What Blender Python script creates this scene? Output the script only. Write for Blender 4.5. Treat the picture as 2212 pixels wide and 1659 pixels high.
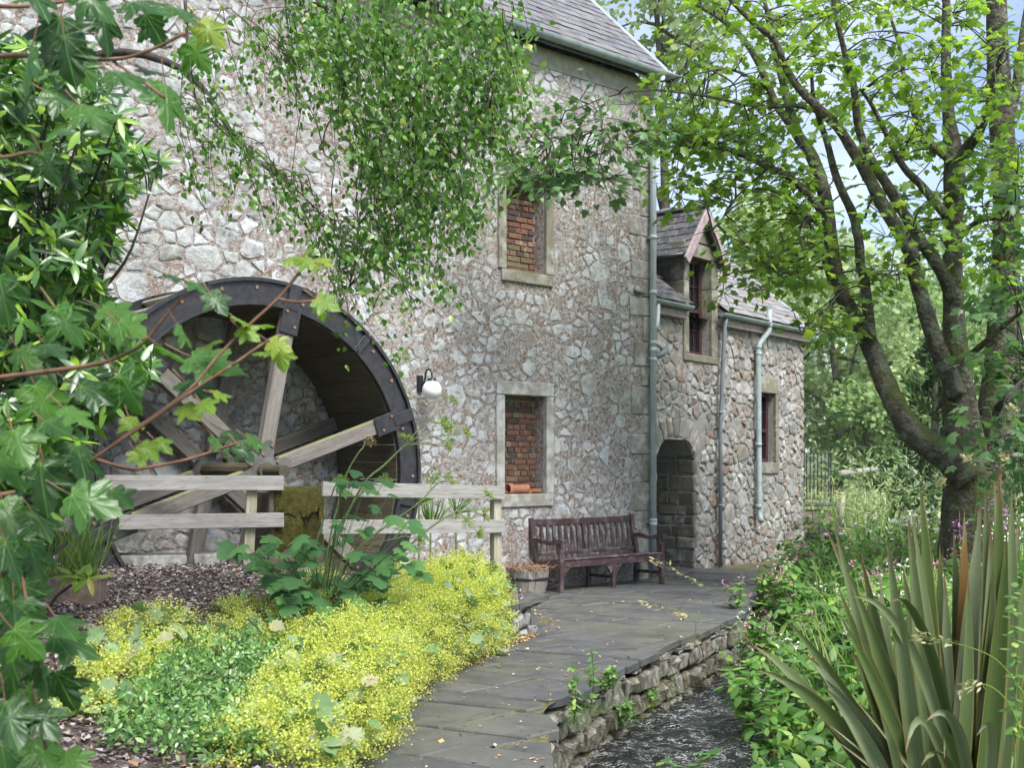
import bpy, math, random
import numpy as np
from mathutils import Vector, Matrix, noise as mnoise

sc = bpy.context.scene
for o in list(bpy.data.objects): bpy.data.objects.remove(o)
rnd = random.Random(11)
rng = np.random.default_rng(11)
col = sc.collection
RAD = math.radians

# ------------------------------------------------------------------ camera
EYE = 1.65
FOC, CX, CY = 2500.0, 1106.0, 1005.0       # focal length, optical axis and horizon on a 2212 wide print
cd = bpy.data.cameras.new('camera')
cd.sensor_width = 36.0; cd.lens = 36.0 * FOC / 2212.0
cd.shift_y = 175.5 / 2212.0
cd.clip_start = 0.1; cd.clip_end = 3000
cd.dof.use_dof = True; cd.dof.focus_distance = 11.5; cd.dof.aperture_fstop = 6.3
cam = bpy.data.objects.new('camera', cd); col.objects.link(cam)
cam.location = (0, 0, EYE); cam.rotation_euler = (RAD(90), 0, 0)
sc.camera = cam

# ------------------------------------------------------------------ sky, sun, exposure
SUN_ELEV, SUN_AZ = RAD(54), RAD(148)       # azimuth clockwise from +Y
w = bpy.data.worlds.new('World'); sc.world = w; w.use_nodes = True
nt = w.node_tree; nt.nodes.clear()
sky = nt.nodes.new('ShaderNodeTexSky'); sky.sky_type = 'NISHITA'; sky.sun_disc = False
sky.sun_elevation = SUN_ELEV; sky.sun_rotation = SUN_AZ
sky.air_density = 1.0; sky.dust_density = 0.8; sky.ozone_density = 1.2
geo = nt.nodes.new('ShaderNodeTexCoord')
mp = nt.nodes.new('ShaderNodeMapping'); mp.inputs['Scale'].default_value = (1.0, 1.0, 2.4)
nt.links.new(geo.outputs['Generated'], mp.inputs['Vector'])
cn = nt.nodes.new('ShaderNodeTexNoise'); cn.inputs['Scale'].default_value = 2.2; cn.inputs['Detail'].default_value = 7; cn.inputs['Roughness'].default_value = 0.55
nt.links.new(mp.outputs[0], cn.inputs['Vector'])
cr = nt.nodes.new('ShaderNodeValToRGB'); cr.color_ramp.elements[0].position = 0.44; cr.color_ramp.elements[1].position = 0.84
nt.links.new(cn.outputs['Fac'], cr.inputs['Fac'])
mx = nt.nodes.new('ShaderNodeMix'); mx.data_type = 'RGBA'
nt.links.new(cr.outputs['Color'], mx.inputs[0]); nt.links.new(sky.outputs['Color'], mx.inputs[6])
mx.inputs[7].default_value = (7.6, 7.8, 8.2, 1)
bg = nt.nodes.new('ShaderNodeBackground'); bg.inputs['Strength'].default_value = 0.10
nt.links.new(mx.outputs[2], bg.inputs['Color'])
wo = nt.nodes.new('ShaderNodeOutputWorld'); nt.links.new(bg.outputs[0], wo.inputs['Surface'])
sd = bpy.data.lights.new('sun', 'SUN'); sd.energy = 3.4; sd.angle = RAD(32); sd.color = (1.0, 0.98, 0.94)
sun = bpy.data.objects.new('sun', sd); col.objects.link(sun)
sdir = Vector((math.sin(SUN_AZ) * math.cos(SUN_ELEV), math.cos(SUN_AZ) * math.cos(SUN_ELEV), math.sin(SUN_ELEV)))
sun.rotation_euler = sdir.to_track_quat('Z', 'Y').to_euler(); sun.location = (20, -10, 30)
sc.view_settings.view_transform = 'Standard'; sc.view_settings.look = 'None'
sc.view_settings.exposure = 1.12; sc.view_settings.gamma = 1.0
sc.render.engine = 'CYCLES'
sc.cycles.max_bounces = 5; sc.cycles.diffuse_bounces = 3; sc.cycles.glossy_bounces = 2
sc.cycles.transmission_bounces = 4; sc.cycles.transparent_max_bounces = 6
sc.cycles.caustics_reflective = False; sc.cycles.caustics_refractive = False
sc.cycles.use_denoising = True
sc.cycles.use_adaptive_sampling = True; sc.cycles.adaptive_threshold = 0.03

# ------------------------------------------------------------------ small helpers
def at(x, y, Y):
    """a point at distance Y that appears at print coordinates x, y"""
    return Vector(((x - CX) * Y / FOC, Y, EYE - (y - CY) * Y / FOC))

def tag(o, label=None, cat=None, group=None, kind=None):
    if label: o['label'] = label
    if cat: o['category'] = cat
    if group: o['group'] = group
    if kind: o['kind'] = kind
    return o

def empty(name, loc=(0, 0, 0), rz=0.0, parent=None):
    o = bpy.data.objects.new(name, None); o.empty_display_size = 0.2
    col.objects.link(o); o.location = loc; o.rotation_euler = (0, 0, rz); o.parent = parent
    return o

def thing(name, label, cat, loc=(0, 0, 0), rz=0.0, group=None):
    return tag(empty(name, loc, rz), label, cat, group)

def link(name, me, mat=None, parent=None, smooth=False):
    if mat is not None and not me.materials: me.materials.append(mat)
    if smooth: me.polygons.foreach_set('use_smooth', [True] * len(me.polygons))
    o = bpy.data.objects.new(name, me); col.objects.link(o); o.parent = parent
    return o

def copy_tree(o, parent=None):
    c = o.copy(); col.objects.link(c); c.parent = parent
    for ch in o.children: copy_tree(ch, c)
    return c

class MB:
    """collects shapes that become ONE mesh"""
    def __init__(s): s.v = []; s.f = []
    def add(s, vs, fs):
        b = len(s.v); s.v += [tuple(p) for p in vs]; s.f += [tuple(b + i for i in f) for f in fs]; return s
    def box(s, c, size, ch=0.0, rot=None, jit=0.0):
        hx, hy, hz = size[0] / 2, size[1] / 2, size[2] / 2
        ch = min(ch, hx * .8, hy * .8, hz * .8)
        vs = []; idx = {}
        if ch <= 0:
            for sx in (-1, 1):
                for sy in (-1, 1):
                    for sz in (-1, 1): vs.append(Vector((sx * hx, sy * hy, sz * hz)))
            fs = [(0, 1, 3, 2), (4, 6, 7, 5), (0, 4, 5, 1), (2, 3, 7, 6), (0, 2, 6, 4), (1, 5, 7, 3)]
        else:
            for sx in (-1, 1):
                for sy in (-1, 1):
                    for sz in (-1, 1):
                        for a in range(3):
                            p = [sx * (hx - ch), sy * (hy - ch), sz * (hz - ch)]
                            p[a] = (sx * hx, sy * hy, sz * hz)[a]
                            idx[sx, sy, sz, a] = len(vs); vs.append(Vector(p))
            fs = []
            for a in range(3):
                b, c2 = [(1, 2), (2, 0), (0, 1)][a]
                for sg in (-1, 1):
                    q = []
                    for (sb, sc_) in ((-1, -1), (1, -1), (1, 1), (-1, 1)):
                        k = [0, 0, 0]; k[a] = sg; k[b] = sb; k[c2] = sc_
                        q.append(idx[k[0], k[1], k[2], a])
                    fs.append(tuple(q) if sg > 0 else tuple(reversed(q)))
                # edges along axis a
                for sb in (-1, 1):
                    for sc_ in (-1, 1):
                        q = []
                        for (sg, ax) in ((-1, b), (1, b), (1, c2), (-1, c2)):
                            k = [0, 0, 0]; k[a] = sg; k[b] = sb; k[c2] = sc_
                            q.append(idx[k[0], k[1], k[2], ax])
                        fs.append(tuple(q) if sb * sc_ < 0 else tuple(reversed(q)))
            for sx in (-1, 1):
                for sy in (-1, 1):
                    for sz in (-1, 1):
                        q = [idx[sx, sy, sz, a] for a in range(3)]
                        fs.append(tuple(q) if sx * sy * sz > 0 else tuple(reversed(q)))
        if jit:
            vs = [p + Vector((rnd.uniform(-jit, jit), rnd.uniform(-jit, jit), rnd.uniform(-jit, jit))) for p in vs]
        if rot is not None: vs = [rot @ p for p in vs]
        c = Vector(c)
        return s.add([p + c for p in vs], fs)
    def bar(s, p, q, w, h, ch=0.0, up=(0, 0, 1)):
        """a beam from p to q, w across, h along up"""
        p, q = Vector(p), Vector(q); d = (q - p); L = d.length; d.normalize()
        u = Vector(up); sd_ = d.cross(u)
        if sd_.length < 1e-4: sd_ = d.cross(Vector((1, 0, 0)))
        sd_.normalize(); u = sd_.cross(d)
        m = Matrix((d, sd_, u)).transposed()
        return s.box((p + q) / 2, (L, w, h), ch, m)
    def tube(s, pts, rad, n=8, cap=True):
        pts = [Vector(p) for p in pts]; k = len(pts)
        if not hasattr(rad, '__len__'): rad = [rad] * k
        t0 = (pts[1] - pts[0]).normalized()
        a = t0.cross(Vector((0, 0, 1)))
        if a.length < 1e-3: a = t0.cross(Vector((1, 0, 0)))
        a.normalize(); vs = []
        for i, p in enumerate(pts):
            t = (pts[min(i + 1, k - 1)] - pts[max(i - 1, 0)]).normalized()
            a = (a - t * a.dot(t))
            if a.length < 1e-5: a = t.orthogonal()
            a.normalize(); b = t.cross(a)
            for j in range(n):
                th = 2 * math.pi * j / n
                vs.append(p + (a * math.cos(th) + b * math.sin(th)) * rad[i])
        fs = [(i * n + j, i * n + (j + 1) % n, (i + 1) * n + (j + 1) % n, (i + 1) * n + j) for i in range(k - 1) for j in range(n)]
        if cap: fs += [tuple(reversed(range(n))), tuple((k - 1) * n + j for j in range(n))]
        return s.add(vs, fs)
    def lathe(s, prof, n=24, c=(0, 0, 0), cap=True):
        c = Vector(c); vs = [c + Vector((r * math.cos(2 * math.pi * j / n), r * math.sin(2 * math.pi * j / n), z)) for r, z in prof for j in range(n)]
        k = len(prof)
        fs = [(i * n + j, i * n + (j + 1) % n, (i + 1) * n + (j + 1) % n, (i + 1) * n + j) for i in range(k - 1) for j in range(n)]
        if cap: fs += [tuple(reversed(range(n))), tuple((k - 1) * n + j for j in range(n))]
        return s.add(vs, fs)
    def prism(s, poly, y0, y1):
        """polygon in x, z extruded along y"""
        n = len(poly)
        vs = [(x, y0, z) for x, z in poly] + [(x, y1, z) for x, z in poly]
        fs = [tuple(range(n)), tuple(reversed(range(n, 2 * n)))] + [(i, n + i, n + (i + 1) % n, (i + 1) % n) for i in range(n)]
        return s.add(vs, fs)
    def mesh(s, name):
        me = bpy.data.meshes.new(name); me.from_pydata([tuple(p) for p in s.v], [], s.f); me.update(); return me
    def build(s, name, mat=None, parent=None, smooth=False):
        return link(name, s.mesh(name), mat, parent, smooth)

def smooth_line(pts, rad=None, sub=4):
    """Catmull-Rom through the points; radii are interpolated"""
    P = [Vector(p) for p in pts]; n = len(P); out = []; ro = []
    for i in range(n - 1):
        p0, p1, p2, p3 = P[max(i - 1, 0)], P[i], P[i + 1], P[min(i + 2, n - 1)]
        for k in range(sub):
            t = k / sub
            out.append(0.5 * ((2 * p1) + (p2 - p0) * t + (2 * p0 - 5 * p1 + 4 * p2 - p3) * t * t + (3 * p1 - p0 - 3 * p2 + p3) * t ** 3))
            if rad: ro.append(rad[i] * (1 - t) + rad[i + 1] * t)
    out.append(P[-1])
    if rad: ro.append(rad[-1]); return out, ro
    return out

def np_mesh(name, V, F):
    """V (n,3) and F (m,k) arrays, all faces with k corners"""
    me = bpy.data.meshes.new(name); k = F.shape[1]
    me.vertices.add(len(V)); me.vertices.foreach_set('co', np.ascontiguousarray(V, dtype=np.float32).ravel())
    me.loops.add(F.size); me.loops.foreach_set('vertex_index', np.ascontiguousarray(F, dtype=np.int32).ravel())
    me.polygons.add(len(F)); me.polygons.foreach_set('loop_start', np.arange(0, F.size, k, dtype=np.int32))
    me.update(calc_edges=True)
    return me

def unit(a):
    a = np.asarray(a, float); return a / np.maximum(np.linalg.norm(a, axis=-1, keepdims=True), 1e-9)

def leaf_mesh(name, tmpl, P, A, N, S, jit=0.0):
    """many copies of a leaf: at P, pointing along A, facing N, sized S"""
    V, F = tmpl
    P = np.asarray(P, float); A = unit(A); N = np.asarray(N, float); S = np.asarray(S, float)
    X = unit(np.cross(A, N)); N = np.cross(X, A)
    n, k = len(P), len(V)
    sx = S * rng.uniform(.85, 1.1, n); bend = rng.uniform(.3, 1.8, n)
    out = (P[:, None, :] + (V[None, :, 0] * sx[:, None])[:, :, None] * X[:, None, :]
           + (V[None, :, 1] * S[:, None])[:, :, None] * A[:, None, :]
           + (V[None, :, 2] * (S * bend)[:, None])[:, :, None] * N[:, None, :])
    FF = (F[None] + (np.arange(n) * k)[:, None, None]).reshape(-1, F.shape[1])
    return np_mesh(name, out.reshape(-1, 3), FF)

def sphere_dirs(n):
    return unit(rng.normal(size=(n, 3)))

# leaf templates: x across, y along, z out
def fan(outline, c, zf):
    pts = [(x, y) for x, y in outline]; pts = pts + [(-x, y) for x, y in reversed(outline[1:-1])]
    V = np.array([(c[0], c[1], zf(*c))] + [(x, y, zf(x, y)) for x, y in pts]); n = len(pts)
    F = np.array([(0, 1 + (i + 1) % n, 1 + i) for i in range(n)])
    return V, F
ZC = lambda x, y: -.22 * abs(x) - .22 * y * y
MAPLE = fan([(0, 0), (.18, -.10), (.46, .0), (.36, .17), (.62, .45), (.40, .50), (.25, .56), (.27, .74), (0, 1.06)], (0, .34), ZC)
BIRCH = fan([(0, 0), (.30, .18), (.36, .34), (.16, .72), (0, 1)], (0, .35), ZC)
OVAL = fan([(0, 0), (.20, .22), (.25, .5), (.17, .8), (0, 1)], (0, .5), ZC)
LANCE = fan([(0, 0), (.11, .2), (.15, .45), (.09, .78), (0, 1)], (0, .45), lambda x, y: -.35 * abs(x) - .28 * y * y)
ROUND = fan([(0, 0), (.22, -.06), (.42, .1), (.40, .28), (.54, .45), (.40, .60), (.44, .82), (.22, .82), (.14, 1.0), (0, .93)], (0, .42), lambda x, y: .20 * math.hypot(x, y - .42) + .05 * math.sin(14 * math.atan2(x, y - .42 + 1e-6)))
DIAM = (np.array([(0, 0, 0), (.5, .5, .05), (0, 1, 0), (-.5, .5, .05)], float), np.array([(0, 1, 2), (0, 2, 3)]))
BLADE = (np.array([(-.012, 0, 0), (.012, 0, 0), (-.012, .5, .0), (.012, .5, .0), (-.007, .82, -.07), (.007, .82, -.07), (0, 1.0, -.16)], float),
         np.array([(0, 1, 3), (0, 3, 2), (2, 3, 5), (2, 5, 4), (4, 5, 6)]))
# ------------------------------------------------------------------ materials
class Nodes:
    def __init__(s, name):
        s.m = bpy.data.materials.new(name); s.m.use_nodes = True; s.nt = s.m.node_tree; s.nt.nodes.clear()
    def __call__(s, t, *args, **kw):
        n = s.nt.nodes.new('ShaderNode' + t)
        for k, v in kw.items():
            if k.startswith('_'): setattr(n, k[1:], v)
            else: s.put(n.inputs[k.replace('_', ' ')], v)
        for i, v in enumerate(args):
            if v is not None: s.put(n.inputs[i], v)
        return n
    def put(s, sock, v):
        if isinstance(v, bpy.types.NodeSocket): s.nt.links.new(v, sock)
        elif isinstance(v, bpy.types.Node): s.nt.links.new(v.outputs[0], sock)
        else: sock.default_value = v
    def ramp(s, fac, stops, interp='LINEAR'):
        n = s.nt.nodes.new('ShaderNodeValToRGB'); s.put(n.inputs[0], fac); cr = n.color_ramp; cr.interpolation = interp
        while len(cr.elements) < len(stops): cr.elements.new(.5)
        for e, (p, c) in zip(cr.elements, stops):
            e.position = p; e.color = (*c, 1) if len(c) == 3 else c
        return n.outputs[0]
    def mix(s, f, a, b, mode='MIX'):
        n = s.nt.nodes.new('ShaderNodeMix'); n.data_type = 'RGBA'; n.blend_type = mode
        s.put(n.inputs[0], f); s.put(n.inputs[6], c4(a)); s.put(n.inputs[7], c4(b)); return n.outputs[2]
    def math(s, op, a, b=None, clamp=False):
        n = s.nt.nodes.new('ShaderNodeMath'); n.operation = op; n.use_clamp = clamp; s.put(n.inputs[0], a)
        if b is not None: s.put(n.inputs[1], b)
        return n.outputs[0]
    def coord(s, shift=False, scale=(1, 1, 1), kind='Object'):
        v = s('TexCoord').outputs[kind]
        if shift:
            r = s('ObjectInfo').outputs['Random']
            v = s('VectorMath', v, s('CombineXYZ', s.math('MULTIPLY', r, 37.), s.math('MULTIPLY', r, 71.), s.math('MULTIPLY', r, 13.)), _operation='ADD').outputs[0]
        if tuple(scale) != (1, 1, 1): v = s('Mapping', Vector=v, Scale=scale).outputs[0]
        return v
    def noise(s, v, scale, detail=4, rough=.55, out='Fac'):
        return s('TexNoise', Vector=v, Scale=scale, Detail=detail, Roughness=rough).outputs[out]
    def rand(s):
        a = s('ObjectInfo').outputs['Random']; b = s('NewGeometry').outputs['Random Per Island']
        return s.math('FRACT', s.math('ADD', a, s.math('MULTIPLY', b, 1.618)))
    def bump(s, h, dist=.01, strength=1.0, prev=None):
        n = s('Bump', Height=h, Distance=dist, Strength=strength)
        if prev is not None: s.put(n.inputs['Normal'], prev)
        return n.outputs[0]
    def done(s, color, rough=.8, normal=None, metal=0., spec=.5):
        b = s('BsdfPrincipled'); s.put(b.inputs['Base Color'], c4(color)); s.put(b.inputs['Roughness'], rough); s.put(b.inputs['Metallic'], metal)
        s.put(b.inputs['Specular IOR Level'], spec)
        if normal is not None: s.put(b.inputs['Normal'], normal)
        s.nt.links.new(b.outputs[0], s('OutputMaterial').inputs[0]); return s.m
def c4(c):
    return (*c, 1.0) if isinstance(c, tuple) and len(c) == 3 else c

def stone_mat(name, pal, lichen=.3, lich_col=(.62, .62, .60), algae=.2, rough_bump=.012, fine=1.0):
    n = Nodes(name); v = n.coord(); r = n.rand()
    base = n.ramp(r, [(i / max(1, len(pal) - 1), c) for i, c in enumerate(pal)])
    a = n.noise(v, 9 * fine, 6, .62); b = n.noise(v, 2.3, 5, .6); c = n.noise(v, 42 * fine, 4, .6)
    base = n.mix(n.ramp(a, [(.3, (0, 0, 0)), (.75, (1, 1, 1))]), n.mix(.45, base, (.09, .085, .075)), base)
    li = n.ramp(n.math('ADD', n.math('MULTIPLY', b, .75), n.math('MULTIPLY', a, .35)), [(.60 - .25 * lichen, (0, 0, 0)), (.72 - .2 * lichen, (1, 1, 1))])
    base = n.mix(n.math('MULTIPLY', li, min(1, .4 + lichen)), base, lich_col)
    g = n.ramp(n.noise(v, .7, 4, .6), [(.5, (0, 0, 0)), (.7, (1, 1, 1))])
    base = n.mix(n.math('MULTIPLY', g, algae), base, (.17, .19, .10))
    base = n.mix(n.ramp(c, [(.62, (0, 0, 0)), (.72, (.6, .6, .6))]), base, (.055, .05, .045))
    h = n.math('ADD', n.math('MULTIPLY', a, 1.0), n.math('MULTIPLY', c, .35))
    return n.done(base, .88, n.bump(h, rough_bump, .9), spec=.25)

def mortar_mat(name, c1, c2, c3, scale=1.0, dist=.03):
    n = Nodes(name); v = n.coord()
    a = n.noise(v, 3.0 * scale, 6, .65); b = n.noise(v, 16 * scale, 6, .7); vo = n('TexVoronoi', Vector=v, Scale=24 * scale, Randomness=1.0)
    base = n.mix(n.ramp(a, [(.38, (0, 0, 0)), (.6, (1, 1, 1))]), c1, c2)
    base = n.mix(n.ramp(b, [(.49, (0, 0, 0)), (.64, (1, 1, 1))]), base, c3)
    peb = n.ramp(vo.outputs['Distance'], [(.16, (1, 1, 1)), (.30, (0, 0, 0))])
    base = n.mix(n.math('MULTIPLY', peb, .55), base, n.mix(vo.outputs['Color'], (.16, .14, .12), (.66, .64, .60)))
    base = n.mix(n.ramp(b, [(.34, (.85, .85, .85)), (.46, (0, 0, 0))]), base, (.06, .048, .04))
    h = n.math('ADD', b, n.math('MULTIPLY', peb, .5))
    return n.done(base, .92, n.bump(h, dist, 1.0), spec=.15)

def wood_mat(name, c1, c2, c3, axis='x', moss=0.0, rough=.8):
    n = Nodes(name); sc_ = {'x': (.7, 9, 9), 'y': (9, .7, 9), 'z': (9, 9, .7)}[axis]
    v = n.coord(True, sc_); v0 = n.coord(True)
    a = n.noise(v, 3, 6, .65); b = n.noise(v, 14, 3, .6); k = n('TexVoronoi', Vector=v0, Scale=1.9).outputs['Distance']
    base = n.ramp(a, [(.32, c1), (.5, c2), (.68, c3)])
    base = n.mix(n.ramp(b, [(.34, (.75, .75, .75)), (.46, (0, 0, 0))]), base, tuple(x * .35 for x in c1))
    base = n.mix(n.ramp(k, [(.03, (.9, .9, .9)), (.07, (0, 0, 0))]), base, tuple(x * .45 for x in c1))
    base = n.mix(.35, base, n.ramp(n.rand(), [(0, c1), (1, c3)]))
    if moss:
        nz = n('SeparateXYZ', n('NewGeometry').outputs['Normal']).outputs[2]
        f = n.math('MULTIPLY', n.ramp(nz, [(.3, (0, 0, 0)), (.8, (1, 1, 1))]), n.ramp(n.noise(v0, 4, 4), [(.35, (0, 0, 0)), (.55, (1, 1, 1))]))
        base = n.mix(n.math('MULTIPLY', f, moss), base, (.24, .26, .06))
    return n.done(base, rough, n.bump(n.math('ADD', a, n.math('MULTIPLY', b, .6)), .004, .8), spec=.25)

def leaf_mat(name, stops, trans=.35, tcol=None, rough=.42, spec=.5, veins=False):
    """leaf: diffuse, light through the blade, soft gloss"""
    n = Nodes(name); r = n.rand()
    base = n.ramp(r, [(p, c) for p, c in stops])
    nrm = None
    if veins:
        v = n.coord(); base = n.mix(n.math('MULTIPLY', n.noise(v, 60, 2), .35), base, tuple(x * .55 for x in stops[len(stops) // 2][1]))
    if veins:
        uv = n('SeparateXYZ', n('UVMap').outputs[0]); x = n.math('SUBTRACT', uv.outputs[0], .5); y = n.math('SUBTRACT', uv.outputs[1], .0)
        ang = n.math('ARCTAN2', x, y); rr = n.math('SQRT', n.math('ADD', n.math('MULTIPLY', x, x), n.math('MULTIPLY', y, y)))
        d = n.math('MULTIPLY', n.math('ABSOLUTE', n.math('SUBTRACT', n.math('FRACT', n.math('ADD', n.math('MULTIPLY', ang, 1.55), .5)), .5)), rr)
        vein = n.ramp(d, [(.004, (1, 1, 1)), (.014, (0, 0, 0))])
        side = n.math('ABSOLUTE', n.math('SUBTRACT', n.math('FRACT', n.math('MULTIPLY', n.math('SUBTRACT', rr, n.math('MULTIPLY', d, 1.6)), 9.0)), .5))
        vein2 = n.ramp(side, [(.0, (.5, .5, .5)), (.06, (0, 0, 0))])
        vv = n.math('MAXIMUM', vein, vein2)
        base = n.mix(n.math('MULTIPLY', vv, .45), base, tuple(min(1, x * 2.2 + .02) for x in stops[-1][1]))
        nrm = n.bump(n.math('SUBTRACT', n.noise(v, 25, 3), vv), .003, .7)
    p = n('BsdfPrincipled'); n.put(p.inputs['Base Color'], base); n.put(p.inputs['Roughness'], rough); n.put(p.inputs['Specular IOR Level'], spec)
    if nrm is not None: n.put(p.inputs['Normal'], nrm)
    t = n('BsdfTranslucent'); n.put(t.inputs[0], n.mix(1.0, base, c4(tcol or (1.9, 2.1, .9)), 'MULTIPLY'))
    ms = n('MixShader', trans, p.outputs[0], t.outputs[0])
    n.nt.links.new(ms.outputs[0], n('OutputMaterial').inputs[0]); return n.m

def plain(name, c, rough=.6, bump=0.0, var=.25, metal=0., scale=20, spec=.5):
    n = Nodes(name); v = n.coord(True); a = n.noise(v, scale, 5, .6)
    base = n.mix(n.ramp(a, [(.35, (0, 0, 0)), (.7, (1, 1, 1))]), tuple(x * (1 - var) for x in c), tuple(min(1, x * (1 + var)) for x in c))
    return n.done(base, rough, n.bump(a, bump, .7) if bump else None, metal, spec)

M = {}
M['mill_stone'] = stone_mat('mill stone', [(.24, .24, .235), (.41, .41, .415), (.34, .335, .31), (.48, .48, .485), (.30, .28, .25), (.40, .405, .41), (.50, .50, .505), (.34, .26, .225), (.44, .445, .45)], .45, (.55, .56, .575), .36, .022, 1.6)
M['mill_mortar'] = mortar_mat('mill mortar', (.27, .20, .16), (.33, .30, .28), (.46, .455, .45), 1.3, .03)
M['annex_stone'] = stone_mat('annex stone', [(.22, .21, .19), (.34, .31, .28), (.28, .25, .21), (.40, .38, .36), (.26, .21, .17), (.22, .215, .205), (.38, .36, .34), (.28, .16, .115), (.29, .27, .22)], .25, (.55, .54, .53), .18)
M['annex_mortar'] = mortar_mat('annex mortar', (.34, .32, .30), (.40, .38, .36), (.27, .25, .23), 1.6, .03)
M['dressed'] = stone_mat('dressed sandstone', [(.20, .175, .12), (.26, .235, .17), (.23, .21, .16), (.17, .155, .11)], .2, (.46, .46, .43), .5, .012)
M['dressed_pale'] = stone_mat('pale dressed sandstone', [(.40, .38, .34), (.36, .34, .29), (.44, .42, .38)], .35, (.58, .58, .56), .35, .006)
M['cement'] = plain('cement band', (.38, .36, .31), .9, .006, .2, scale=7, spec=.15)
M['quoin'] = stone_mat('weathered quoin', [(.22, .205, .165), (.30, .285, .25), (.25, .23, .19), (.34, .33, .30)], .35, (.50, .50, .49), .45, .015)
M['pier'] = stone_mat('brown sandstone', [(.13, .09, .07), (.16, .12, .095)], .05, (.4, .38, .34), .7, .015)
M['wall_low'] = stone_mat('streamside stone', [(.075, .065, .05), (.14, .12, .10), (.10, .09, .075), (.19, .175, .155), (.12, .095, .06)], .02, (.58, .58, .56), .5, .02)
M['terrace_stone'] = stone_mat('terrace stone', [(.19, .18, .165), (.27, .26, .245), (.22, .21, .19)], .25, (.48, .48, .47), .35)

def brick_mat():
    n = Nodes('brick'); v = n.coord(True); r = n.rand()
    base = n.ramp(r, [(0, (.16, .07, .05)), (.2, (.21, .105, .075)), (.36, (.055, .045, .042)), (.5, (.18, .085, .06)), (.64, (.23, .15, .115)), (.76, (.07, .057, .055)), (.88, (.19, .095, .07))], 'CONSTANT')
    a = n.noise(v, 30, 5, .65); b = n.noise(v, 6, 3)
    base = n.mix(n.ramp(a, [(.4, (.6, .6, .6)), (.6, (0, 0, 0))]), base, (.10, .06, .04))
    base = n.mix(n.ramp(b, [(.58, (0, 0, 0)), (.7, (.6, .6, .6))]), base, (.42, .36, .29))
    al = n('SeparateXYZ', n('NewGeometry').outputs['Position']).outputs[2]
    return n.done(base, .9, n.bump(a, .006, .8), spec=.2)
M['brick'] = brick_mat()
M['brick_algae'] = stone_mat('algae brick', [(.15, .125, .055), (.17, .10, .06), (.12, .115, .05), (.18, .13, .075)], .05, (.4, .4, .3), .3, .006)
M['brick_mortar'] = plain('brick mortar', (.34, .29, .23), .95, .008, .3, scale=30, spec=.1)

def slate_mat(name, pal, rough):
    n = Nodes(name); v = n.coord(True); r = n.rand(); a = n.noise(v, 8, 6, .65); b = n.noise(v, 34, 4, .6)
    base = n.ramp(r, [(i / (len(pal) - 1), c) for i, c in enumerate(pal)])
    base = n.mix(n.ramp(a, [(.45, (0, 0, 0)), (.7, (.55, .55, .55))]), base, (.30, .29, .27))
    base = n.mix(n.ramp(n.noise(v, 3, 4), [(.56, (0, 0, 0)), (.7, (.5, .5, .5))]), base, (.22, .20, .09))
    return n.done(base, n.ramp(a, [(.3, (rough - .12,) * 3), (.7, (rough + .15,) * 3)]), n.bump(n.math('ADD', a, n.math('MULTIPLY', b, .4)), .006, .7), spec=.5)
M['slate'] = slate_mat('roof slate', [(.085, .085, .10), (.14, .135, .15), (.11, .10, .115), (.18, .175, .185), (.13, .12, .11)], .5)
M['slate_warm'] = slate_mat('wet glare slate', [(.16, .155, .16), (.24, .20, .17), (.20, .19, .20), (.30, .29, .29), (.26, .19, .14)], .38)  # paler slates: glare off the wet slope is put into the colour
M['slate_dark'] = slate_mat('dark roof slate', [(.05, .05, .06), (.075, .073, .085), (.06, .055, .06)], .45)
M['lead'] = plain('lead flashing', (.32, .34, .37), .45, .003, .15, scale=5)

def flag_mat():
    n = Nodes('flagstone'); v0 = n.coord(); v = n.coord(True); r = n.rand()
    base = n.ramp(r, [(0, (.058, .058, .066)), (.25, (.090, .088, .086)), (.5, (.068, .069, .078)), (.8, (.115, .112, .102)), (1, (.078, .082, .088))])
    a = n.noise(v, 3.2, 6, .62); b = n.noise(v, 30, 5, .65); c = n.noise(v0, .5, 3)
    base = n.mix(n.ramp(a, [(.40, (0, 0, 0)), (.68, (.6, .6, .6))]), base, (.145, .142, .132))
    base = n.mix(n.ramp(b, [(.30, (.6, .6, .6)), (.45, (0, 0, 0))]), base, (.06, .06, .06))
    base = n.mix(n.ramp(n.math('ADD', n.math('MULTIPLY', c, .6), n.math('MULTIPLY', a, .4)), [(.50, (0, 0, 0)), (.62, (.5, .5, .5))]), base, (.13, .13, .07))
    return n.done(base, n.ramp(a, [(.3, (.34,) * 3), (.65, (.62,) * 3)]), n.bump(n.math('ADD', a, n.math('MULTIPLY', b, .5)), .008, .8), spec=.5)
M['flag'] = flag_mat()
M['joint'] = mortar_mat('joint dirt', (.08, .075, .035), (.15, .145, .05), (.20, .18, .09), 2.0, .01)

M['rail_wood'] = wood_mat('weathered rail', (.18, .165, .15), (.29, .275, .26), (.40, .385, .37), 'x', .8)
M['spoke_wood'] = wood_mat('weathered spoke', (.11, .095, .08), (.175, .155, .135), (.26, .24, .22), 'x', .9)
M['sole_wood'] = wood_mat('dark sole board', (.05, .042, .03), (.09, .075, .05), (.13, .11, .075), 'y', 0)
M['post_wood'] = wood_mat('fence post', (.26, .24, .16), (.36, .33, .24), (.48, .45, .38), 'z', .5)
M['barrel_wood'] = wood_mat('barrel stave', (.20, .17, .14), (.31, .28, .24), (.42, .39, .35), 'z', .3)
M['iron'] = plain('black iron', (.028, .026, .030), .42, .002, .45, scale=14)
M['hub_iron'] = plain('hub iron', (.11, .11, .10), .55, .003, .35, scale=10)
M['bolt'] = plain('rusty bolt', (.22, .13, .09), .7, .002, .4, scale=30)

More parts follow.
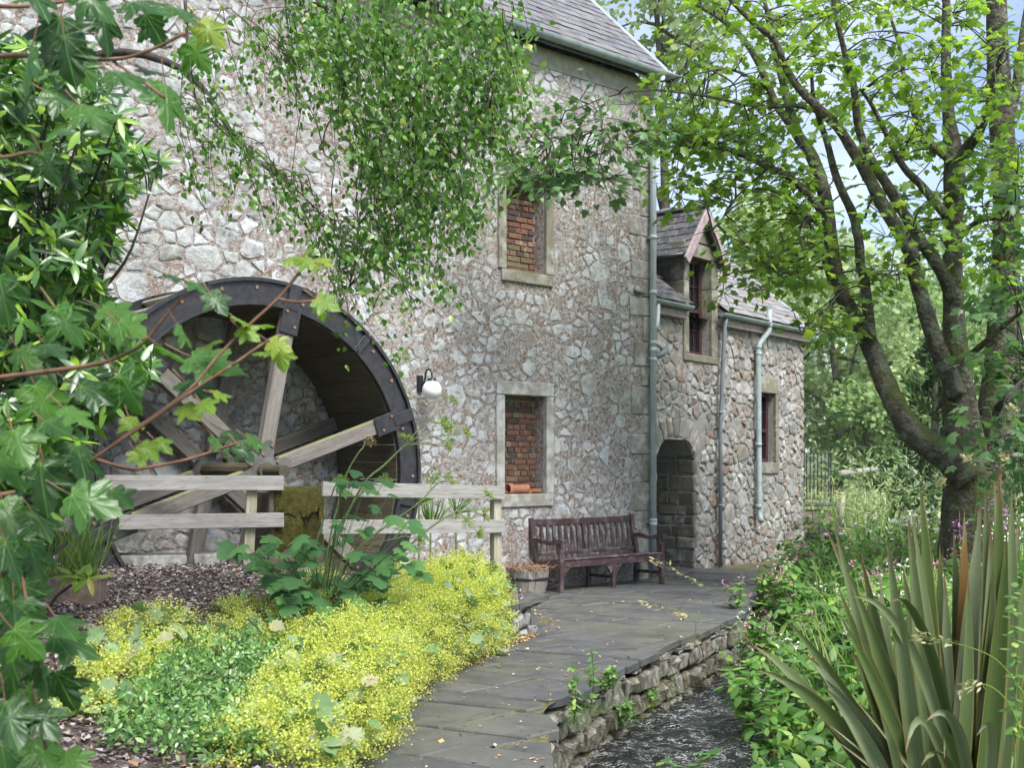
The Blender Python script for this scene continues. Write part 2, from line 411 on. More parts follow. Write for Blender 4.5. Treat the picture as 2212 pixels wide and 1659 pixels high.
def bench_mat():
    n = Nodes('bench paint'); v = n.coord(True, (1, 1, 1)); a = n.noise(v, 7, 6, .7); b = n.noise(v, 40, 4, .6)
    base = n.mix(n.ramp(b, [(.3, (0, 0, 0)), (.7, (1, 1, 1))]), (.042, .020, .023), (.072, .038, .042))
    nz = n('SeparateXYZ', n('NewGeometry').outputs['Normal']).outputs[2]
    f = n.math('MULTIPLY', n.ramp(a, [(.50, (0, 0, 0)), (.60, (1, 1, 1))]), n.math('ADD', n.math('MULTIPLY', n.math('MAXIMUM', nz, 0.0), .6), .35))
    base = n.mix(f, base, (.26, .23, .215))
    return n.done(base, .5, n.bump(n.math('ADD', a, b), .002, .6))
M['bench'] = bench_mat()
M['gutter'] = plain('grey green pipe paint', (.30, .36, .36), .5, .002, .18, scale=6)
M['pipe'] = plain('grey pipe paint', (.42, .47, .49), .45, .0015, .14, scale=5)
M['pipe_dark'] = plain('slate grey plastic pipe', (.20, .225, .25), .45, .0, .12, scale=5)
M['bargeboard'] = plain('dusty plum paint', (.36, .27, .28), .6, .003, .25, scale=12)
M['sash'] = plain('dark maroon sash paint', (.055, .018, .022), .4, .0, .2)
M['glass'] = Nodes('window glass').done((.015, .018, .022), .04, spec=.8)
M['dark'] = plain('dark interior', (.02, .018, .016), .9, .0, .3)
M['terracotta'] = plain('terracotta', (.42, .17, .09), .75, .003, .3, scale=18)
M['lampblack'] = plain('lamp black', (.015, .017, .02), .35, .0, .2)
def globe():
    n = Nodes('opal globe'); return n.done((.86, .86, .85), .18, spec=.5)
M['globe'] = globe()
M['straw'] = plain('dry straw', (.36, .19, .11), .9, .0, .3)
M['trough'] = plain('clay trough', (.20, .14, .11), .85, .006, .35, scale=16)
M['rail_iron'] = plain('painted iron railing', (.02, .022, .022), .5, .0, .3)

def bark():
    n = Nodes('sycamore bark'); v = n.coord(); a = n.noise(v, 8, 7, .7); b = n.noise(v, 34, 5, .7); vo = n('TexVoronoi', Vector=v, Scale=19.).outputs['Distance']
    base = n.ramp(a, [(.3, (.04, .034, .024)), (.5, (.09, .08, .06)), (.66, (.155, .145, .11))])
    base = n.mix(n.ramp(n.noise(v, 5, 5, .6), [(.53, (0, 0, 0)), (.60, (.75, .75, .75))]), base, (.19, .21, .155))
    base = n.mix(n.ramp(b, [(.3, (.8, .8, .8)), (.46, (0, 0, 0))]), base, (.03, .025, .018))
    nz = n('SeparateXYZ', n('NewGeometry').outputs['Normal']).outputs[2]
    f = n.ramp(n.math('ADD', n.math('MULTIPLY', nz, .45), n.math('MULTIPLY', n.noise(v, 2.2, 4), 1.0)), [(.52, (0, 0, 0)), (.70, (1, 1, 1))])
    base = n.mix(n.math('MULTIPLY', f, .85), base, n.mix(b, (.045, .06, .012), (.10, .115, .028)))
    return n.done(base, .95, n.bump(n.math('ADD', n.math('MULTIPLY', a, .8), n.math('ADD', n.math('MULTIPLY', b, .6), n.math('MULTIPLY', vo, .7))), .035, 1.0), spec=.15)
M['bark'] = bark()
M['twig'] = plain('dark twig', (.055, .045, .035), .85, .004, .4, scale=25)
M['red_twig'] = plain('reddish twig', (.17, .085, .05), .7, .0, .4)
M['stem'] = plain('green stem', (.13, .19, .06), .6, .0, .3)
M['stem_red'] = plain('reddish stem', (.20, .13, .07), .6, .0, .4)

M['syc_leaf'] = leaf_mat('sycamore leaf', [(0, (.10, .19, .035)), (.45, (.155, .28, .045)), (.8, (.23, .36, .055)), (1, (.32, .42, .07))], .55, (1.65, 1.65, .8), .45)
M['syc_shade'] = leaf_mat('shaded sycamore leaf', [(0, (.06, .125, .05)), (.5, (.10, .185, .08)), (.85, (.14, .24, .10)), (1, (.17, .30, .08))], .35, (1.6, 1.9, .9), .34)  # darker copy of the sycamore leaf, crown shade put into its colour
M['birch_leaf'] = leaf_mat('birch leaf', [(0, (.05, .11, .025)), (.4, (.085, .18, .032)), (.75, (.13, .25, .04)), (.95, (.19, .32, .05)), (1, (.36, .36, .06))], .36, (1.6, 2.0, .7), .35, .6)
M['maple_big'] = leaf_mat('broad maple leaf', [(0, (.016, .045, .014)), (.35, (.028, .078, .018)), (.7, (.045, .125, .02)), (1, (.085, .19, .025))], .34, (1.5, 2.3, .6), .36, .6, True)
M['maple_young'] = leaf_mat('young maple leaf', [(0, (.12, .25, .03)), (.5, (.18, .31, .035)), (.9, (.26, .35, .045)), (1, (.36, .28, .05))], .42, (1.5, 1.7, .7), .4, .5, True)
M['rhodo_leaf'] = leaf_mat('rhododendron leaf', [(0, (.025, .06, .02)), (.35, (.045, .11, .028)), (.65, (.085, .20, .034)), (.82, (.22, .38, .04)), (1, (.34, .48, .06))], .25, (1.5, 1.9, .7), .3, .7)
M['alch_flower'] = leaf_mat('lady mantle blossom', [(0, (.44, .50, .08)), (.5, (.58, .63, .12)), (.85, (.68, .72, .19)), (1, (.76, .78, .32))], .45, (1.12, 1.15, 1.0), .8, .1)
M['alch_leaf'] = leaf_mat('lady mantle leaf', [(0, (.14, .24, .09)), (.5, (.22, .32, .16)), (.85, (.30, .36, .22)), (1, (.38, .34, .20))], .25, (1.3, 1.5, .8), .6, .3)
M['hog_leaf'] = leaf_mat('hogweed leaf', [(0, (.045, .12, .04)), (.5, (.075, .18, .06)), (1, (.13, .27, .07))], .3, (1.5, 1.9, .8), .5, .4)
M['umbel'] = leaf_mat('green umbel', [(0, (.16, .26, .05)), (.8, (.28, .38, .07)), (1, (.36, .28, .10))], .2, None, .7, .2)
M['vinca'] = leaf_mat('periwinkle leaf', [(0, (.05, .13, .035)), (.4, (.11, .24, .06)), (.8, (.20, .36, .10)), (1, (.34, .46, .18))], .28, (1.4, 1.7, .8), .3, .6)
M['balsam'] = leaf_mat('balsam leaf', [(0, (.07, .15, .04)), (.5, (.12, .25, .06)), (.85, (.19, .35, .07)), (1, (.29, .46, .07))], .35, (1.5, 1.9, .8), .45, .4)
M['pink'] = leaf_mat('pink petal', [(0, (.55, .16, .32)), (.5, (.68, .26, .44)), (1, (.78, .50, .60))], .3, (1.1, 1.1, 1.1), .6, .2)
M['white'] = leaf_mat('cream petal', [(0, (.66, .64, .48)), (1, (.80, .79, .70))], .25, (1.05, 1.05, 1.0), .7, .2)
M['purple'] = leaf_mat('magenta petal', [(0, (.40, .14, .38)), (1, (.56, .28, .50))], .3, (1.1, 1.1, 1.1), .6, .2)
M['grass'] = leaf_mat('grass blade', [(0, (.07, .16, .03)), (.5, (.13, .25, .045)), (.85, (.22, .34, .06)), (1, (.42, .40, .18))], .35, (1.4, 1.6, .8), .5, .4)
M['dry_grass'] = leaf_mat('dry grass', [(0, (.36, .32, .16)), (.6, (.50, .45, .26)), (1, (.60, .55, .38))], .3, (1.1, 1.1, .9), .8, .2)
M['herb'] = leaf_mat('bank herb leaf', [(0, (.06, .14, .035)), (.5, (.125, .25, .06)), (.85, (.24, .38, .085)), (1, (.37, .46, .13))], .35, (1.5, 1.8, .8), .5, .4)
M['far_leaf'] = leaf_mat('far foliage', [(0, (.16, .24, .10)), (.5, (.24, .34, .14)), (1, (.34, .43, .20))], .35, (1.4, 1.6, .9), .7, .2)  # distance haze is put into these pale far leaf colours
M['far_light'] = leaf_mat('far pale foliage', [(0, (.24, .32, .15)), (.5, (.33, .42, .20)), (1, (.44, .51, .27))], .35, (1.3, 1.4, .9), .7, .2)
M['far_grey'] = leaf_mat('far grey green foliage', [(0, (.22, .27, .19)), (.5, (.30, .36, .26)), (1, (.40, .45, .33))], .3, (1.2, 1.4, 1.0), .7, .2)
M['conifer'] = leaf_mat('conifer spray', [(0, (.025, .06, .02)), (.6, (.05, .11, .03)), (1, (.10, .16, .04))], .15, None, .6, .3)
M['ivy'] = leaf_mat('dark ivy leaf', [(0, (.02, .055, .018)), (.6, (.04, .10, .028)), (1, (.08, .16, .04))], .2, None, .4, .5)

def phormium():
    n = Nodes('flax blade'); uv = n('SeparateXYZ', n('UVMap').outputs[0]); r = n.rand()
    u = n.math('ABSOLUTE', n.math('SUBTRACT', uv.outputs[0], .5)); v = n.coord()
    base = n.ramp(r, [(0, (.075, .12, .03)), (.4, (.12, .175, .06)), (.75, (.19, .24, .12)), (1, (.30, .35, .22))])
    st = n.noise(n('Mapping', Vector=n('UVMap').outputs[0], Scale=(34, 1.2, 1)).outputs[0], 1.0, 3)
    base = n.mix(n.ramp(st, [(.35, (.5, .5, .5)), (.6, (0, 0, 0))]), base, (.04, .06, .02))
    base = n.mix(n.ramp(u, [(.462, (0, 0, 0)), (.49, (.9, .9, .9))]), base, (.40, .26, .06))
    tip = n.math('MULTIPLY', n.ramp(uv.outputs[1], [(.88, (0, 0, 0)), (.995, (1, 1, 1))]), n.ramp(n.math('FRACT', n.math('MULTIPLY', r, 7.3)), [(.3, (.35, .35, .35)), (.7, (1, 1, 1))]))
    base = n.mix(tip, base, (.20, .085, .04))
    old = n.math('GREATER_THAN', n.math('FRACT', n.math('MULTIPLY', r, 5.7)), .93)
    base = n.mix(n.math('MULTIPLY', old, n.ramp(n.noise(v, 5, 3), [(.35, (0, 0, 0)), (.55, (1, 1, 1))])), base, (.26, .15, .05))
    p = n('BsdfPrincipled'); n.put(p.inputs['Base Color'], base); p.inputs['Roughness'].default_value = .34; p.inputs['Specular IOR Level'].default_value = .6
    n.put(p.inputs['Normal'], n.bump(st, .003, .6))
    t = n('BsdfTranslucent'); n.put(t.inputs[0], base)
    n.nt.links.new(n('MixShader', .15, p.outputs[0], t.outputs[0]).outputs[0], n('OutputMaterial').inputs[0]); return n.m
M['flax'] = phormium()

def water_mat():
    n = Nodes('stream water'); v = n.coord(False, (.8, 1.5, 1))
    a = n.noise(v, 5.5, 5, .6); b = n.noise(v, 17, 4, .6); c = n.noise(v, 45, 3, .6)
    h = n.math('ADD', n.math('MULTIPLY', a, 1.0), n.math('ADD', n.math('MULTIPLY', b, .30), n.math('MULTIPLY', c, .03)))
    rd = n.math('SUBTRACT', 1.0, n.math('ABSOLUTE', n.math('SUBTRACT', n.math('MULTIPLY', n.noise(v, 11, 4, .6), 2.0), 1.0)))
    glint = n.math('MULTIPLY', n.ramp(rd, [(.95, (0, 0, 0)), (.992, (.75, .75, .75))]), n.ramp(a, [(.40, (0, 0, 0)), (.58, (1, 1, 1))]))  # white glints painted in thin lines on the ripples
    base = n.mix(glint, (.012, .012, .010), (.60, .62, .64))
    return n.done(base, n.math('ADD', .03, n.math('MULTIPLY', glint, .4)), n.bump(h, .07, .8), spec=.4)
M['water'] = water_mat()

def ground_mat():
    n = Nodes('rough ground'); v = n.coord(); a = n.noise(v, .35, 5, .6); b = n.noise(v, 6, 5, .65); c = n.noise(v, 40, 4, .7)
    base = n.mix(n.ramp(b, [(.35, (0, 0, 0)), (.65, (1, 1, 1))]), (.055, .07, .025), (.12, .17, .05))
    base = n.mix(n.ramp(a, [(.5, (0, 0, 0)), (.66, (.8, .8, .8))]), base, (.24, .24, .10))
    base = n.mix(n.ramp(c, [(.3, (.7, .7, .7)), (.5, (0, 0, 0))]), base, (.035, .03, .02))
    return n.done(base, .95, n.bump(n.math('ADD', b, c), .05, .8), spec=.1)
M['ground'] = ground_mat()
def mulch():
    n = Nodes('bark mulch'); v = n.coord(); a = n.noise(v, 26, 5, .7); b = n('TexVoronoi', Vector=v, Scale=55.)
    base = n.ramp(a, [(.3, (.04, .03, .027)), (.5, (.12, .09, .08)), (.68, (.24, .19, .17))])
    base = n.mix(n.math('MULTIPLY', b.outputs['Distance'], .5), base, (.05, .04, .035))
    return n.done(base, .9, n.bump(n.math('ADD', a, b.outputs['Distance']), .02, 1.0), spec=.2)
M['mulch'] = mulch()
def chip():
    n = Nodes('bark chip'); r = n.rand()
    return n.done(n.ramp(r, [(0, (.09, .07, .06)), (.35, (.20, .16, .15)), (.6, (.29, .245, .235)), (.85, (.40, .36, .34)), (.95, (.27, .15, .08)), (1, (.48, .43, .33))]), .85, spec=.25)
M['chip'] = chip()
def litter():
    n = Nodes('fallen leaf'); r = n.rand()
    return n.done(n.ramp(r, [(0, (.16, .08, .045)), (.4, (.30, .15, .08)), (.7, (.42, .30, .12)), (.9, (.50, .46, .22)), (1, (.62, .58, .42))]), .8, spec=.2)
M['litter'] = litter()
def moss_mat():
    n = Nodes('moss'); v = n.coord(); a = n.noise(v, 14, 6, .7); b = n.noise(v, 60, 3, .7)
    base = n.ramp(a, [(.3, (.03, .028, .01)), (.5, (.07, .07, .016)), (.7, (.13, .085, .035))])
    return n.done(n.mix(n.ramp(b, [(.6, (0, 0, 0)), (.75, (.5, .5, .5))]), base, (.42, .40, .34)), .95, n.bump(n.math('ADD', a, b), .03, 1.0), spec=.1)
M['moss'] = moss_mat()
# ------------------------------------------------------------------ the lie of the land
MILL_A, ANNEX_A = RAD(41), RAD(51)
def frame(a, d):
    n = Vector((math.sin(a), -math.cos(a), 0)); return -d * n
MILL_O, ANNEX_O = frame(MILL_A, 11.4), frame(ANNEX_A, 9.255)
def mill_pt(s, y, z=0.0):
    return MILL_O + Vector((s * math.cos(MILL_A) - y * math.sin(MILL_A), s * math.sin(MILL_A) + y * math.cos(MILL_A), z))
def mill_local(x, y):
    d = Vector((x, y, 0)) - MILL_O
    return d.x * math.cos(MILL_A) + d.y * math.sin(MILL_A), -d.x * math.sin(MILL_A) + d.y * math.cos(MILL_A)

PATH_R = [(.24, 3.5), (.25, 6.3), (.29, 7.50), (.24, 7.85), (.79, 9.2), (1.34, 10.36), (2.16, 12.0), (2.46, 12.6), (3.2, 15.0), (4.25, 18.5), (5.7, 21.8), (7.5, 25)]
PATH_L = [(-1.02, 3.5), (-1.01, 6.3), (-.99, 7.8), (-.68, 8.9), (.23, 11.46)]
PIT = [(-9, 9.9), (-3.94, 10.42), (-2.1, 10.86), (-1.7, 10.95), (-.12, 12.0), (.23, 11.9)]
BANK = [(1.2, 3.5), (1.3, 5.5), (1.68, 7.2), (1.95, 8.4), (2.15, 10.0), (2.4, 11.2), (3.05, 12.6), (4.1, 15.0), (5.2, 18.5), (6.6, 21.8), (8.6, 25)]
def xr(y): return float(np.interp(y, [p[1] for p in PATH_R], [p[0] for p in PATH_R]))
def xb(y): return float(np.interp(y, [p[1] for p in BANK], [p[0] for p in BANK]))
def ypit(x): return float(np.interp(x, [p[0] for p in PIT], [p[1] for p in PIT]))
def ymin(x):
    if x <= -1.0: return 2.0
    return float(np.interp(x, [-1.0, -.99, -.68, .23], [2.0, 7.8, 8.9, 11.46]))
def sstep(a, b, t):
    t = max(0., min(1., (t - a) / (b - a))); return t * t * (3 - 2 * t)
def terrace_z(x, y):
    # distance from the retaining edge
    if y < 7.8: d = -1.0 - x
    elif y < 8.9: d = (np.interp(y, [7.8, 8.9], [-.99, -.68]) - x) * .95
    else: d = (np.interp(y, [8.9, 11.46], [-.68, .23]) - x) * .93
    d = max(0., float(d))
    return .33 + .40 * sstep(.1, 2.4, d) + .03 * mnoise.noise(Vector((x * 1.3, y * 1.3, 0)))
def bank_z(x, y):
    d = x - xb(y)
    z = -.52 + .42 * sstep(0, 1.3, d) + .12 * sstep(1.5, 6, d)
    z = max(z, -.9 + .8 * sstep(12.6, 14.6, y))
    z += .07 * mnoise.noise(Vector((x * .7, y * .7, 3.))) * sstep(.2, 1.5, d)
    return z
def ground_z(x, y):
    if y > 26: 
        r = sstep(26, 34, y)
        return (1 - r) * (-.0) + r * (.25 * mnoise.noise(Vector((x * .05, y * .05, 1.))) - .15) + .015 * max(0, y - 60)
    if x < xr(y) - .45:
        s, yl = mill_local(x, y)
        if 2.5 < s < 9.2 and -2.2 < yl < .3: return -.95
        return -.14
    if x < xb(y) - .1: return -.82 + .72 * sstep(12.6, 14.6, y)
    return bank_z(x, y)

# ground: one sheet to the horizon, finer near the place
xs = sorted(set([round(v, 3) for v in list(np.arange(-9, 13, .3)) + [-400, -200, -100, -60, -35, -20, -13] + [16, 20, 26, 35, 50, 80, 130, 220, 420]]))
ys = sorted(set([round(v, 3) for v in list(np.arange(1.5, 27, .3)) + [-60, -20, -6, 28, 30, 33, 37, 42, 48, 56, 66, 80, 100, 130, 180, 260, 400, 700]]))
gv = [(x, y, ground_z(x, y)) for y in ys for x in xs]; nx = len(xs)
gf = [(j * nx + i, j * nx + i + 1, (j + 1) * nx + i + 1, (j + 1) * nx + i) for j in range(len(ys) - 1) for i in range(nx - 1)]
g = MB().add(gv, gf).build('ground', M['ground'], smooth=True); tag(g, kind='structure')

# stream: a real rippled sheet of water
wy = np.concatenate([np.arange(4.0, 13, .035), np.arange(13, 24, .12)]); nwx = 60; wv = []; wf = []
for y in wy:
    a, b = xr(y) - .1, xb(y) + .35
    for i in range(nwx):
        x = a + (b - a) * i / (nwx - 1)
        h = .046 * mnoise.noise(Vector((x * 4.6, y * 2.8, .5))) + .030 * mnoise.noise(Vector((x * 11, y * 7., 2.5))) + .006 * mnoise.noise(Vector((x * 22, y * 15., 4.5)))
        wv.append((x, y, -.52 + .012 * (y - 7) * 0 + h))
for j in range(len(wy) - 1):
    for i in range(nwx - 1): wf.append((j * nwx + i, j * nwx + i + 1, (j + 1) * nwx + i + 1, (j + 1) * nwx + i))
tag(MB().add(wv, wf).build('stream_water', M['water'], smooth=True), kind='structure')

# garden bed: a raised terrace of bark mulch
tv = []; tf = []; NX, NY = 66, 60
txs = list(np.linspace(-9, -1.01, 40)) + list(np.linspace(-.99, .21, 26))
for x in txs:
    y0, y1 = ymin(x) + .02, ypit(x)
    for j in range(NY):
        y = y0 + (y1 - y0) * j / (NY - 1)
        tv.append((x, y, terrace_z(x, y) + .012 * mnoise.noise(Vector((x * 9, y * 9, 0)))))
for i in range(NX - 1):
    for j in range(NY - 1): tf.append((i * NY + j, (i + 1) * NY + j, (i + 1) * NY + j + 1, i * NY + j + 1))
tag(MB().add(tv, tf).build('garden_bed', M['mulch'], smooth=True), kind='structure')
def in_bed(x, y): return -9 < x < .2 and ymin(x) + .05 < y < ypit(x) - .03

# bark chips lying on the bed
n = 42000
cx_ = rng.uniform(-4.6, .1, n); cy_ = rng.uniform(4.0, 12.0, n)
keep = np.array([in_bed(a, b) for a, b in zip(cx_, cy_)]); cx_, cy_ = cx_[keep], cy_[keep]
cz_ = np.array([terrace_z(a, b) + .012 for a, b in zip(cx_, cy_)]) + rng.uniform(0, .015, len(cx_))
A = unit(np.stack([rng.normal(size=len(cx_)), rng.normal(size=len(cx_)), rng.normal(size=len(cx_)) * .25], 1))
Nn = unit(np.stack([rng.normal(size=len(cx_)) * .45, rng.normal(size=len(cx_)) * .45, np.ones(len(cx_))], 1))
me = leaf_mesh('bark_chips', (np.array([(-.22, 0, 0), (.22, .05, .1), (.18, 1, 0), (-.2, .9, .12)], float), np.array([(0, 1, 2), (0, 2, 3)])), np.stack([cx_, cy_, cz_], 1), A, Nn, rng.uniform(.014, .048, len(cx_)))
tag(link('bark_chips', me, M['chip']), 'brown bark chips spread over the raised garden bed', 'bark mulch', kind='stuff')

# ------------------------------------------------------------------ flagstone path
def clip(poly, p, nrm):
    """keep the side of the line through p where nrm points away"""
    out = []
    for i in range(len(poly)):
        a, b = poly[i], poly[(i + 1) % len(poly)]
        da = (a[0] - p[0]) * nrm[0] + (a[1] - p[1]) * nrm[1]; db = (b[0] - p[0]) * nrm[0] + (b[1] - p[1]) * nrm[1]
        if da <= 0: out.append(a)
        if da * db < 0:
            t = da / (da - db); out.append((a[0] + (b[0] - a[0]) * t, a[1] + (b[1] - a[1]) * t))
    return out
def area(p):
    return .5 * sum(p[i][0] * p[(i + 1) % len(p)][1] - p[(i + 1) % len(p)][0] * p[i][1] for i in range(len(p)))
def shrink(poly, d):
    out = poly; c = (sum(p[0] for p in poly) / len(poly), sum(p[1] for p in poly) / len(poly))
    for i in range(len(poly)):
        a, b = poly[i], poly[(i + 1) % len(poly)]; ex, ey = b[0] - a[0], b[1] - a[1]; L = math.hypot(ex, ey)
        if L < 1e-6: continue
        nx_, ny_ = ey / L, -ex / L
        out = clip(out, (a[0] - nx_ * d, a[1] - ny_ * d), (nx_, ny_))
        if len(out) < 3: return []
    return out
def flag(poly, z, th):
    n_ = len(poly); c = Vector((sum(p[0] for p in poly) / n_, sum(p[1] for p in poly) / n_, 0))
    # roughen the edge
    pts = []
    for i in range(n_):
        a, b = Vector((*poly[i], 0)), Vector((*poly[(i + 1) % n_], 0)); L = (b - a).length; k = max(1, int(L / .16)); e = (b - a).normalized() if L > 1e-6 else Vector((1, 0, 0)); nn = Vector((e.y, -e.x, 0))
        for j in range(k): pts.append(a + (b - a) * (j / k) + nn * (rnd.uniform(-.009, .004) if j else 0))
    tx, ty = rnd.uniform(-.014, .014), rnd.uniform(-.014, .014)
    mb = MB(); m = len(pts); vs = []
    for p in pts: vs.append((p.x, p.y, z - th))
    for p in pts: vs.append((p.x, p.y, z - .010))
    for p in pts:
        q = p + (c - p).normalized() * .010; vs.append((q.x, q.y, z + tx * (p.x - c.x) + ty * (p.y - c.y)))
    fs = [(i, (i + 1) % m, m + (i + 1) % m, m + i) for i in range(m)] + [(m + i, m + (i + 1) % m, 2 * m + (i + 1) % m, 2 * m + i) for i in range(m)] + [tuple(range(2 * m, 3 * m)), tuple(reversed(range(m)))]
    return mb.add(vs, fs)

path = empty('path', (0, 0, 0)); tag(path, kind='structure')
# bedding under the flags
pb = MB(); bl = [(-2.0, 3.5), (-2.0, 9.0), (-1.6, 12.5), (-1.6, 15), (1.2, 17.5), (3.0, 20), (4.4, 22), (6, 25)]
bv = [];
for y in np.arange(3.5, 25, .25):
    x0 = float(np.interp(y, [p[1] for p in bl], [p[0] for p in bl])); bv += [(x0, y, -.016), (xr(y) - .05, y, -.016)]
pb.add(bv, [(2 * i, 2 * i + 1, 2 * i + 3, 2 * i + 2) for i in range(len(bv) // 2 - 1)])
pb.build('bedding', M['joint'], path)
ud = Vector((math.cos(RAD(-27)), math.sin(RAD(-27)))); vd = Vector((math.cos(RAD(45)), math.sin(RAD(45))))
slabs = []; off = -6.0
def uv2(u, v): return (u * ud.x + v * vd.x, u * ud.y + v * vd.y)
v = 0.0
while v < 40:
    hgt = rnd.uniform(.30, .52) if v < 18 else rnd.uniform(.38, .6)
    u = -16 + rnd.uniform(0, .6)
    while u < 4:
        L = rnd.uniform(.45, 1.0) if rnd.random() < .8 else rnd.uniform(1.0, 1.4)
        sk = rnd.uniform(-.05, .05)
        poly = [uv2(u, v), uv2(u + L, v), uv2(u + L + sk, v + hgt), uv2(u + sk, v + hgt)]
        cxm = sum(p[0] for p in poly) / 4; cym = sum(p[1] for p in poly) / 4
        if 3.8 < cym < 24.5 and cxm < xr(cym) + .5:
            s_, yl_ = mill_local(cxm, cym)
            lim = -1.25 if cym < 11.5 else np.interp(cym, [11.5, 12.2, 15, 20, 24], [-1.3, -1.8, -1.2, 2.0, 5.0])
            if cxm > lim and yl_ < .35: slabs.append(poly)
        u += L
    v += hgt
near = []
for poly in slabs:
    if area(poly) < 0: poly = poly[::-1]
    for i in range(len(PATH_R) - 1):
        a, b = PATH_R[i], PATH_R[i + 1]
        if len(poly) < 3: break
        ylo, yhi = min(p[1] for p in poly), max(p[1] for p in poly)
        if yhi < a[1] or ylo > b[1]: continue
        ex, ey = b[0] - a[0], b[1] - a[1]; L = math.hypot(ex, ey); nr = (ey / L, -ex / L)
        j = rnd.uniform(-.03, .07)
        poly = clip(poly, (a[0] + nr[0] * j, a[1] + nr[1] * j), nr)
    if len(poly) < 3 or abs(area(poly)) < .02: continue
    p2 = shrink(poly, rnd.uniform(.007, .014))
    if len(p2) >= 3 and area(p2) > .015: near.append(p2)
for poly in near:
    flag(poly, rnd.uniform(-.012, .008), .065).build('paving_slab', M['flag'], path)

# fallen leaves on the path
n = 900; P = []
while len(P) < n:
    y = 5.5 + 15 * rnd.random() ** 1.4; x = rnd.uniform(-1.2, xr(y) - .03)
    if rnd.random() < .35: x = float(np.interp(y, [p[1] for p in PATH_L], [p[0] for p in PATH_L])) + abs(rnd.gauss(0, .12))
    if x > xr(y) - .03 or mill_local(x, y)[1] > -.05: continue
    P.append((x, y, .004 + rnd.uniform(0, .01)))
me = leaf_mesh('leaf_litter', DIAM, P, sphere_dirs(n) * (1, 1, .2), np.stack([rng.normal(size=n) * .3, rng.normal(size=n) * .3, np.ones(n)], 1), rng.choice([.012, .018, .028, .045], n, p=[.4, .35, .18, .07]))
tag(link('leaf_litter', me, M['litter']), 'small brown and yellow fallen leaves scattered over the flagstones', 'fallen leaves', kind='stuff')
n = 4200; P = []
for i in range(n):
    y = rnd.uniform(5.6, 11.3); x = float(np.interp(y, [p[1] for p in PATH_L], [p[0] for p in PATH_L])) + abs(rnd.gauss(0, .07)) - .02
    P.append((x, y, rnd.uniform(.003, .018)))
me = leaf_mesh('leaf_debris', DIAM, P, sphere_dirs(n) * (1, 1, .3), np.stack([rng.normal(size=n) * .5, rng.normal(size=n) * .5, np.ones(n)], 1), rng.uniform(.008, .03, n))
tag(link('leaf_debris', me, M['litter']), 'brown leaf debris gathered along the foot of the bed wall', 'leaf debris', kind='stuff')

# ------------------------------------------------------------------ dry stone walls beside the stream and under the bed
def rock(size, jit):
    return MB().box((0, 0, 0), size, min(size) * .16, None, jit)
def along(line, ds):
    """points at spacing ds along a polyline, with directions"""
    P = [Vector((*p, 0)) for p in line]; out = []; i = 0; pos = 0.0
    tot = [0]
    for a, b in zip(P, P[1:]): tot.append(tot[-1] + (b - a).length)
    return P, tot
def on_line(P, tot, d):
    i = max(0, min(len(P) - 2, int(np.searchsorted(tot, d)) - 1)); t = (d - tot[i]) / (tot[i + 1] - tot[i])
    return P[i].lerp(P[i + 1], t), (P[i + 1] - P[i]).normalized()
def course_wall(name, label, line, z0, z1, hs, lens, mat, depth, side, cope=None, batter=0.0):
    w_ = thing(name, label, 'stone wall'); P, tot = along(line, 1); z = z0
    core = MB(); k = 60; cv = []
    for i in range(k):
        p, d = on_line(P, tot, tot[-1] * i / (k - 1) * .999); nn = Vector((d.y, -d.x, 0)) * side
        q = p - nn * (depth * .5); r_ = p - nn * (depth * 1.6)
        cv += [(q.x, q.y, z0), (q.x, q.y, z1 - .03), (r_.x, r_.y, z1 - .03)]
    core.add(cv, [f for i in range(k - 1) for f in ((3 * i, 3 * i + 3, 3 * i + 4, 3 * i + 1), (3 * i + 1, 3 * i + 4, 3 * i + 5, 3 * i + 2))])
    core.build('core', M['joint'], w_)
    while z < z1 - .03:
        h = min(rnd.uniform(*hs), z1 - z); d = rnd.uniform(-.2, 0)
        while d < tot[-1]:
            L = rnd.uniform(*lens); m = d + L / 2
            if 0 < m < tot[-1]:
                p, t = on_line(P, tot, m); nn = Vector((t.y, -t.x, 0)) * side
                hh = h * rnd.uniform(.82, 1.02); dp = depth * rnd.uniform(.9, 1.2)
                c = p - nn * (depth / 2 - rnd.uniform(-.03, .03) - batter * (z1 - z)); c.z = z + hh / 2
                o = rock((L - rnd.uniform(.008, .03), dp, hh - rnd.uniform(.004, .02)), .024).build('stone', mat, w_)
                o.location = c; o.rotation_euler = (rnd.uniform(-.06, .06), rnd.uniform(-.08, .08), math.atan2(t.y, t.x))
            d += L
        z += h
    if cope:
        d = 0
        while d < tot[-1]:
            L = rnd.uniform(.35, .7); p, t = on_line(P, tot, min(tot[-1] * .999, d + L / 2)); nn = Vector((t.y, -t.x, 0)) * side
            o = rock((L - .015, cope + depth, .06), .008).build('coping_stone', M['flag'], w_)
            c = p - nn * ((cope + depth) / 2 - .05 - rnd.uniform(0, .02)); c.z = z1 + .02; o.location = c; o.rotation_euler = (0, 0, math.atan2(t.y, t.x)); d += L
    return w_
sw = [(a - .04, b) for a, b in PATH_R[2:10]]
course_wall('stream_wall', 'rough dry stone wall dropping from the flagstone edge to the stream', [(.22, 7.75)] + sw[2:], -.85, -.075, (.10, .20), (.14, .34), M['wall_low'], .22, 1, batter=.10)
course_wall('stream_wall', 'short stone footing under the nearest flagstones, beside the water', [(.19, 4.0), (.20, 6.3), (.24, 7.5), (.1, 7.62)], -.85, -.075, (.12, .22), (.2, .4), M['wall_low'], .22, 1, batter=.04)
course_wall('bed_wall', 'low stone retaining wall with slate coping under the yellow flowers', PATH_L[0:] , -.05, .30, (.12, .19), (.22, .5), M['terrace_stone'], .2, 1, cope=.08)
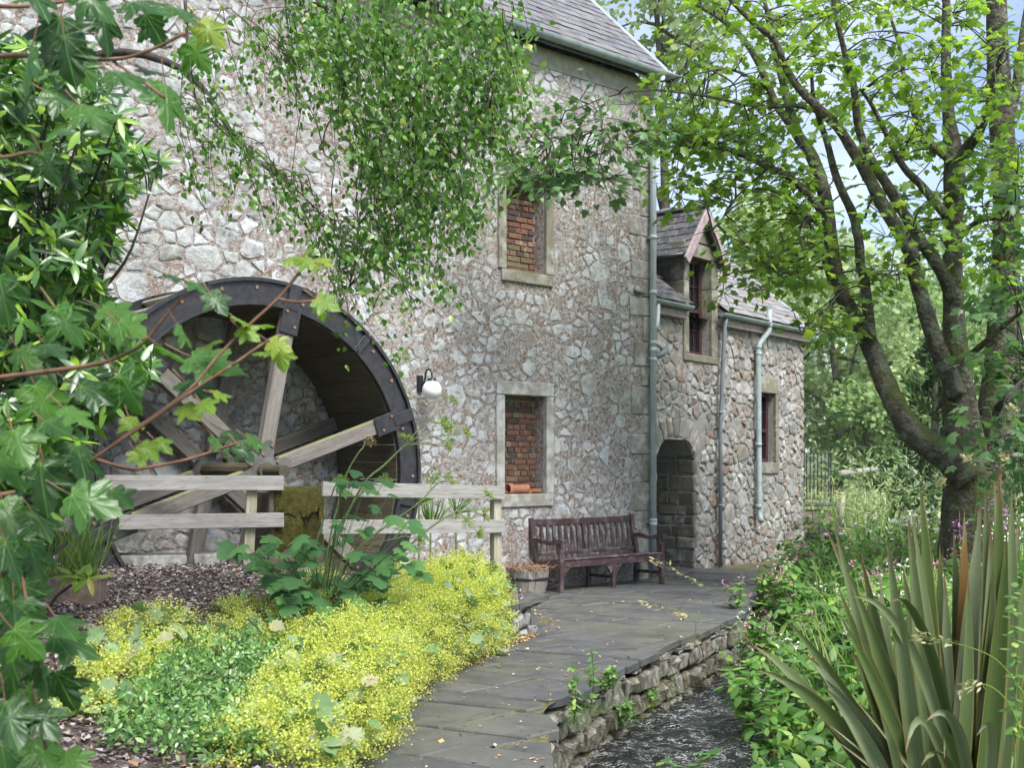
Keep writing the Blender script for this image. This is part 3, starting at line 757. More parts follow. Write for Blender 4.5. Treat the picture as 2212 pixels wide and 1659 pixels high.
course_wall('bed_wall', 'short return of the low bed wall beside the barrel planter', [(.23, 11.48), (.02, 12.0), (-.4, 12.5)], -.05, .30, (.12, .19), (.22, .45), M['terrace_stone'], .2, 1, cope=.1)
# ------------------------------------------------------------------ masonry tools
def scatter(s0, s1, z0, z1, rmin, rmax, asp=1.3, tries=30000, seed=1, dens=None):
    rr = random.Random(seed); out = []; cs = rmax * 1.35 * asp; grid = {}
    for _ in range(tries):
        x, z = rr.uniform(s0, s1), rr.uniform(z0, z1); r = rmin + (rmax - rmin) * rr.random() ** 1.7; gi, gj = int(x // cs), int(z // cs); ok = True
        for i in (gi - 1, gi, gi + 1):
            for j in (gj - 1, gj, gj + 1):
                for (a, b, q) in grid.get((i, j), ()):
                    if math.hypot((a - x) / asp, b - z) < (q + r) * .675: ok = False; break
                if not ok: break
            if not ok: break
        if ok: out.append((x, z, r)); grid.setdefault((gi, gj), []).append((x, z, r))
    return np.array(out)
def cells(pts, rects, box, gap, asp=1.3):
    """rubble polygons: power cells of the points, cut back by the joint and by the rectangles"""
    res = []
    for i, (x, z, r) in enumerate(pts):
        if any(a - .01 < x < b + .01 and c - .01 < z < d + .01 for a, b, c, d in rects): continue
        dx = (pts[:, 0] - x) / asp; dz = pts[:, 1] - z; d2 = dx * dx + dz * dz; nb = np.argsort(d2)[1:15]
        R_ = r * 1.35
        poly = [(x - R_ * asp, z - R_), (x + R_ * asp, z - R_), (x + R_ * asp, z + R_), (x - R_ * asp, z + R_)]
        k0 = rnd.uniform(.10, .34) * R_
        for (sx, sz) in ((1, 1), (-1, 1), (1, -1), (-1, -1)):
            q = (x + sx * (R_ * asp - k0), z + sz * (R_ - k0 * rnd.uniform(.3, 1.2))); poly = clip(poly, q, (sx * .6, sz * .8))
        g = gap * rnd.uniform(.5, 1.6)
        for j in nb:
            L = math.sqrt(d2[j]); 
            if L > R_ * 3.2: break
            f = r / (r + pts[j, 2]); f = .5 + (f - .5) * .8
            q = (x + (pts[j, 0] - x) * f, z + (pts[j, 1] - z) * f); nr = (dx[j] / L / asp, dz[j] / L); l2 = math.hypot(*nr); nr = (nr[0] / l2, nr[1] / l2)
            poly = clip(poly, (q[0] - nr[0] * g, q[1] - nr[1] * g), nr)
            if len(poly) < 3: break
        for a, b, c, d in rects:
            if len(poly) < 3: break
            if max(p[0] for p in poly) < a or min(p[0] for p in poly) > b or max(p[1] for p in poly) < c or min(p[1] for p in poly) > d: continue
            cand = [(a - x, (a, 0), (1, 0)), (x - b, (b, 0), (-1, 0)), (c - z, (0, c), (0, 1)), (z - d, (0, d), (0, -1))]
            _, q, nr = max(cand, key=lambda t: t[0]); poly = clip(poly, (q[0] - nr[0] * g, q[1] - nr[1] * g), nr)
        a, b, c, d = box
        for q, nr in (((a, 0), (-1, 0)), ((b, 0), (1, 0)), ((0, c), (0, -1)), ((0, d), (0, 1))):
            if len(poly) >= 3: poly = clip(poly, q, nr)
        if len(poly) >= 3 and area(poly) > .0012: res.append(poly)
    return res
def stone_mesh(poly, h, y0=0.0, rough=.25):
    """a stone of that outline standing h proud of the plane y = y0"""
    pts = []; n_ = len(poly); c = (sum(p[0] for p in poly) / n_, sum(p[1] for p in poly) / n_)
    for i in range(n_):
        a, b = poly[i], poly[(i + 1) % n_]; L = math.hypot(b[0] - a[0], b[1] - a[1])
        if L < .012: 
            if rnd.random() < .6: continue
        pts.append(a)
        if L > .07:
            t = rnd.uniform(.35, .65); j = L * rnd.uniform(-.07, .05)
            pts.append((a[0] + (b[0] - a[0]) * t + (b[1] - a[1]) / L * j, a[1] + (b[1] - a[1]) * t - (b[0] - a[0]) / L * j))
    if len(pts) < 3: return None
    m = len(pts); tx, tz = rnd.uniform(-.07, .07), rnd.uniform(-.07, .07); vs = []
    sd_ = rnd.uniform(0, 90)
    def relief(q): return h * rough * (1.2 * mnoise.noise(Vector((q[0] * 7, q[1] * 7, sd_))) + .7 * mnoise.noise(Vector((q[0] * 19, q[1] * 19, sd_))))
    for f, yy in ((1.0, y0 + .02), (.95, y0 - h * .62), (.66, y0 - h)):
        for p in pts:
            q = (c[0] + (p[0] - c[0]) * f, c[1] + (p[1] - c[1]) * f)
            dy = 0 if f == 1.0 else relief(q) + (tx * (q[0] - c[0]) + tz * (q[1] - c[1]))
            vs.append((q[0], yy + dy, q[1]))
    vs.append((c[0], y0 - h + relief(c), c[1]))
    fs = []
    for r_ in range(2):
        fs += [(r_ * m + i, r_ * m + (i + 1) % m, (r_ + 1) * m + (i + 1) % m, (r_ + 1) * m + i) for i in range(m)]
    fs += [(2 * m + i, 2 * m + (i + 1) % m, 3 * m) for i in range(m)]
    return vs, fs
def lay_stones(polys, mat, parent, hs, limit=300, seen=None, name='stone', y0=0.0, smooth=False, rough=.25):
    """the largest in view are stones of their own, the rest one part"""
    polys = [p if area(p) > 0 else p[::-1] for p in polys]
    polys.sort(key=lambda p: -area(p) * (1 if seen is None or seen(sum(q[0] for q in p) / len(p), sum(q[1] for q in p) / len(p)) else .05))
    rest = MB()
    for i, p in enumerate(polys):
        r_ = stone_mesh(p, rnd.uniform(*hs), y0, rough)
        if r_ is None: continue
        if i < limit: MB().add(*r_).build(name, mat, parent, smooth)
        else: rest.add(*r_)
    if rest.v: tag(rest.build('small_' + name + 's', mat, parent, smooth), kind='stuff')
def holed_wall(s0, s1, z0, z1, rects, thick, y0=0.0, step=.5):
    """a wall slab with rectangular openings and their reveals"""
    mb = MB(); S = sorted(set([s0, s1] + [r[0] for r in rects] + [r[1] for r in rects] + [round(x, 3) for x in np.arange(s0 + step, s1, step)]))
    Z = sorted(set([z0, z1] + [r[2] for r in rects] + [r[3] for r in rects]))
    inside = lambda s, z: any(a < s < b and c < z < d for a, b, c, d in rects)
    for i in range(len(S) - 1):
        for j in range(len(Z) - 1):
            if inside((S[i] + S[i + 1]) / 2, (Z[j] + Z[j + 1]) / 2): continue
            a, b, c, d = S[i], S[i + 1], Z[j], Z[j + 1]
            mb.add([(a, y0, c), (b, y0, c), (b, y0, d), (a, y0, d)], [(0, 1, 2, 3)])
    for a, b, c, d in rects:
        y1 = y0 + thick
        mb.add([(a, y0, c), (b, y0, c), (b, y0, d), (a, y0, d), (a, y1, c), (b, y1, c), (b, y1, d), (a, y1, d)], [(0, 4, 5, 1), (1, 5, 6, 2), (2, 6, 7, 3), (3, 7, 4, 0)])
    y1 = y0 + thick
    mb.add([(s0, y0, z0), (s1, y0, z0), (s1, y0, z1), (s0, y0, z1), (s0, y1, z0), (s1, y1, z0), (s1, y1, z1), (s0, y1, z1)], [(1, 5, 6, 2), (2, 6, 7, 3), (3, 7, 4, 0)])
    return mb
def relief_sheet(s0, s1, z0, z1, rects, step, amps, seed=0., y0=0.0):
    """rough pointing: a fine sheet that laps over the stone edges"""
    ns, nz = int((s1 - s0) / step) + 1, int((z1 - z0) / step) + 1; vs = []; fs = []
    for j in range(nz):
        z = z0 + (z1 - z0) * j / (nz - 1)
        for i in range(ns):
            s = s0 + (s1 - s0) * i / (ns - 1); y = y0
            for fr, am in amps: y -= am * mnoise.noise(Vector((s * fr, z * fr, seed + fr)))
            vs.append((s, y, z))
    for j in range(nz - 1):
        for i in range(ns - 1):
            s = s0 + (s1 - s0) * (i + .5) / (ns - 1); z = z0 + (z1 - z0) * (j + .5) / (nz - 1)
            if any(a < s < b and c < z < d for a, b, c, d in rects): continue
            fs.append((j * ns + i, j * ns + i + 1, (j + 1) * ns + i + 1, (j + 1) * ns + i))
    return np_mesh('pointing', np.array(vs), np.array(fs))
def gutter_mesh(s0, s1, y, z, r, mat, parent, name='gutter', step=.9):
    mb = MB(); k = 9
    for rr, up in ((r, 0), (r - .006, 1)):
        vs = []
        for s in (s0, s1):
            for i in range(k):
                th = math.pi * i / (k - 1); vs.append((s, y - rr * math.cos(th), z - rr * math.sin(th)))
        fs = [(i, k + i, k + i + 1, i + 1) for i in range(k - 1)]
        mb.add(vs, fs if not up else [tuple(reversed(f)) for f in fs])
    for s in (s0, s1):
        mb.add([(s, y - r * math.cos(math.pi * i / (k - 1)), z - r * math.sin(math.pi * i / (k - 1))) for i in range(k)], [tuple(range(k))])
    g_ = mb.build(name, mat, parent, True)
    s = s0 + step * .4
    while s < s1:
        vs = []; cb = MB()
        for e in (0, .05):
            for i in range(k):
                th = math.pi * i / (k - 1); vs.append((s + e, y - (r + .009) * math.cos(th), z - (r + .009) * math.sin(th)))
        cb.add(vs, [(i, k + i, k + i + 1, i + 1) for i in range(k - 1)]).build('gutter_joint', mat, g_, True)
        s += step
    return g_
def slates(parent, mat, s0, s1, y0, z0, ang, length, wid, expo, limit, skip=None, flip=1, jitter=.004):
    """a slated slope rising from (y0, z0) into the building at that angle"""
    t = 0.0; row = 0; items = []
    while t < length:
        s = s0 - (wid * .5 if row % 2 else 0) - rnd.uniform(0, .03)
        while s < s1:
            w_ = wid * rnd.uniform(.8, 1.2); a, b = max(s, s0), min(s + w_, s1)
            if b - a > .05 and not (skip and skip((a + b) / 2, t)): items.append((a, b, t))
            s += w_
        t += expo; row += 1
    rest = MB(); ca, sa = math.cos(ang), math.sin(ang)
    for i, (a, b, t) in enumerate(items):
        L = expo * 1.75; tilt = ang - .055 + rnd.uniform(-.012, .012); lift = .022 + rnd.uniform(-jitter, jitter)
        c2, s2 = math.cos(tilt), math.sin(tilt); tt = t - rnd.uniform(-.008, .012)
        o_ = Vector(((a + b) / 2, y0 + tt * ca - lift * sa, z0 + tt * sa + lift * ca)); dv = Vector((0, c2, s2)); nn = Vector((0, -s2, c2))
        rot = Matrix(((1, 0, 0), (0, c2, -s2), (0, s2, c2)))
        mb = rest if i >= limit else MB()
        mb.box(o_ + dv * (L / 2), (b - a - .006, L, .011), .004, rot, .0018)
        if i < limit: mb.build('slate', mat, parent)
    if rest.v: tag(rest.build('more_slates', mat, parent), kind='stuff')

# ------------------------------------------------------------------ the mill
mill = thing('mill', 'tall rubble stone watermill with bricked-up windows and a slate roof', 'building', MILL_O, MILL_A)
S1, ZT = 12.68, 7.02
UPW, LOW = (9.80, 10.50, 4.20, 5.40), (9.77, 10.50, 1.27, 2.565)
wall = holed_wall(1.2, S1, -1.0, 7.25, [UPW, LOW], .22, .035).build('wall', M['mill_mortar'], mill)
surr = [(9.66, 10.64, 4.04, 5.58), (9.63, 10.64, 1.10, 2.745)]
quo = []; z = -.1; k = 0
while z < 6.9:
    h = rnd.uniform(.26, .42); wq = rnd.uniform(.44, .58) if k % 2 else rnd.uniform(.24, .34); quo.append((S1 - wq, S1 + .02, z, min(z + h, 6.95))); z += h; k += 1
g2 = lambda r, e: (r[0] - e, r[1] + e, r[2] - e, r[3] + e)
link('pointing', relief_sheet(3.0, S1 - .005, -.6, 6.98, [g2(UPW, .06), g2(LOW, .06)], .034, ((4.5, .008), (13, .009), (31, .008)), 0., -.003), M['mill_mortar'], wall, False)
# bigger, roughly coursed stones on the wheel side of the straight joint
pts = scatter(2.4, 6.31, -.8, 7.0, .055, .25, 1.45, 20000, 8)
polys = cells(pts, [], (2.4, 6.30, -.8, 6.97), .012, 1.45)
lay_stones(polys, M['mill_stone'], wall, (.002, .020), 170, lambda s, z: s > 3.6 and z > .6, 'coursed_stone', rough=.5)
pts = scatter(6.31, S1 - .1, -.6, 7.0, .055, .25, 1.25, 30000, 3)
polys = cells(pts, [(a, b, c, d) for a, b, c, d in surr + quo], (6.33, S1, -.6, 6.97), .016)
lay_stones(polys, M['mill_stone'], wall, (.0, .012), 300, lambda s, z: z > .2, 'stone', rough=.5)
for a, b, c, d in quo:
    MB().box(((a + b) / 2, .06, (c + d) / 2), (b - a - .012, .165, d - c - .012), .014, None, .008).build('quoin', M['quoin'], wall)
MB().box(((1.2 + S1) / 2, -.002, 7.10), (S1 - 1.2 + .02, .03, .26), .004).build('eaves_band', M['cement'], mill)

def brick_window(op, su, name, pale, label):
    a, b, c, d = op; m = M['dressed_pale'] if pale else M['dressed']
    w_ = empty(name, parent=mill); w_['label'] = label
    for nm, (x0, x1, y0, y1) in dict(lintel=(su[0], su[1], d, su[3]), sill=(su[0] + .05, su[1] - .02, su[2], c), jamb=(su[0], a, c, d), jamb2=(b, su[1], c, d)).items():
        MB().box(((x0 + x1) / 2, .085, (y0 + y1) / 2), (x1 - x0 - .006, .23 if nm != 'sill' else .25, y1 - y0 - .006), .008, None, .003).build(nm.replace('2', ''), m, w_)
    MB().box(((a + b) / 2, .30, (c + d) / 2), (b - a, .16, d - c), 0).build('brick_bed', M['brick_mortar'], w_)
    z = c + .006; r_ = 0
    bm = {}
    while z + .05 < d:
        hh = .066; s = a - (.11 if r_ % 2 else rnd.uniform(0, .04)); header = r_ % 4 == 3
        while s < b:
            L = (.105 if header else .215) * rnd.uniform(.92, 1.06); x0, x1 = max(s, a + .004), min(s + L, b - .004)
            if x1 - x0 > .03:
                alg = (z - c < .38 and name == 'upper_window' and rnd.random() < .7) or (z > d - .32 and name != 'upper_window' and rnd.random() < .8)
                MB().box(((x0 + x1) / 2, .222 + rnd.uniform(-.008, .006), z + hh / 2), (x1 - x0, .06, min(hh, d - z - .004)), .006, None, .002).build('brick', M['brick_algae'] if alg else M['brick'], w_)
            s += L + .012
        z += hh + .011; r_ += 1
    return w_
brick_window(UPW, surr[0], 'upper_window', False, 'upper window blocked with mixed bricks')
lw = brick_window(LOW, surr[1], 'lower_window', True, 'lower window blocked with red and black bricks')

# mill roof
RA = RAD(44)
roof = MB()
yr = 3.6; zr = 7.27 + (yr + .2) * math.tan(RA)
roof.add([(1.2, -.2, 7.27), (12.80, -.2, 7.27), (12.80, yr, zr), (1.2, yr, zr), (1.2, 7.4, 7.27), (12.80, 7.4, 7.27), (1.2, -.2, 7.20), (12.80, -.2, 7.20), (12.80, yr, zr - .1), (1.2, yr, zr - .1)],
         [(0, 1, 2, 3), (3, 2, 5, 4), (6, 9, 8, 7), (0, 6, 7, 1), (1, 7, 8, 2)])
roof = roof.build('roof', M['slate_dark'], mill)
slates(roof, M['slate'], 8.6, 12.74, -.24, 7.29, RA, 3.4, .27, .20, 300)
slates(roof, M['slate'], 1.2, 8.58, -.24, 7.29, RA, 3.4, .27, .20, 0)
vb = MB(); p0, p1 = Vector((12.79, -.22, 7.33)), Vector((12.79, yr, zr + .06)); vb.bar(p0, p1, .12, .035, .006); vb.build('verge_flashing', M['lead'], roof)
MB().bar((1.2, yr, zr + .05), (12.85, yr, zr + .05), .22, .07, .02).build('ridge', M['lead'], roof)
# the gable end and the far side
gb = MB(); gb.add([(S1 - .002, .02, -1), (S1 - .002, 7.2, -1), (S1 - .002, 7.2, 7.1), (S1 - .002, yr, zr - .12), (S1 - .002, .02, 7.1)], [(0, 1, 2, 3, 4)])
gb.add([(1.2, 7.2, -1), (S1, 7.2, -1), (S1, 7.2, 7.2), (1.2, 7.2, 7.2)], [(1, 0, 3, 2)]); gb.add([(1.2, 0, -1), (1.2, 7.2, -1), (1.2, 7.2, 7.1), (1.2, yr, zr - .12), (1.2, 0, 7.1)], [(4, 3, 2, 1, 0)])
gb.build('gable_wall', M['mill_mortar'], mill)
gutter_mesh(1.2, 12.86, -.27, 7.30, .07, M['gutter'], mill, step=1.1)
dp = MB(); dp.tube([(12.53, -.27, 7.25), (12.53, -.26, 7.1), (12.53, -.12, 6.9), (12.53, -.10, 6.75), (12.53, -.10, .02)], .047, 14)
dp = dp.build('downpipe', M['pipe'], mill, True)
for zz in (6.7, 4.95, 4.15, 3.42, 3.32, 3.18, .85, .80):
    MB().lathe([(.047, -.03), (.057, -.025), (.057, .025), (.047, .03)], 14, (12.53, -.10, zz)).build('pipe_collar', M['pipe'], dp, True)
for zz in (4.93, 3.2, .82): MB().box((12.53, -.05, zz), (.16, .08, .025), .004).build('pipe_bracket', M['pipe_dark'], dp)
bh = MB(); bh.tube([(12.56, -.12, 3.22), (12.66, -.16, 3.26), (12.74, -.17, 3.34)], [.04, .045, .05], 12); bh.build('branch_socket', M['pipe_dark'], dp, True)

# wall lamp
lampo = mill_pt(8.40, 0, 2.645)
lamp = thing('wall_lamp', 'swan-neck wall lamp with a white opal globe on the mill wall', 'lamp', lampo, MILL_A)
MB().box((0, -.03, 0), (.075, .06, .20), .012).build('back_plate', M['lampblack'], lamp)
aa, ar = smooth_line([(0, -.05, -.02), (0, -.10, -.01), (0, -.13, .05), (0, -.15, .13), (0, -.20, .165), (0, -.26, .13), (0, -.27, .07), (0, -.27, .04)], [.012] * 8)
MB().tube(aa, ar, 10).build('arm', M['lampblack'], lamp, True)
MB().lathe([(.02, .055), (.05, .05), (.055, .02), (.06, .005)], 20, (0, -.27, 0)).build('gallery', M['lampblack'], lamp, True)
pr = [(.118 * math.sin(t), -.09 - .118 * math.cos(t)) for t in np.linspace(.02, math.pi - .42, 16)]
MB().lathe(pr, 28, (0, -.27, 0)).build('globe', M['globe'], lamp, True)

# broken clay pipe lying on the sill
tp = thing('clay_pipe', 'broken terracotta pipe lying on the sill of the lower brick window', 'pipe', mill_pt(9.92, .10, 1.335), MILL_A)
prof = [(.058, 0), (.070, 0), (.072, .06), (.060, .07), (.060, .30), (.066, .31), (.066, .34), (.050, .34), (.050, .02), (.058, 0)]
bm_ = MB().lathe(prof, 20, cap=False); bm_.v = [(z, y, x) for x, y, z in bm_.v]; bm_.build('barrel', M['terracotta'], tp, True)
sh = MB().lathe([(.052, 0), (.060, 0), (.060, .16), (.052, .16)], 20, cap=False); sh.v = [(z + .37, y + .02, x * .8 - .012) for x, y, z in sh.v if True]
sh.f = [f for f in sh.f if all(sh.v[i][2] < .005 for i in f)]
s_ = sh.build('shard', M['terracotta'], empty('clay_shard')); sp = s_.parent; s_.location = (0, 0, 0)
sp.location = mill_pt(9.94, .08, 1.33); sp.rotation_euler = (0, 0, MILL_A); tag(sp, 'curved terracotta shard beside the broken clay pipe on the sill', 'shard')

# ------------------------------------------------------------------ the annex
ann = thing('annex', 'lower stone annex with a dormer and slate roof joined to the mill', 'building', ANNEX_O, ANNEX_A)
A0, A1, AZ = 14.0, 19.95, 4.0
DOOR = (14.86, 15.98, -.3, 2.08); LWIN = (18.22, 18.79, 1.70, 2.905); DWIN = (15.79, 16.50, 3.40, 4.93)
aw = holed_wall(A0, A1, -.4, AZ, [DOOR, LWIN, (15.79, 16.50, 3.40, AZ)], .30, .03)
# the arch: two shaped haunches under the crown of the doorway
def arch_z(s):
    t = (s - 15.42) / .56; return 2.075 - .30 * max(0, abs(t) - .25) ** 2.2 / (.75 ** 2.2)
k = 14; pa = [(DOOR[0] + (DOOR[1] - DOOR[0]) * i / k) for i in range(k + 1)]
for i in range(k):
    a, b = pa[i], pa[i + 1]; za, zb = arch_z(a), arch_z(b)
    aw.add([(a, -.001, za), (b, -.001, zb), (b, -.001, 2.09), (a, -.001, 2.09), (a, 1.1, za), (b, 1.1, zb)], [(0, 1, 2, 3), (0, 4, 5, 1)])
awl = aw.build('wall', M['annex_mortar'], ann)
link('pointing', relief_sheet(A0, A1 - .004, -.2, AZ, [(14.86, 15.98, -.4, 2.06), g2(LWIN, .04), (15.75, 16.54, 3.38, 4.2)], .036, ((5, .008), (14, .012), (33, .010)), 7., -.004), M['annex_mortar'], awl, False)
asur = [(15.63, 16.70, 3.28, 5.2), (18.08, 18.91, 1.50, 3.18)]
dsur = (14.5, 16.0, -.4, 2.09)
pts = scatter(A0, A1, -.2, AZ, .065, .24, 1.15, 16000, 5)
polys = cells(pts, asur + [(DOOR[0], DOOR[1], -.4, 2.0)], (A0, A1, -.2, AZ - .02), .013, 1.15)
polys = [p for p in polys if not (14.9 < sum(q[0] for q in p) / len(p) < 16.35 and 1.85 < sum(q[1] for q in p) / len(p) < 2.42)]
lay_stones(polys, M['annex_stone'], awl, (.012, .040), 300, lambda s, z: z > .0 and s > 14.6, 'stone', rough=.4)
# voussoirs over the doorway
for i in range(9):
    t0, t1 = -1.12 + 2.24 * i / 9, -1.12 + 2.24 * (i + 1) / 9
    f = lambda t, r_: (15.42 + t * .56 + t * r_ * .30, (arch_z(15.42 + max(-1, min(1, t)) * .56) - (.12 if abs(t) > 1 else 0)) + r_ * .32)
    poly = [f(t0, 0), f(t1, 0), f(t1, 1), f(t0, 1)]
    r_ = stone_mesh([(x + rnd.uniform(-.012, .012), z + rnd.uniform(-.012, .012)) for x, z in shrink(poly if area(poly) > 0 else poly[::-1], .008)], .03)
    if r_: MB().add(*r_).build('voussoir', M['annex_stone'], awl)
# deep doorway
dr = empty('doorway', parent=ann)
db = MB(); db.add([(DOOR[0], 0.0, -.3), (DOOR[0], 1.1, -.3), (DOOR[0], 1.1, 2.1), (DOOR[0], 0.0, 2.1)], [(0, 1, 2, 3)])
db.add([(DOOR[1], 0.30, -.3), (DOOR[1], 1.1, -.3), (DOOR[1], 1.1, 2.1), (DOOR[1], .30, 2.1)], [(3, 2, 1, 0)])
db.add([(DOOR[0], 1.1, -.3), (DOOR[1], 1.1, -.3), (DOOR[1], 1.1, 2.1), (DOOR[0], 1.1, 2.1)], [(0, 1, 2, 3)])
db.add([(DOOR[0], .3, 2.1), (DOOR[1], .3, 2.1), (DOOR[1], 1.1, 2.1), (DOOR[0], 1.1, 2.1)], [(0, 1, 2, 3)])
db.build('recess', M['annex_mortar'], dr)
z = -.05
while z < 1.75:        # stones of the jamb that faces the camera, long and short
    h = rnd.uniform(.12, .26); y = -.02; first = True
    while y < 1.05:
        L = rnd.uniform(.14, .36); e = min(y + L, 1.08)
        MB().box((DOOR[1] + .045, (y + e) / 2, z + h / 2), (.13, e - y - .014, min(h, 1.92 - z) - .014), .02, None, .012).build('jamb_stone', M['wall_low'], dr)  # dark stone for moss, and the recess's shade put into its colour
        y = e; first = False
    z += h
MB().box((15.42, 1.06, .9), (1.0, .05, 1.9), .005).build('shade_panel', M['dark'], dr)  # near-black panel at the back; the recess's shade is in its colour
MB().box((15.42, .45, -.02), (1.3, 1.3, .09), .01).build('threshold', M['flag'], dr)

def sash_window(op, q, name, parent, bars, surround, m):
    a, b, c, d = op; w_ = empty(name, parent=parent)
    MB().add([(a, q + .03, c), (b, q + .03, c), (b, q + .03, d), (a, q + .03, d)], [(0, 1, 2, 3)]).build('pane', M['glass'], w_)
    for x in (a + .035, b - .035): MB().box((x, q, (c + d) / 2), (.07, .06, d - c), .006).build('frame', M['sash'], w_)
    for zz, t in ((c + .035, .07), (d - .03, .06), ((c + d) / 2 - .05, .055)): MB().box(((a + b) / 2, q - .004, zz), (b - a - .14, .062, t), .006).build('frame_rail', M['sash'], w_)
    for i in range(1, bars + 1):
        x = a + .07 + (b - a - .14) * i / (bars + 1); MB().box((x, q + .012, (c + d) / 2), (.02, .03, d - c - .12), .003).build('glazing_bar', M['sash'], w_)
    for f in (.27, .73): MB().box(((a + b) / 2, q + .013, c + (d - c) * f), (b - a - .14, .028, .018), .003).build('glazing_bar', M['sash'], w_)
    su = surround
    z = su[2] + .12
    MB().box(((su[0] + su[1]) / 2, .09, (su[2] + c) / 2), (su[1] - su[0] - .006, .26, c - su[2] - .006), .008).build('sill', m, w_)
    if su[3] > d: MB().box(((su[0] + su[1]) / 2, .09, (su[3] + d) / 2), (su[1] - su[0] - .006, .25, su[3] - d - .006), .008, None, .004).build('lintel', m, w_)
    for x0, x1 in ((su[0], a), (b, su[1])):
        z = c
        while z < d - .01:
            h = min(rnd.uniform(.4, .62), d - z)
            if d - z - h < .2: h = d - z
            MB().box(((x0 + x1) / 2, .092, z + h / 2), (x1 - x0 - .004, .25, h - .006), .008, None, .003).build('jamb', m, w_); z += h
    return w_
sash_window(LWIN, .15, 'window', ann, 1, asur[1], M['dressed'])

# dormer
dm = empty('dormer', parent=ann)
dz = 4.97; dc = 16.165; az_ = 5.72
body = MB()
for x in (15.64, 16.69):
    body.add([(x, .215, 3.9), (x, 2.0, 3.9), (x, 2.0, dz), (x, .215, dz)], [(0, 1, 2, 3) if x < 16 else (3, 2, 1, 0)])
body.add([(15.64, .0, dz), (16.69, .0, dz), (dc, .0, az_ - .06)], [(0, 1, 2)])
body.build('cheek', M['slate_dark'], dm)
gs = stone_mesh([(15.72, dz + .20), (16.61, dz + .20), (dc + .04, az_ - .1), (dc - .04, az_ - .1)], .02); MB().add(*gs).build('gable_stone', M['dressed'], dm)
sash_window(DWIN, .18, 'sash_window', dm, 3, (15.63, 16.70, 3.28, dz + .18), M['dressed'])
for o in list(dm.children):
    if o.name.startswith('sash_window'): o.parent = ann
sl = MB()
hw = .64; ez = 4.90
for sg in (-1, 1):
    p = [(dc + sg * hw, -.16, ez), (dc, -.16, az_), (dc, 2.4, az_), (dc + sg * hw, 2.4, ez)]
    sl.add(p + [(x, y, z - .05) for x, y, z in p], [(0, 1, 2, 3) if sg > 0 else (3, 2, 1, 0), (4, 7, 6, 5) if sg > 0 else (5, 6, 7, 4), (0, 4, 5, 1)])
sl.build('roof_deck', M['slate_dark'], dm)
da = math.atan2(az_ - ez, hw); LL = math.hypot(hw, az_ - ez)
for sg in (-1, 1):
    t = 0.0; row = 0
    while t < LL - .04:
        y = -.17 - (.1 if row % 2 else 0)
        while y < 2.2:
            w_ = rnd.uniform(.18, .26); ya, yb = max(y, -.17), y + w_
            if yb - ya > .05:
                tilt = da - .07; L = min(.26, LL - t + .02); dv = Vector((-sg * math.cos(tilt), 0, math.sin(tilt))); nn = Vector((sg * math.sin(tilt), 0, math.cos(tilt)))
                base = Vector((dc + sg * hw, 0, ez)) + Vector((-sg * math.cos(da), 0, math.sin(da))) * t + nn * .024
                rot = Matrix((dv, Vector((0, 1, 0)), nn if True else nn)).transposed()
                MB().box(base + dv * (L / 2) + Vector((0, (ya + yb) / 2, 0)), (L, yb - ya - .006, .012), .004, rot, .002).build('slate', M['slate_dark'] if sg < 0 else M['slate'], dm)
            y += w_
        t += .15; row += 1
MB().bar((dc, -.2, az_ + .05), (dc, 2.4, az_ + .05), .14, .06, .015).build('ridge', M['lead'], dm)
for sg in (-1, 1):
    b = MB().bar((dc + sg * (hw + .02), -.15, ez - .10), (dc + sg * .0, -.15 + .004 * sg, az_ - .06), .04, .15, .006).build('bargeboard', M['bargeboard'], dm)
MB().tube([(15.47, -.12, ez - .01), (15.47, 1.0, ez - .01)], .04, 10).build('dormer_gutter', M['lampblack'], dm, True)

# annex roof
RB = RAD(40); yr2 = 2.3; zr2 = 4.10 + (yr2 + .15) * math.tan(RB)
ar_ = MB(); tn = math.tan(RB)
def deck(a, b, y0):
    z0 = 4.10 + (y0 + .15) * tn
    ar_.add([(a, y0, z0), (b, y0, z0), (b, yr2, zr2), (a, yr2, zr2), (a, y0, z0 - .08), (b, y0, z0 - .08), (b, yr2, zr2 - .1), (a, yr2, zr2 - .1)], [(0, 1, 2, 3), (4, 7, 6, 5), (0, 4, 5, 1), (1, 5, 6, 2), (0, 3, 7, 4)])
deck(A0, 15.62, -.15); deck(15.62, 16.71, .78); deck(16.71, 20.08, -.15)
ar_.add([(A0, yr2, zr2), (20.08, yr2, zr2), (20.08, 4.8, 4.10), (A0, 4.8, 4.10)], [(0, 1, 2, 3)])
# leave the dormer's footprint out of the eaves
ar_o = ar_.build('roof', M['slate_dark'], ann)
inD = lambda s, t: 15.58 < s < 16.76 and t < 1.15
slates(ar_o, M['slate_warm'], 16.72, 20.04, -.20, 4.12, RB, 3.1, .24, .17, 260, inD)
slates(ar_o, M['slate_dark'], 14.0, 16.72, -.20, 4.12, RB, 3.1, .24, .17, 40, inD)
MB().bar((20.07, -.2, 4.14), (20.07, yr2, zr2 + .04), .10, .04, .006).build('verge_flashing', M['lead'], ar_o)
MB().bar((A0, yr2, zr2 + .04), (20.1, yr2, zr2 + .04), .2, .06, .02).build('ridge', M['lead'], ar_o)
eg = MB(); eg.add([(A1 - .002, .02, -.4), (A1 - .002, 4.6, -.4), (A1 - .002, 4.6, 4.05), (A1 - .002, yr2, zr2 - .1), (A1 - .002, .02, 4.05)], [(0, 1, 2, 3, 4)]); eg.add([(A0, 4.6, -.4), (A1, 4.6, -.4), (A1, 4.6, 4.05), (A0, 4.6, 4.05)], [(1, 0, 3, 2)]); eg.build('gable_wall', M['annex_mortar'], ann)
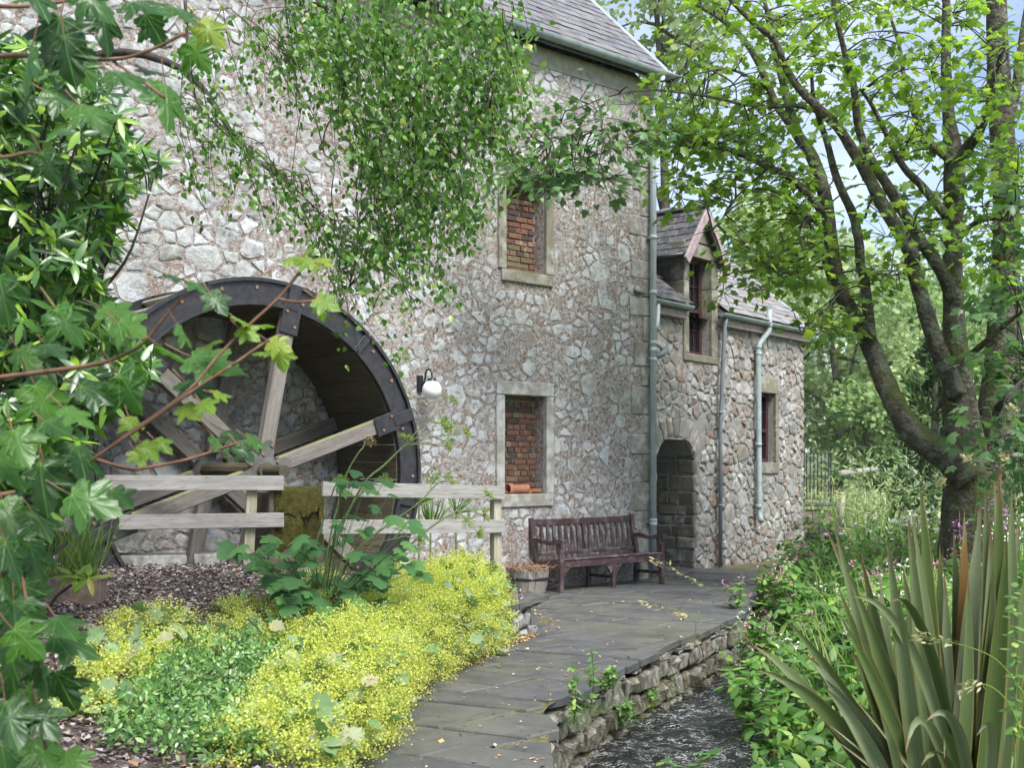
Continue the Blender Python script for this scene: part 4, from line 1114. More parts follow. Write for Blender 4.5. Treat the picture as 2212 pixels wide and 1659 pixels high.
for a, b in ((14.3, 15.60), (16.74, 20.02)):
    MB().box(((a + b) / 2, -.065, 3.985), (b - a, .10, .15), .006).build('fascia', M['bargeboard'], ann)
gutter_mesh(14.4, 15.60, -.18, 4.10, .065, M['gutter'], ann, step=.5)
gutter_mesh(16.55, 20.16, -.18, 4.10, .065, M['gutter'], ann, step=.62)
p1 = MB().tube([(16.74, -.17, 4.06), (16.73, -.14, 3.9), (16.66, -.10, 2.3), (16.66, -.10, .0)], .034, 12).build('downpipe', M['pipe_dark'], ann, True); p1['label'] = 'thin dark grey downpipe'
for zz in (2.5, 1.0): MB().lathe([(.034, -.02), (.041, -.018), (.041, .018), (.034, .02)], 12, (16.66, -.10, zz)).build('pipe_collar', M['pipe_dark'], p1, True)
p2 = MB().tube([(18.21, -.19, 4.33), (18.21, -.19, 4.02), (18.20, -.185, 3.95), (17.98, -.12, 3.72), (17.96, -.11, 3.62), (17.99, -.11, .86), (17.98, -.13, .78), (17.90, -.19, .70)], .048, 14).build('downpipe', M['gutter'], ann, True); p2['label'] = 'thick swan-necked grey downpipe with a crown top'
for zz in (4.05, 3.66, 3.55, 2.0, .95): MB().lathe([(.048, -.03), (.058, -.025), (.058, .025), (.048, .03)], 14, (18.21 if zz > 4 else 17.97, -.19 if zz > 4 else -.11, zz)).build('pipe_collar', M['gutter'], p2, True)
for i in range(8):
    t = 2 * math.pi * i / 8; MB().box((18.21 + .045 * math.cos(t), -.19 + .045 * math.sin(t), 4.36), (.016, .016, .07), .004).build('crown_point', M['gutter'], p2)
MB().tube([(14.62, -.18, 4.05), (14.60, -.2, 3.92), (14.48, -.26, 3.72), (14.40, -.28, 3.62)], .036, 10).build('gutter_outlet', M['pipe'], ann, True)
# ------------------------------------------------------------------ water wheel
RO, RI, WD = 1.87, 1.63, 1.15
wheel = thing('water_wheel', 'large black iron water wheel with grey timber spokes against the mill', 'water wheel', mill_pt(5.56, -1.30, 1.59), MILL_A)
# local: x along the wall, y into it, z up; hub centre at the origin
def arc(r, a): return Vector((r * math.cos(a), 0, r * math.sin(a)))
for y_, nm in ((0.0, 'front_rim'), (WD, 'rear_rim')):
    rim = empty(nm, parent=wheel)
    for k in range(6):
        a0, a1 = RAD(-11 + 60 * k + .25), RAD(49 + 60 * k - .25); n_ = 14; mb = MB()
        def band(r0, r1, ya, yb):
            vs = []
            for i in range(n_ + 1):
                a = a0 + (a1 - a0) * i / n_
                for (r, yy) in ((r0, ya), (r1, ya), (r1, yb), (r0, yb)):
                    p = arc(r, a); vs.append((p.x, yy, p.z))
            fs = []
            for i in range(n_):
                for j in range(4): fs.append((4 * i + j, 4 * i + (j + 1) % 4, 4 * i + 4 + (j + 1) % 4, 4 * i + 4 + j))
            fs += [(3, 2, 1, 0), (4 * n_, 4 * n_ + 1, 4 * n_ + 2, 4 * n_ + 3)]; mb.add(vs, fs)
        band(RI, RO, y_ - .012, y_ + .018)                  # web
        sg = -1 if y_ == 0 else 1
        band(RO - .022, RO + .012, y_ - .045 if sg < 0 else y_ - .012, y_ + .02 if sg < 0 else y_ + .05)   # outer lip
        band(RI - .012, RI + .02, y_ - .040 if sg < 0 else y_ - .012, y_ + .02 if sg < 0 else y_ + .045)  # inner lip
        seg = mb.build('rim_segment', M['iron'], rim)
        if y_ == 0:
            for da in (9, 26, 43, 55):
                p = arc((RO + RI) / 2 + (.04 if da % 2 else -.03), a0 + RAD(da)); b_ = MB().lathe([(.0, 0), (.019, 0), (.019, .014), (.0, .014)], 6, cap=False); b_.v = [(x + p.x, -.012 - z, yq + p.z) for x, yq, z in b_.v]; b_.build('bolt', M['bolt'], seg)
    if y_ == 0:
        for k in range(6):
            a = RAD(49 + 60 * k); p, q = arc(RI + .01, a), arc(RO - .01, a); MB().bar((p.x, -.026, p.z), (q.x, -.026, q.z), .02, .09, .004, up=arc(1, a + math.pi / 2)).build('joint_plate', M['iron'], rim)
# sole boards between the rims
NB = 54
for k in range(NB):
    a = 2 * math.pi * k / NB; p = arc(RI - .012, a); wd = 2 * math.pi * RI / NB - .006
    t = arc(1, a + math.pi / 2); r_ = arc(1, a); rot = Matrix((t, Vector((0, 1, 0)), r_)).transposed()
    MB().box(p + Vector((0, WD / 2, 0)), (wd, WD - .05, .026), .003, rot, .0015).build('sole_board', M['sole_wood'], wheel)
# bucket boards
for k in range(30):
    a = 2 * math.pi * k / 30; p, q = arc(RI + .01, a), arc(RO - .02, a + .09)
    m_ = (p + q) / 2; d = (q - p); L = d.length; d.normalize(); rot = Matrix((d, Vector((0, 1, 0)), d.cross(Vector((0, 1, 0))))).transposed()
    MB().box(m_ + Vector((0, WD / 2, 0)), (L, WD - .04, .03), .003, rot).build('bucket_board', M['rail_wood'] if k % 1 == 0 else M['sole_wood'], wheel)
for y_, nm in ((.03, 'front'), (WD - .03, 'rear')):
    for k in range(6):
        a = RAD(19 + 60 * k); p, q = arc(.20, a), arc(RI + .04, a); t = arc(1, a + math.pi / 2)
        sp_ = empty('spoke', parent=wheel)
        d = (q - p).normalized(); mid = (p + q) / 2; L = (q - p).length
        beam = MB().box((0, 0, 0), (L, .10, .15), .008).build('beam', M['spoke_wood'], sp_)
        beam.rotation_euler = (0, -a, 0); beam.location = (mid.x, y_, mid.z)
        if y_ < .5:
            c = arc(RI - .02, a); mb = MB(); rot = Matrix((d, Vector((0, 1, 0)), -d.cross(Vector((0, 1, 0))))).transposed()
            mb.box(arc(RI - .10, a) + Vector((0, -.035, 0)), (.30, .016, .20), .004, rot)
            mb.box(arc((RI + RO) / 2, a) + Vector((0, -.040, 0)), (RO - RI + .02, .016, .13), .004, rot)
            sh = mb.build('shoe_plate', M['iron'], sp_)
            for r_, o in ((RI - .03, .06), (RI - .17, -.05)):
                p2 = arc(r_, a) + t * o; b_ = MB().lathe([(0, 0), (.016, 0), (.016, .012), (0, .012)], 6, cap=False); b_.v = [(x + p2.x, -.043 - z, yq + p2.z) for x, yq, z in b_.v]; b_.build('bolt', M['bolt'], sp_)
    # hub casting with scalloped edge
    mb = MB(); n_ = 72; ring = []
    for i in range(n_):
        th = 2 * math.pi * i / n_; c6 = math.cos(6 * (th - RAD(19))); r_ = .235 + .080 * c6
        ring.append((r_ * math.cos(th), r_ * math.sin(th)))
    yy = y_ - .075 if y_ < .5 else y_ + .05
    mb.prism(ring, yy, yy + .025); hub = mb.build('hub_plate', M['hub_iron'], wheel)
    if y_ < .5:
        for k in range(6):
            for rr, off in ((.16, .045), (.26, -.03)):
                a = RAD(19 + 60 * k); p2 = arc(rr, a) + arc(off, a + math.pi / 2); b_ = MB().lathe([(0, 0), (.017, 0), (.017, .014), (0, .014)], 6, cap=False); b_.v = [(x + p2.x, yy - z, yq + p2.z) for x, yq, z in b_.v]; b_.build('bolt', M['bolt'], hub)
ax = MB(); ax.lathe([(.085, -.10), (.085, WD + .16)], 12); ax.lathe([(.06, -.42), (.06, -.1)], 14); ax.v = [(x, z, y) for x, y, z in ax.v]; ax.f = [tuple(reversed(f)) for f in ax.f]
ax.build('axle', M['sole_wood'], wheel)

# bearing pier with moss
pier = thing('bearing_pier', 'brown sandstone block with a mossy top between the fence rails', 'stone pier', mill_pt(5.605, -1.74, -.9), MILL_A)
pm = MB().box((0, 0, 1.16), (.58, .34, 2.32), .025, None, .008); pm.build('block', M['pier'], pier)
# moss cushion laid over the top and the upper front
n_ = 26; vs = []; fs = []
prof = [(.155, 2.318, .0)] + [(y, 2.33, 1) for y in (.1, .04, -.04, -.1)] + [(-.16, 2.33, 1), (-.186, 2.30, 1)] + [(-.188, 2.26 - (.05 + .03 * math.sin(k)) * k, 1 - k / 7.5) for k in range(8)]
for i in range(n_):
    x = -.27 + .54 * i / (n_ - 1); edge = 0 if 0 < i < n_ - 1 else 1
    for (y, z, f) in prof:
        h = (.014 + .016 * mnoise.noise(Vector((x * 12, y * 12, z * 12))) + .008 * mnoise.noise(Vector((x * 40, y * 40, z * 40)))) * (1 if f > .12 else -.5) - edge * .04
        zz = z - (.10 * (mnoise.noise(Vector((x * 9, 1.3, 0))) + .3) * (2.3 - z) * 3 if z < 2.27 else 0); vs.append((x, y - (h if z < 2.31 else 0), zz + (h if z >= 2.29 else 0)))
k = len(prof)
fs = [(i * k + j, i * k + j + 1, (i + 1) * k + j + 1, (i + 1) * k + j) for i in range(n_ - 1) for j in range(k - 1)]
MB().add(vs, fs).build('moss', M['moss'], pier, True)

# ------------------------------------------------------------------ timber fence
def fence(label, p, q, zt, zl, th=.135, posts=(), zends=None):
    p, q = Vector(p), Vector(q); d = (q - p); L = d.length; a = math.atan2(d.y, d.x)
    f = thing('timber_fence', label, 'fence', (p.x, p.y, .4), a)
    for z0, z1 in ((zt[0], zt[1]), (zl[0], zl[1])):
        L2 = L; b = MB().box((0, 0, 0), (L2, .04, th), .004, None, .002).build('rail', M['rail_wood'], f)
        b.location = (L / 2, 0, (z0 + z1) / 2 - th / 2 - .4); b.rotation_euler = (0, -math.atan2(z1 - z0, L), 0)
        for x in (.08, .14, L - .1, L - .05):
            for dz in (.03, -.03):
                zz = z0 + (z1 - z0) * x / L - th / 2 + dz - .4; n2 = MB().lathe([(0, 0), (.006, 0), (.006, .006), (0, .006)], 6, cap=False); n2.v = [(x + u, -.021 - w_, zz + v_) for u, v_, w_ in n2.v]; n2.build('nail', M['iron'], b) if False else None
    for x, top, lean in posts:
        o = MB().box((0, 0, (top - .1) / 2), (.095, .085, top - .1 + .3), .006, None, .002).build('post', M['post_wood'], f)
        o.location = (x, .068, -.3 + .1); o.rotation_euler = (0, lean, 0)
    return f
fence('two-rail weathered timber fence in front of the wheel hub, left of the mossy pier', (-3.94, 10.20, 0), (-2.10, 10.65, 0), (1.565, 1.553), (1.205, 1.212), posts=[(1.55, 1.25, .05), (.1, 1.25, 0)])
fence('two-rail timber fence right of the mossy pier with a square end post', (-1.745, 10.62, 0), (-.085, 11.86, 0), (1.50, 1.435), (1.150, 1.09), posts=[(2.02, 1.14, 0)])

# kerb stones along the wheel pit, and the pit's own lining
for i, (x0, x1) in enumerate(((-4.5, -4.05), (-3.98, -3.72), (-3.70, -2.98), (-2.95, -2.68), (-2.65, -2.25))):
    a, b = Vector((x0, ypit(x0) - .02, 0)), Vector((x1, ypit(x1) - .02, 0)); d = b - a
    kinds = ['leftmost low stone edging the wheel pit, half under the shrub', 'short dark stone edging the wheel pit beside the shrub', 'longest pale stone edging the wheel pit under the lower rail', 'small pale lichened stone edging the wheel pit', 'dark wet stone edging the wheel pit next to the leaning post']
    o = MB().box((0, 0, .0), (d.length - .02, .2, .22), .02, None, .012).build('kerb_stone', M['terrace_stone'] if i != 4 else M['wall_low']); o.location = (a + b) / 2 + Vector((0, 0, .73)); o.rotation_euler = (0, 0, math.atan2(d.y, d.x)); tag(o, kinds[i], 'kerb stone', 'stones edging the wheel pit')
pl = MB(); lv = []
for x in np.linspace(-8, .2, 60): lv += [(x, ypit(x) + .06, -1.0), (x, ypit(x) + .06, terrace_z(x, ypit(x) - .05) - .02), (x, ypit(x) - .1, terrace_z(x, ypit(x) - .05) - .02)]
pl.add(lv, [f for i in range(59) for f in ((3 * i, 3 * i + 1, 3 * i + 4, 3 * i + 3), (3 * i + 1, 3 * i + 2, 3 * i + 5, 3 * i + 4))]); tag(pl.build('pit_wall', M['wall_low']), kind='structure')

# ------------------------------------------------------------------ bench
BL = 1.93
bench = thing('bench', 'dark plum painted slatted garden bench against the mill wall', 'bench', mill_pt(10.22, -.60, 0), MILL_A)
def beam(name, p, q, w_, h, up=(0, 0, 1), ch=.006, par=None): return MB().bar(p, q, w_, h, ch, up).build(name, M['bench'], par or bench)
D_ = .50
for x in (.0, BL):
    beam('leg', (x, 0, .0), (x, 0, .56), .062, .062, (1, 0, 0))
    # raked front support under the arm
    beam('arm_support', (x, .0, .44), (x, .06, .64), .058, .05, (1, 0, 0))
    # back post leans
    p_, r_ = smooth_line([(x, D_ - .02, 0), (x, D_ - .02, .40), (x, D_ + .05, .72), (x, D_ + .09, .95)], None, 3), None
    for i in range(len(p_) - 1): pass
    mb = MB(); vs = []
    for p in p_:
        for dx, dy in ((-.031, -.033), (.031, -.033), (.031, .033), (-.031, .033)): vs.append((p.x + dx, p.y + dy, p.z))
    k = len(p_); mb.add(vs, [(4 * i + j, 4 * i + (j + 1) % 4, 4 * i + 4 + (j + 1) % 4, 4 * i + 4 + j) for i in range(k - 1) for j in range(4)] + [(3, 2, 1, 0), (4 * k - 4, 4 * k - 3, 4 * k - 2, 4 * k - 1)])
    mb.build('back_post', M['bench'], bench)
    am, ra = smooth_line([(x, D_ + .03, .665), (x, D_ - .15, .655), (x, .18, .635), (x, .02, .665), (x, -.06, .66)], [.03] * 5, 4)
    vs = []; 
    for i, p in enumerate(am):
        hw_ = .030 + .012 * (i / len(am))
        for dx, dz in ((-hw_, -.026), (hw_, -.026), (hw_, .026), (-hw_, .026)): vs.append((p.x + dx, p.y, p.z + dz))
    k = len(am); MB().add(vs, [(4 * i + j, 4 * i + 4 + j, 4 * i + 4 + (j + 1) % 4, 4 * i + (j + 1) % 4) for i in range(k - 1) for j in range(4)] + [(0, 1, 2, 3), (4 * k - 1, 4 * k - 2, 4 * k - 3, 4 * k - 4)]).build('armrest', M['bench'], bench)
    beam('side_rail', (x, .03, .15), (x, D_ - .05, .15), .03, .045); beam('seat_rail', (x, .03, .375), (x, D_ - .05, .36), .035, .07)
xm = BL / 2
beam('leg', (xm, .0, .0), (xm, .0, .33), .055, .055, (1, 0, 0)); beam('leg', (xm, D_ - .03, .0), (xm, D_ - .03, .36), .055, .055, (1, 0, 0)); beam('side_rail', (xm, .03, .15), (xm, D_ - .05, .15), .03, .045)
beam('front_rail', (.032, 0, .365), (BL - .032, 0, .365), .04, .085); beam('back_rail', (.032, D_ - .01, .37), (BL - .032, D_ - .01, .37), .04, .06)
for x, sg in ((.03, 1), (xm - .03, -1), (xm + .03, 1), (BL - .03, -1)):
    n_ = 6; pl_ = [(x, .322), (x, .21)] + [(x + sg * (.035 + .095 * t), .21 + .11 * (t ** .6)) for t in np.linspace(0, 1, n_)]
    MB().prism(pl_ if sg < 0 else pl_[::-1], -.014, .014).build('bracket', M['bench'], bench)
for i in range(6):
    y = .005 + i * .083; beam('seat_slat', (.0 if i else -.0, y, .425 - .006 * i), (BL, y, .425 - .006 * i), .068, .024)
beam('top_rail', (.03, D_ + .085, .885), (BL - .03, D_ + .085, .885), .038, .085); beam('lower_back_rail', (.03, D_ + .0, .47), (BL - .03, D_ + .0, .47), .035, .05)
ns = 17
for i in range(ns):
    x = .075 + (BL - .15) * i / (ns - 1)
    if i == ns // 2: beam('middle_post', (x, D_ - .0, .45), (x, D_ + .08, .86), .035, .05, (1, 0, 0))
    else: beam('back_slat', (x, D_ + .008, .485), (x, D_ + .078, .85), .016, .045, (1, 0, 0))

# ------------------------------------------------------------------ half barrel planter
bp = thing('barrel_planter', 'half-barrel planter of grey staves with dry straw beside the bench', 'planter', (.20, 14.62, 0))
H_, R0, R1 = .36, .21, .275; ns = 18
for i in range(ns):
    a = 2 * math.pi * i / ns; da = math.pi / ns * .93; vs = []
    dz = rnd.uniform(-.008, .008); dr_ = rnd.uniform(-.004, .004)
    for z, r in ((0, R0), (H_ * .5, (R0 + R1) / 2 + .014), (H_ + dz, R1)):
        for rr, aa_ in ((r + dr_, a - da), (r + dr_, a + da), (r - .025, a + da), (r - .025, a - da)): vs.append((rr * math.cos(aa_), rr * math.sin(aa_), z))
    fs = [(4 * j + k, 4 * j + (k + 1) % 4, 4 * j + 4 + (k + 1) % 4, 4 * j + 4 + k) for j in range(2) for k in range(4)] + [(3, 2, 1, 0), (8, 9, 10, 11)]
    MB().add(vs, fs).build('stave', M['barrel_wood'], bp)
for z, h in ((.21, .035),):
    r = R0 + (R1 - R0) * z / H_ + .018; MB().lathe([(r, z), (r + .006, z), (r + .010, z + h), (r + .004, z + h)], 36, cap=False).build('hoop', M['iron'], bp, True)
r = R0 + .01; MB().lathe([(r, .015), (r + .006, .015), (r + .008, .04), (r + .002, .04)], 36, cap=False).build('hoop', M['iron'], bp, True)
MB().lathe([(R1 - .03, H_ - .05), (.12, H_ - .02), (.001, H_ - .01)], 20).build('soil', M['mulch'], bp, True)
n = 420; th = rng.uniform(0, 2 * np.pi, n); rr = R1 * np.sqrt(rng.uniform(0, 1.12, n)); P = np.stack([rr * np.cos(th), rr * np.sin(th), H_ - .01 + rng.uniform(-.02, .03, n)], 1)
A = unit(np.stack([-np.sin(th) + rng.normal(size=n) * .6, np.cos(th) + rng.normal(size=n) * .6, rng.normal(size=n) * .25], 1))
tag(link('straw', leaf_mesh('straw', (BLADE[0] * (1.8, 1, .7), BLADE[1]), P, A, np.tile((0, 0, 1.), (n, 1)), rng.uniform(.10, .24, n)), M['straw'], bp), kind='stuff')

# ------------------------------------------------------------------ clay troughs in the bed
def trough(label, p, rz, L, W_, H2):
    t = thing('plant_trough', label, 'trough', p, rz)
    mb = MB(); o, i = [(-L / 2, -W_ / 2), (L / 2, -W_ / 2), (L / 2, W_ / 2), (-L / 2, W_ / 2)], .03
    rings = [(.92, 0), (1.0, H2), (1.03, H2), (1.03, H2 + .02)]
    vs = [(x * f, y * f, z) for f, z in rings for x, y in o] + [(x * (1 - 2 * i / abs(L)), y * (1 - 2 * i / W_), H2 + .02) for x, y in o] + [(x * .88, y * .82, H2 - .04) for x, y in o]
    fs = [(4 * r + j, 4 * r + (j + 1) % 4, 4 * r + 4 + (j + 1) % 4, 4 * r + 4 + j) for r in range(5) for j in range(4)] + [(20, 21, 22, 23)]
    mb.add(vs, fs).build('box', M['trough'], t)
    n = 260; P = np.stack([rng.uniform(-L * .4, L * .4, n), rng.uniform(-W_ * .35, W_ * .35, n), np.full(n, H2 - .03)], 1); A = unit(np.stack([rng.normal(size=n) * .35, rng.normal(size=n) * .35, np.ones(n)], 1))
    tag(link('grass_tuft', leaf_mesh('grass_tuft', (BLADE[0] * (.5, 1, 1.5), BLADE[1]), P, A, sphere_dirs(n), rng.uniform(.25, .6, n)), M['dry_grass'] if rnd.random() < .3 else M['grass'], t), kind='stuff')
    return t
p = at(152, 1300, 8.05); trough('brown clay trough of grass on the mulch below the shrub', (p.x, 8.05, terrace_z(p.x, 8.05) - .02), RAD(4), .44, .26, .17)

# ------------------------------------------------------------------ iron railing on its plinth beyond the annex
rw = empty('x'); bpy.data.objects.remove(rw)
RY = 22.4
plx0, plx1 = (1728 - CX) * RY / FOC, (1797 - CX) * RY / FOC
ph = thing('landing', 'small stone landing with a slate slab beyond the annex corner', 'stone landing', ((plx0 + plx1) / 2, RY + .35, -.1))
for z0, z1 in ((-.1, .28), (.285, .60), (.605, .86)):
    x = plx0 - .5
    while x < plx1 - .01:
        L = min(rnd.uniform(.3, .5), plx1 - x); MB().box((x + L / 2 - (plx0 + plx1) / 2, 0, (z0 + z1) / 2), (L - .01, .7, z1 - z0 - .008), .012, None, .006).build('stone', M['dressed'], ph); x += L
MB().box((-.25, -.02, .985), (plx1 - plx0 + .62, .80, .06), .01).build('slab', M['flag'], ph)
rl = thing('railing', 'black iron railing with thin uprights on the landing beyond the annex', 'railing', (plx1 - .02, RY, .93))
hgt = .95
MB().bar((-1.1, 0, hgt), (.03, 0, hgt), .045, .015, .003).build('handrail', M['rail_iron'], rl)
MB().bar((-1.1, 0, .06), (.0, 0, .06), .035, .012, .003).build('bottom_rail', M['rail_iron'], rl)
for i in range(13): MB().bar((-.04 - i * .072, 0, .066), (-.04 - i * .072, 0, hgt - .008), .021, .021).build('upright', M['rail_iron'], rl)
for x in (0, -.52): MB().bar((x, 0, -.0), (x, 0, hgt - .009), .026, .026, .003).build('post', M['rail_iron'], rl)
pp, pr_ = smooth_line([(-1.15, -.25, .28), (-.75, -.18, .50), (-.58, -.12, .68), (-.53, -.03, hgt - .02)], [.014] * 4); MB().tube(pp, pr_, 8).build('stair_rail', M['rail_iron'], rl, True)

# black kettle on a stand by the landing
bx, by_ = (1776 - CX) * 19.5 / FOC, 19.5
kb = thing('metal_bowl', 'round glossy black metal bowl among the plants beside the landing', 'bowl', (bx, by_, 0.0))
MB().lathe([(.02, .02), (.12, .03), (.19, .10), (.215, .20), (.215, .215), (.20, .26), (.12, .30), (.03, .315)], 24, (0, 0, .25)).build('bowl', M['lampblack'], kb, True)
MB().lathe([(.222, .205), (.226, .205), (.226, .222), (.222, .222)], 24, (0, 0, .25), cap=False).build('rim', M['lead'], kb, True)
for k in range(3):
    a = 2 * math.pi * k / 3 + .4; MB().tube([(.12 * math.cos(a), .12 * math.sin(a), .32), (.26 * math.cos(a), .26 * math.sin(a), -.02)], .011, 8).build('leg', M['lampblack'], kb)
MB().tube([(.2, 0, .50), (.42, .0, .48), (.46, 0, .5)], .012, 8).build('side_handle', M['lead'], kb)
# ------------------------------------------------------------------ trees
Z3 = lambda x, y: (1404.5 + x * .3649, y * .3649)
Z6 = lambda x, y: (1404.5 + x * .3649, 553.3 + y * .3649)
def limb(parent, name, spec, ys, mat, n=10, wob=.0):
    """spec: (print x, print y, width) along the limb, ys: distance at its two ends"""
    P = []; R_ = []; k = len(spec)
    for i, (x, y, w_) in enumerate(spec):
        Y = ys[0] + (ys[1] - ys[0]) * i / (k - 1) + (wob * math.sin(i * 1.7) if 0 < i else 0)
        P.append(at(x, y, Y)); R_.append(max(.004, w_ * .5 * Y / FOC))
    L, r = smooth_line(P, R_, 4)
    r = [q * (1 + .10 * mnoise.noise(Vector((i * .7, k, 5.)))) for i, q in enumerate(r)]
    MB().tube(L, r, n).build(name, mat, parent, True)
    return L, r
def z3s(*a): return [(*Z3(x, y), w_ * .3649) for x, y, w_ in a]
def z6s(*a): return [(*Z6(x, y), w_ * .3649) for x, y, w_ in a]
def sprays(parent, limbs, regions, mat_by, leaf, per, rad, size, twig_mat, droop=.35, flat=.35, seedname='leaves', maxlink=4.0):
    """twigs from the nearest limb to points in the crown, with leaves spread about each twig's end"""
    pts = np.array([tuple(p) for L, r in limbs for p in L[2:]]); out = {}
    tw = MB()
    for (x0, x1, y0, y1, Y0, Y1, cnt, key) in regions:
        for _ in range(cnt):
            c = at(rnd.uniform(x0, x1), rnd.uniform(y0, y1), rnd.uniform(Y0, Y1)); d = np.linalg.norm(pts - np.array(tuple(c)), axis=1)
            b = Vector(pts[int(np.argmin(d * rng.uniform(.8, 1.25, len(d))))]); L = (c - b).length
            if L > maxlink: b = c + (b - c).normalized() * rnd.uniform(.8, 1.4); L = (c - b).length
            mid = (b + c) / 2 + Vector((rnd.gauss(0, .08), rnd.gauss(0, .08), .10 * L + rnd.gauss(0, .05)))
            q = smooth_line([b, mid, c], None, 4); tw.tube(q, [.013 * (1 - .75 * i / len(q)) for i in range(len(q))], 4, False)
            nrm = Vector((rnd.gauss(0, .3), rnd.gauss(0, .3), 1)).normalized(); k = max(3, int(per * rnd.uniform(.6, 1.4))); R_ = rad * rnd.uniform(.7, 1.3)
            lst = out.setdefault(key, [])
            for j in range(k):
                th = rnd.uniform(0, 6.283); rr = R_ * math.sqrt(rnd.random()); h = rnd.gauss(0, flat * R_ * .5)
                u = nrm.orthogonal().normalized(); v_ = nrm.cross(u); o = u * math.cos(th) + v_ * math.sin(th)
                p = c + o * rr + nrm * h
                a = (o + Vector((rnd.gauss(0, .5), rnd.gauss(0, .5), -droop + rnd.gauss(0, .3)))).normalized()
                nn = (nrm + Vector((rnd.gauss(0, .38), rnd.gauss(0, .38), rnd.gauss(0, .2)))).normalized()
                lst.append((p, a, nn, rnd.uniform(*size)))
                if j % 3 == 0: tw.tube([c + o * rr * .1, c + o * rr * .6 + nrm * h * .4, p], [.006, .004, .002], 3, False)
    tag(tw.build('twigs', twig_mat, parent), kind='stuff')
    for key, lst in out.items():
        me = leaf_mesh('crown', leaf, [tuple(q[0]) for q in lst], [tuple(q[1]) for q in lst], [tuple(q[2]) for q in lst], [q[3] for q in lst])
        link('crown', me, mat_by[key], parent)

syc = thing('sycamore_tree', 'many-stemmed sycamore with a mossy limb sweeping out over the stream garden', 'tree', (at(2098, 1046, 14).x, 14.0, 0))
syc.location = (0, 0, 0)
LM = []
def lb(*a, **k): LM.append(limb(syc, *a, **k)); return LM[-1]
gb_ = bank_z(5.55, 14)
lb('trunk', z6s((1905, 2300, 520), (1900, 2000, 430), (1895, 1700, 360), (1885, 1400, 300), (1860, 1150, 250), (1828, 850, 195), (1810, 600, 150), (1795, 300, 122), (1790, 0, 112)) + z3s((1790, 1400, 112), (1795, 1250, 120), (1800, 1050, 124), (1795, 900, 112), (1770, 720, 76), (1752, 430, 62), (1752, 150, 52), (1756, -200, 40), (1762, -600, 26)), (14, 14.6), M['bark'], 14)
lb('limb', z6s((1880, 1330, 190), (1770, 1200, 175), (1600, 1085, 150), (1500, 965, 136), (1425, 825, 126), (1370, 700, 118), (1320, 570, 112), (1258, 450, 105), (1182, 320, 95), (1122, 180, 86), (1086, 20, 80)) + z3s((1070, 1430, 80), (1045, 1220, 80), (1005, 1050, 77), (945, 900, 72), (870, 790, 66), (825, 640, 55), (785, 480, 45), (745, 330, 38), (715, 220, 32), (690, 60, 26), (640, -150, 20)), (13.9, 15.0), M['bark'], 12)
lb('limb', z3s((865, 780, 50), (760, 640, 48), (700, 510, 44), (640, 370, 40), (560, 240, 36), (470, 150, 30), (380, 85, 26), (250, 10, 20), (100, -80, 14)), (14.6, 15.4), M['bark'])
lb('limb', z6s((1305, 500, 74), (1290, 330, 68), (1265, 120, 60)) + z3s((1245, 1570, 58), (1235, 1430, 58), (1200, 1270, 55), (1140, 1140, 50), (1090, 1010, 46), (1050, 850, 40), (1000, 700, 34), (965, 560, 26), (955, 400, 18)), (14.1, 13.3), M['bark'])
lb('limb', z6s((1815, 820, 120), (1770, 700, 112), (1710, 570, 105), (1660, 420, 98), (1600, 220, 90), (1548, 30, 85)) + z3s((1555, 1520, 86), (1480, 1380, 84), (1370, 1200, 78), (1290, 1040, 74), (1200, 890, 66), (1110, 750, 58), (1000, 640, 52), (880, 520, 46), (790, 370, 42), (740, 240, 38), (610, 130, 32), (480, 0, 26), (380, -120, 18)), (14, 12.9), M['bark'], 12)
lb('limb', z3s((1790, 1760, 90), (1728, 1610, 80), (1620, 1450, 70), (1500, 1260, 66), (1400, 1090, 60), (1310, 950, 54), (1235, 760, 48), (1215, 600, 44), (1200, 480, 40), (1160, 340, 36), (1130, 220, 32), (1090, 50, 28), (1070, -150, 20)), (14.1, 13.4), M['bark'])
lb('limb', z3s((1785, 1310, 66), (1740, 1260, 58), (1680, 1190, 54), (1600, 1090, 48), (1510, 1000, 42), (1440, 880, 36), (1370, 730, 30), (1300, 600, 24), (1240, 520, 16)), (14.1, 13.6), M['bark'])
lb('limb', z3s((1790, 960, 54), (1690, 880, 42), (1610, 800, 36), (1555, 650, 32), (1510, 500, 28), (1480, 300, 22), (1440, 150, 18), (1390, 20, 14)), (14.3, 15.2), M['bark'])
lb('limb', z3s((1805, 1000, 80), (1880, 870, 72), (1940, 790, 60), (2000, 640, 46), (2040, 450, 36), (2100, 250, 26)), (14.3, 13.2), M['bark'])
lb('branch', z3s((1012, 1245, 52), (930, 1150, 44), (830, 1050, 40), (690, 985, 35), (540, 915, 30), (400, 870, 25), (250, 835, 20), (60, 780, 16), (-150, 770, 12), (-400, 780, 9), (-620, 850, 6)), (14.3, 13.2), M['bark'], 8)
lb('branch', z3s((1080, 735, 40), (985, 655, 34), (850, 622, 30), (700, 632, 25), (550, 615, 21), (400, 580, 18), (250, 555, 15), (0, 530, 12), (-250, 570, 9), (-450, 650, 6)), (13.4, 13.4), M['bark'], 8)
lb('branch', z3s((700, 525, 26), (600, 460, 20), (500, 415, 17), (400, 410, 14), (250, 440, 10), (60, 480, 7)), (14.9, 14.3), M['bark'], 7)
lb('branch', z3s((1040, 1370, 32), (950, 1290, 24), (850, 1210, 18), (700, 1120, 13), (560, 1130, 9)), (14.4, 13.9), M['bark'], 7)
lb('branch', z3s((700, 990, 16), (600, 1080, 13), (480, 1200, 11), (400, 1330, 8), (260, 1390, 5)), (14.0, 13.6), M['twig'], 6)
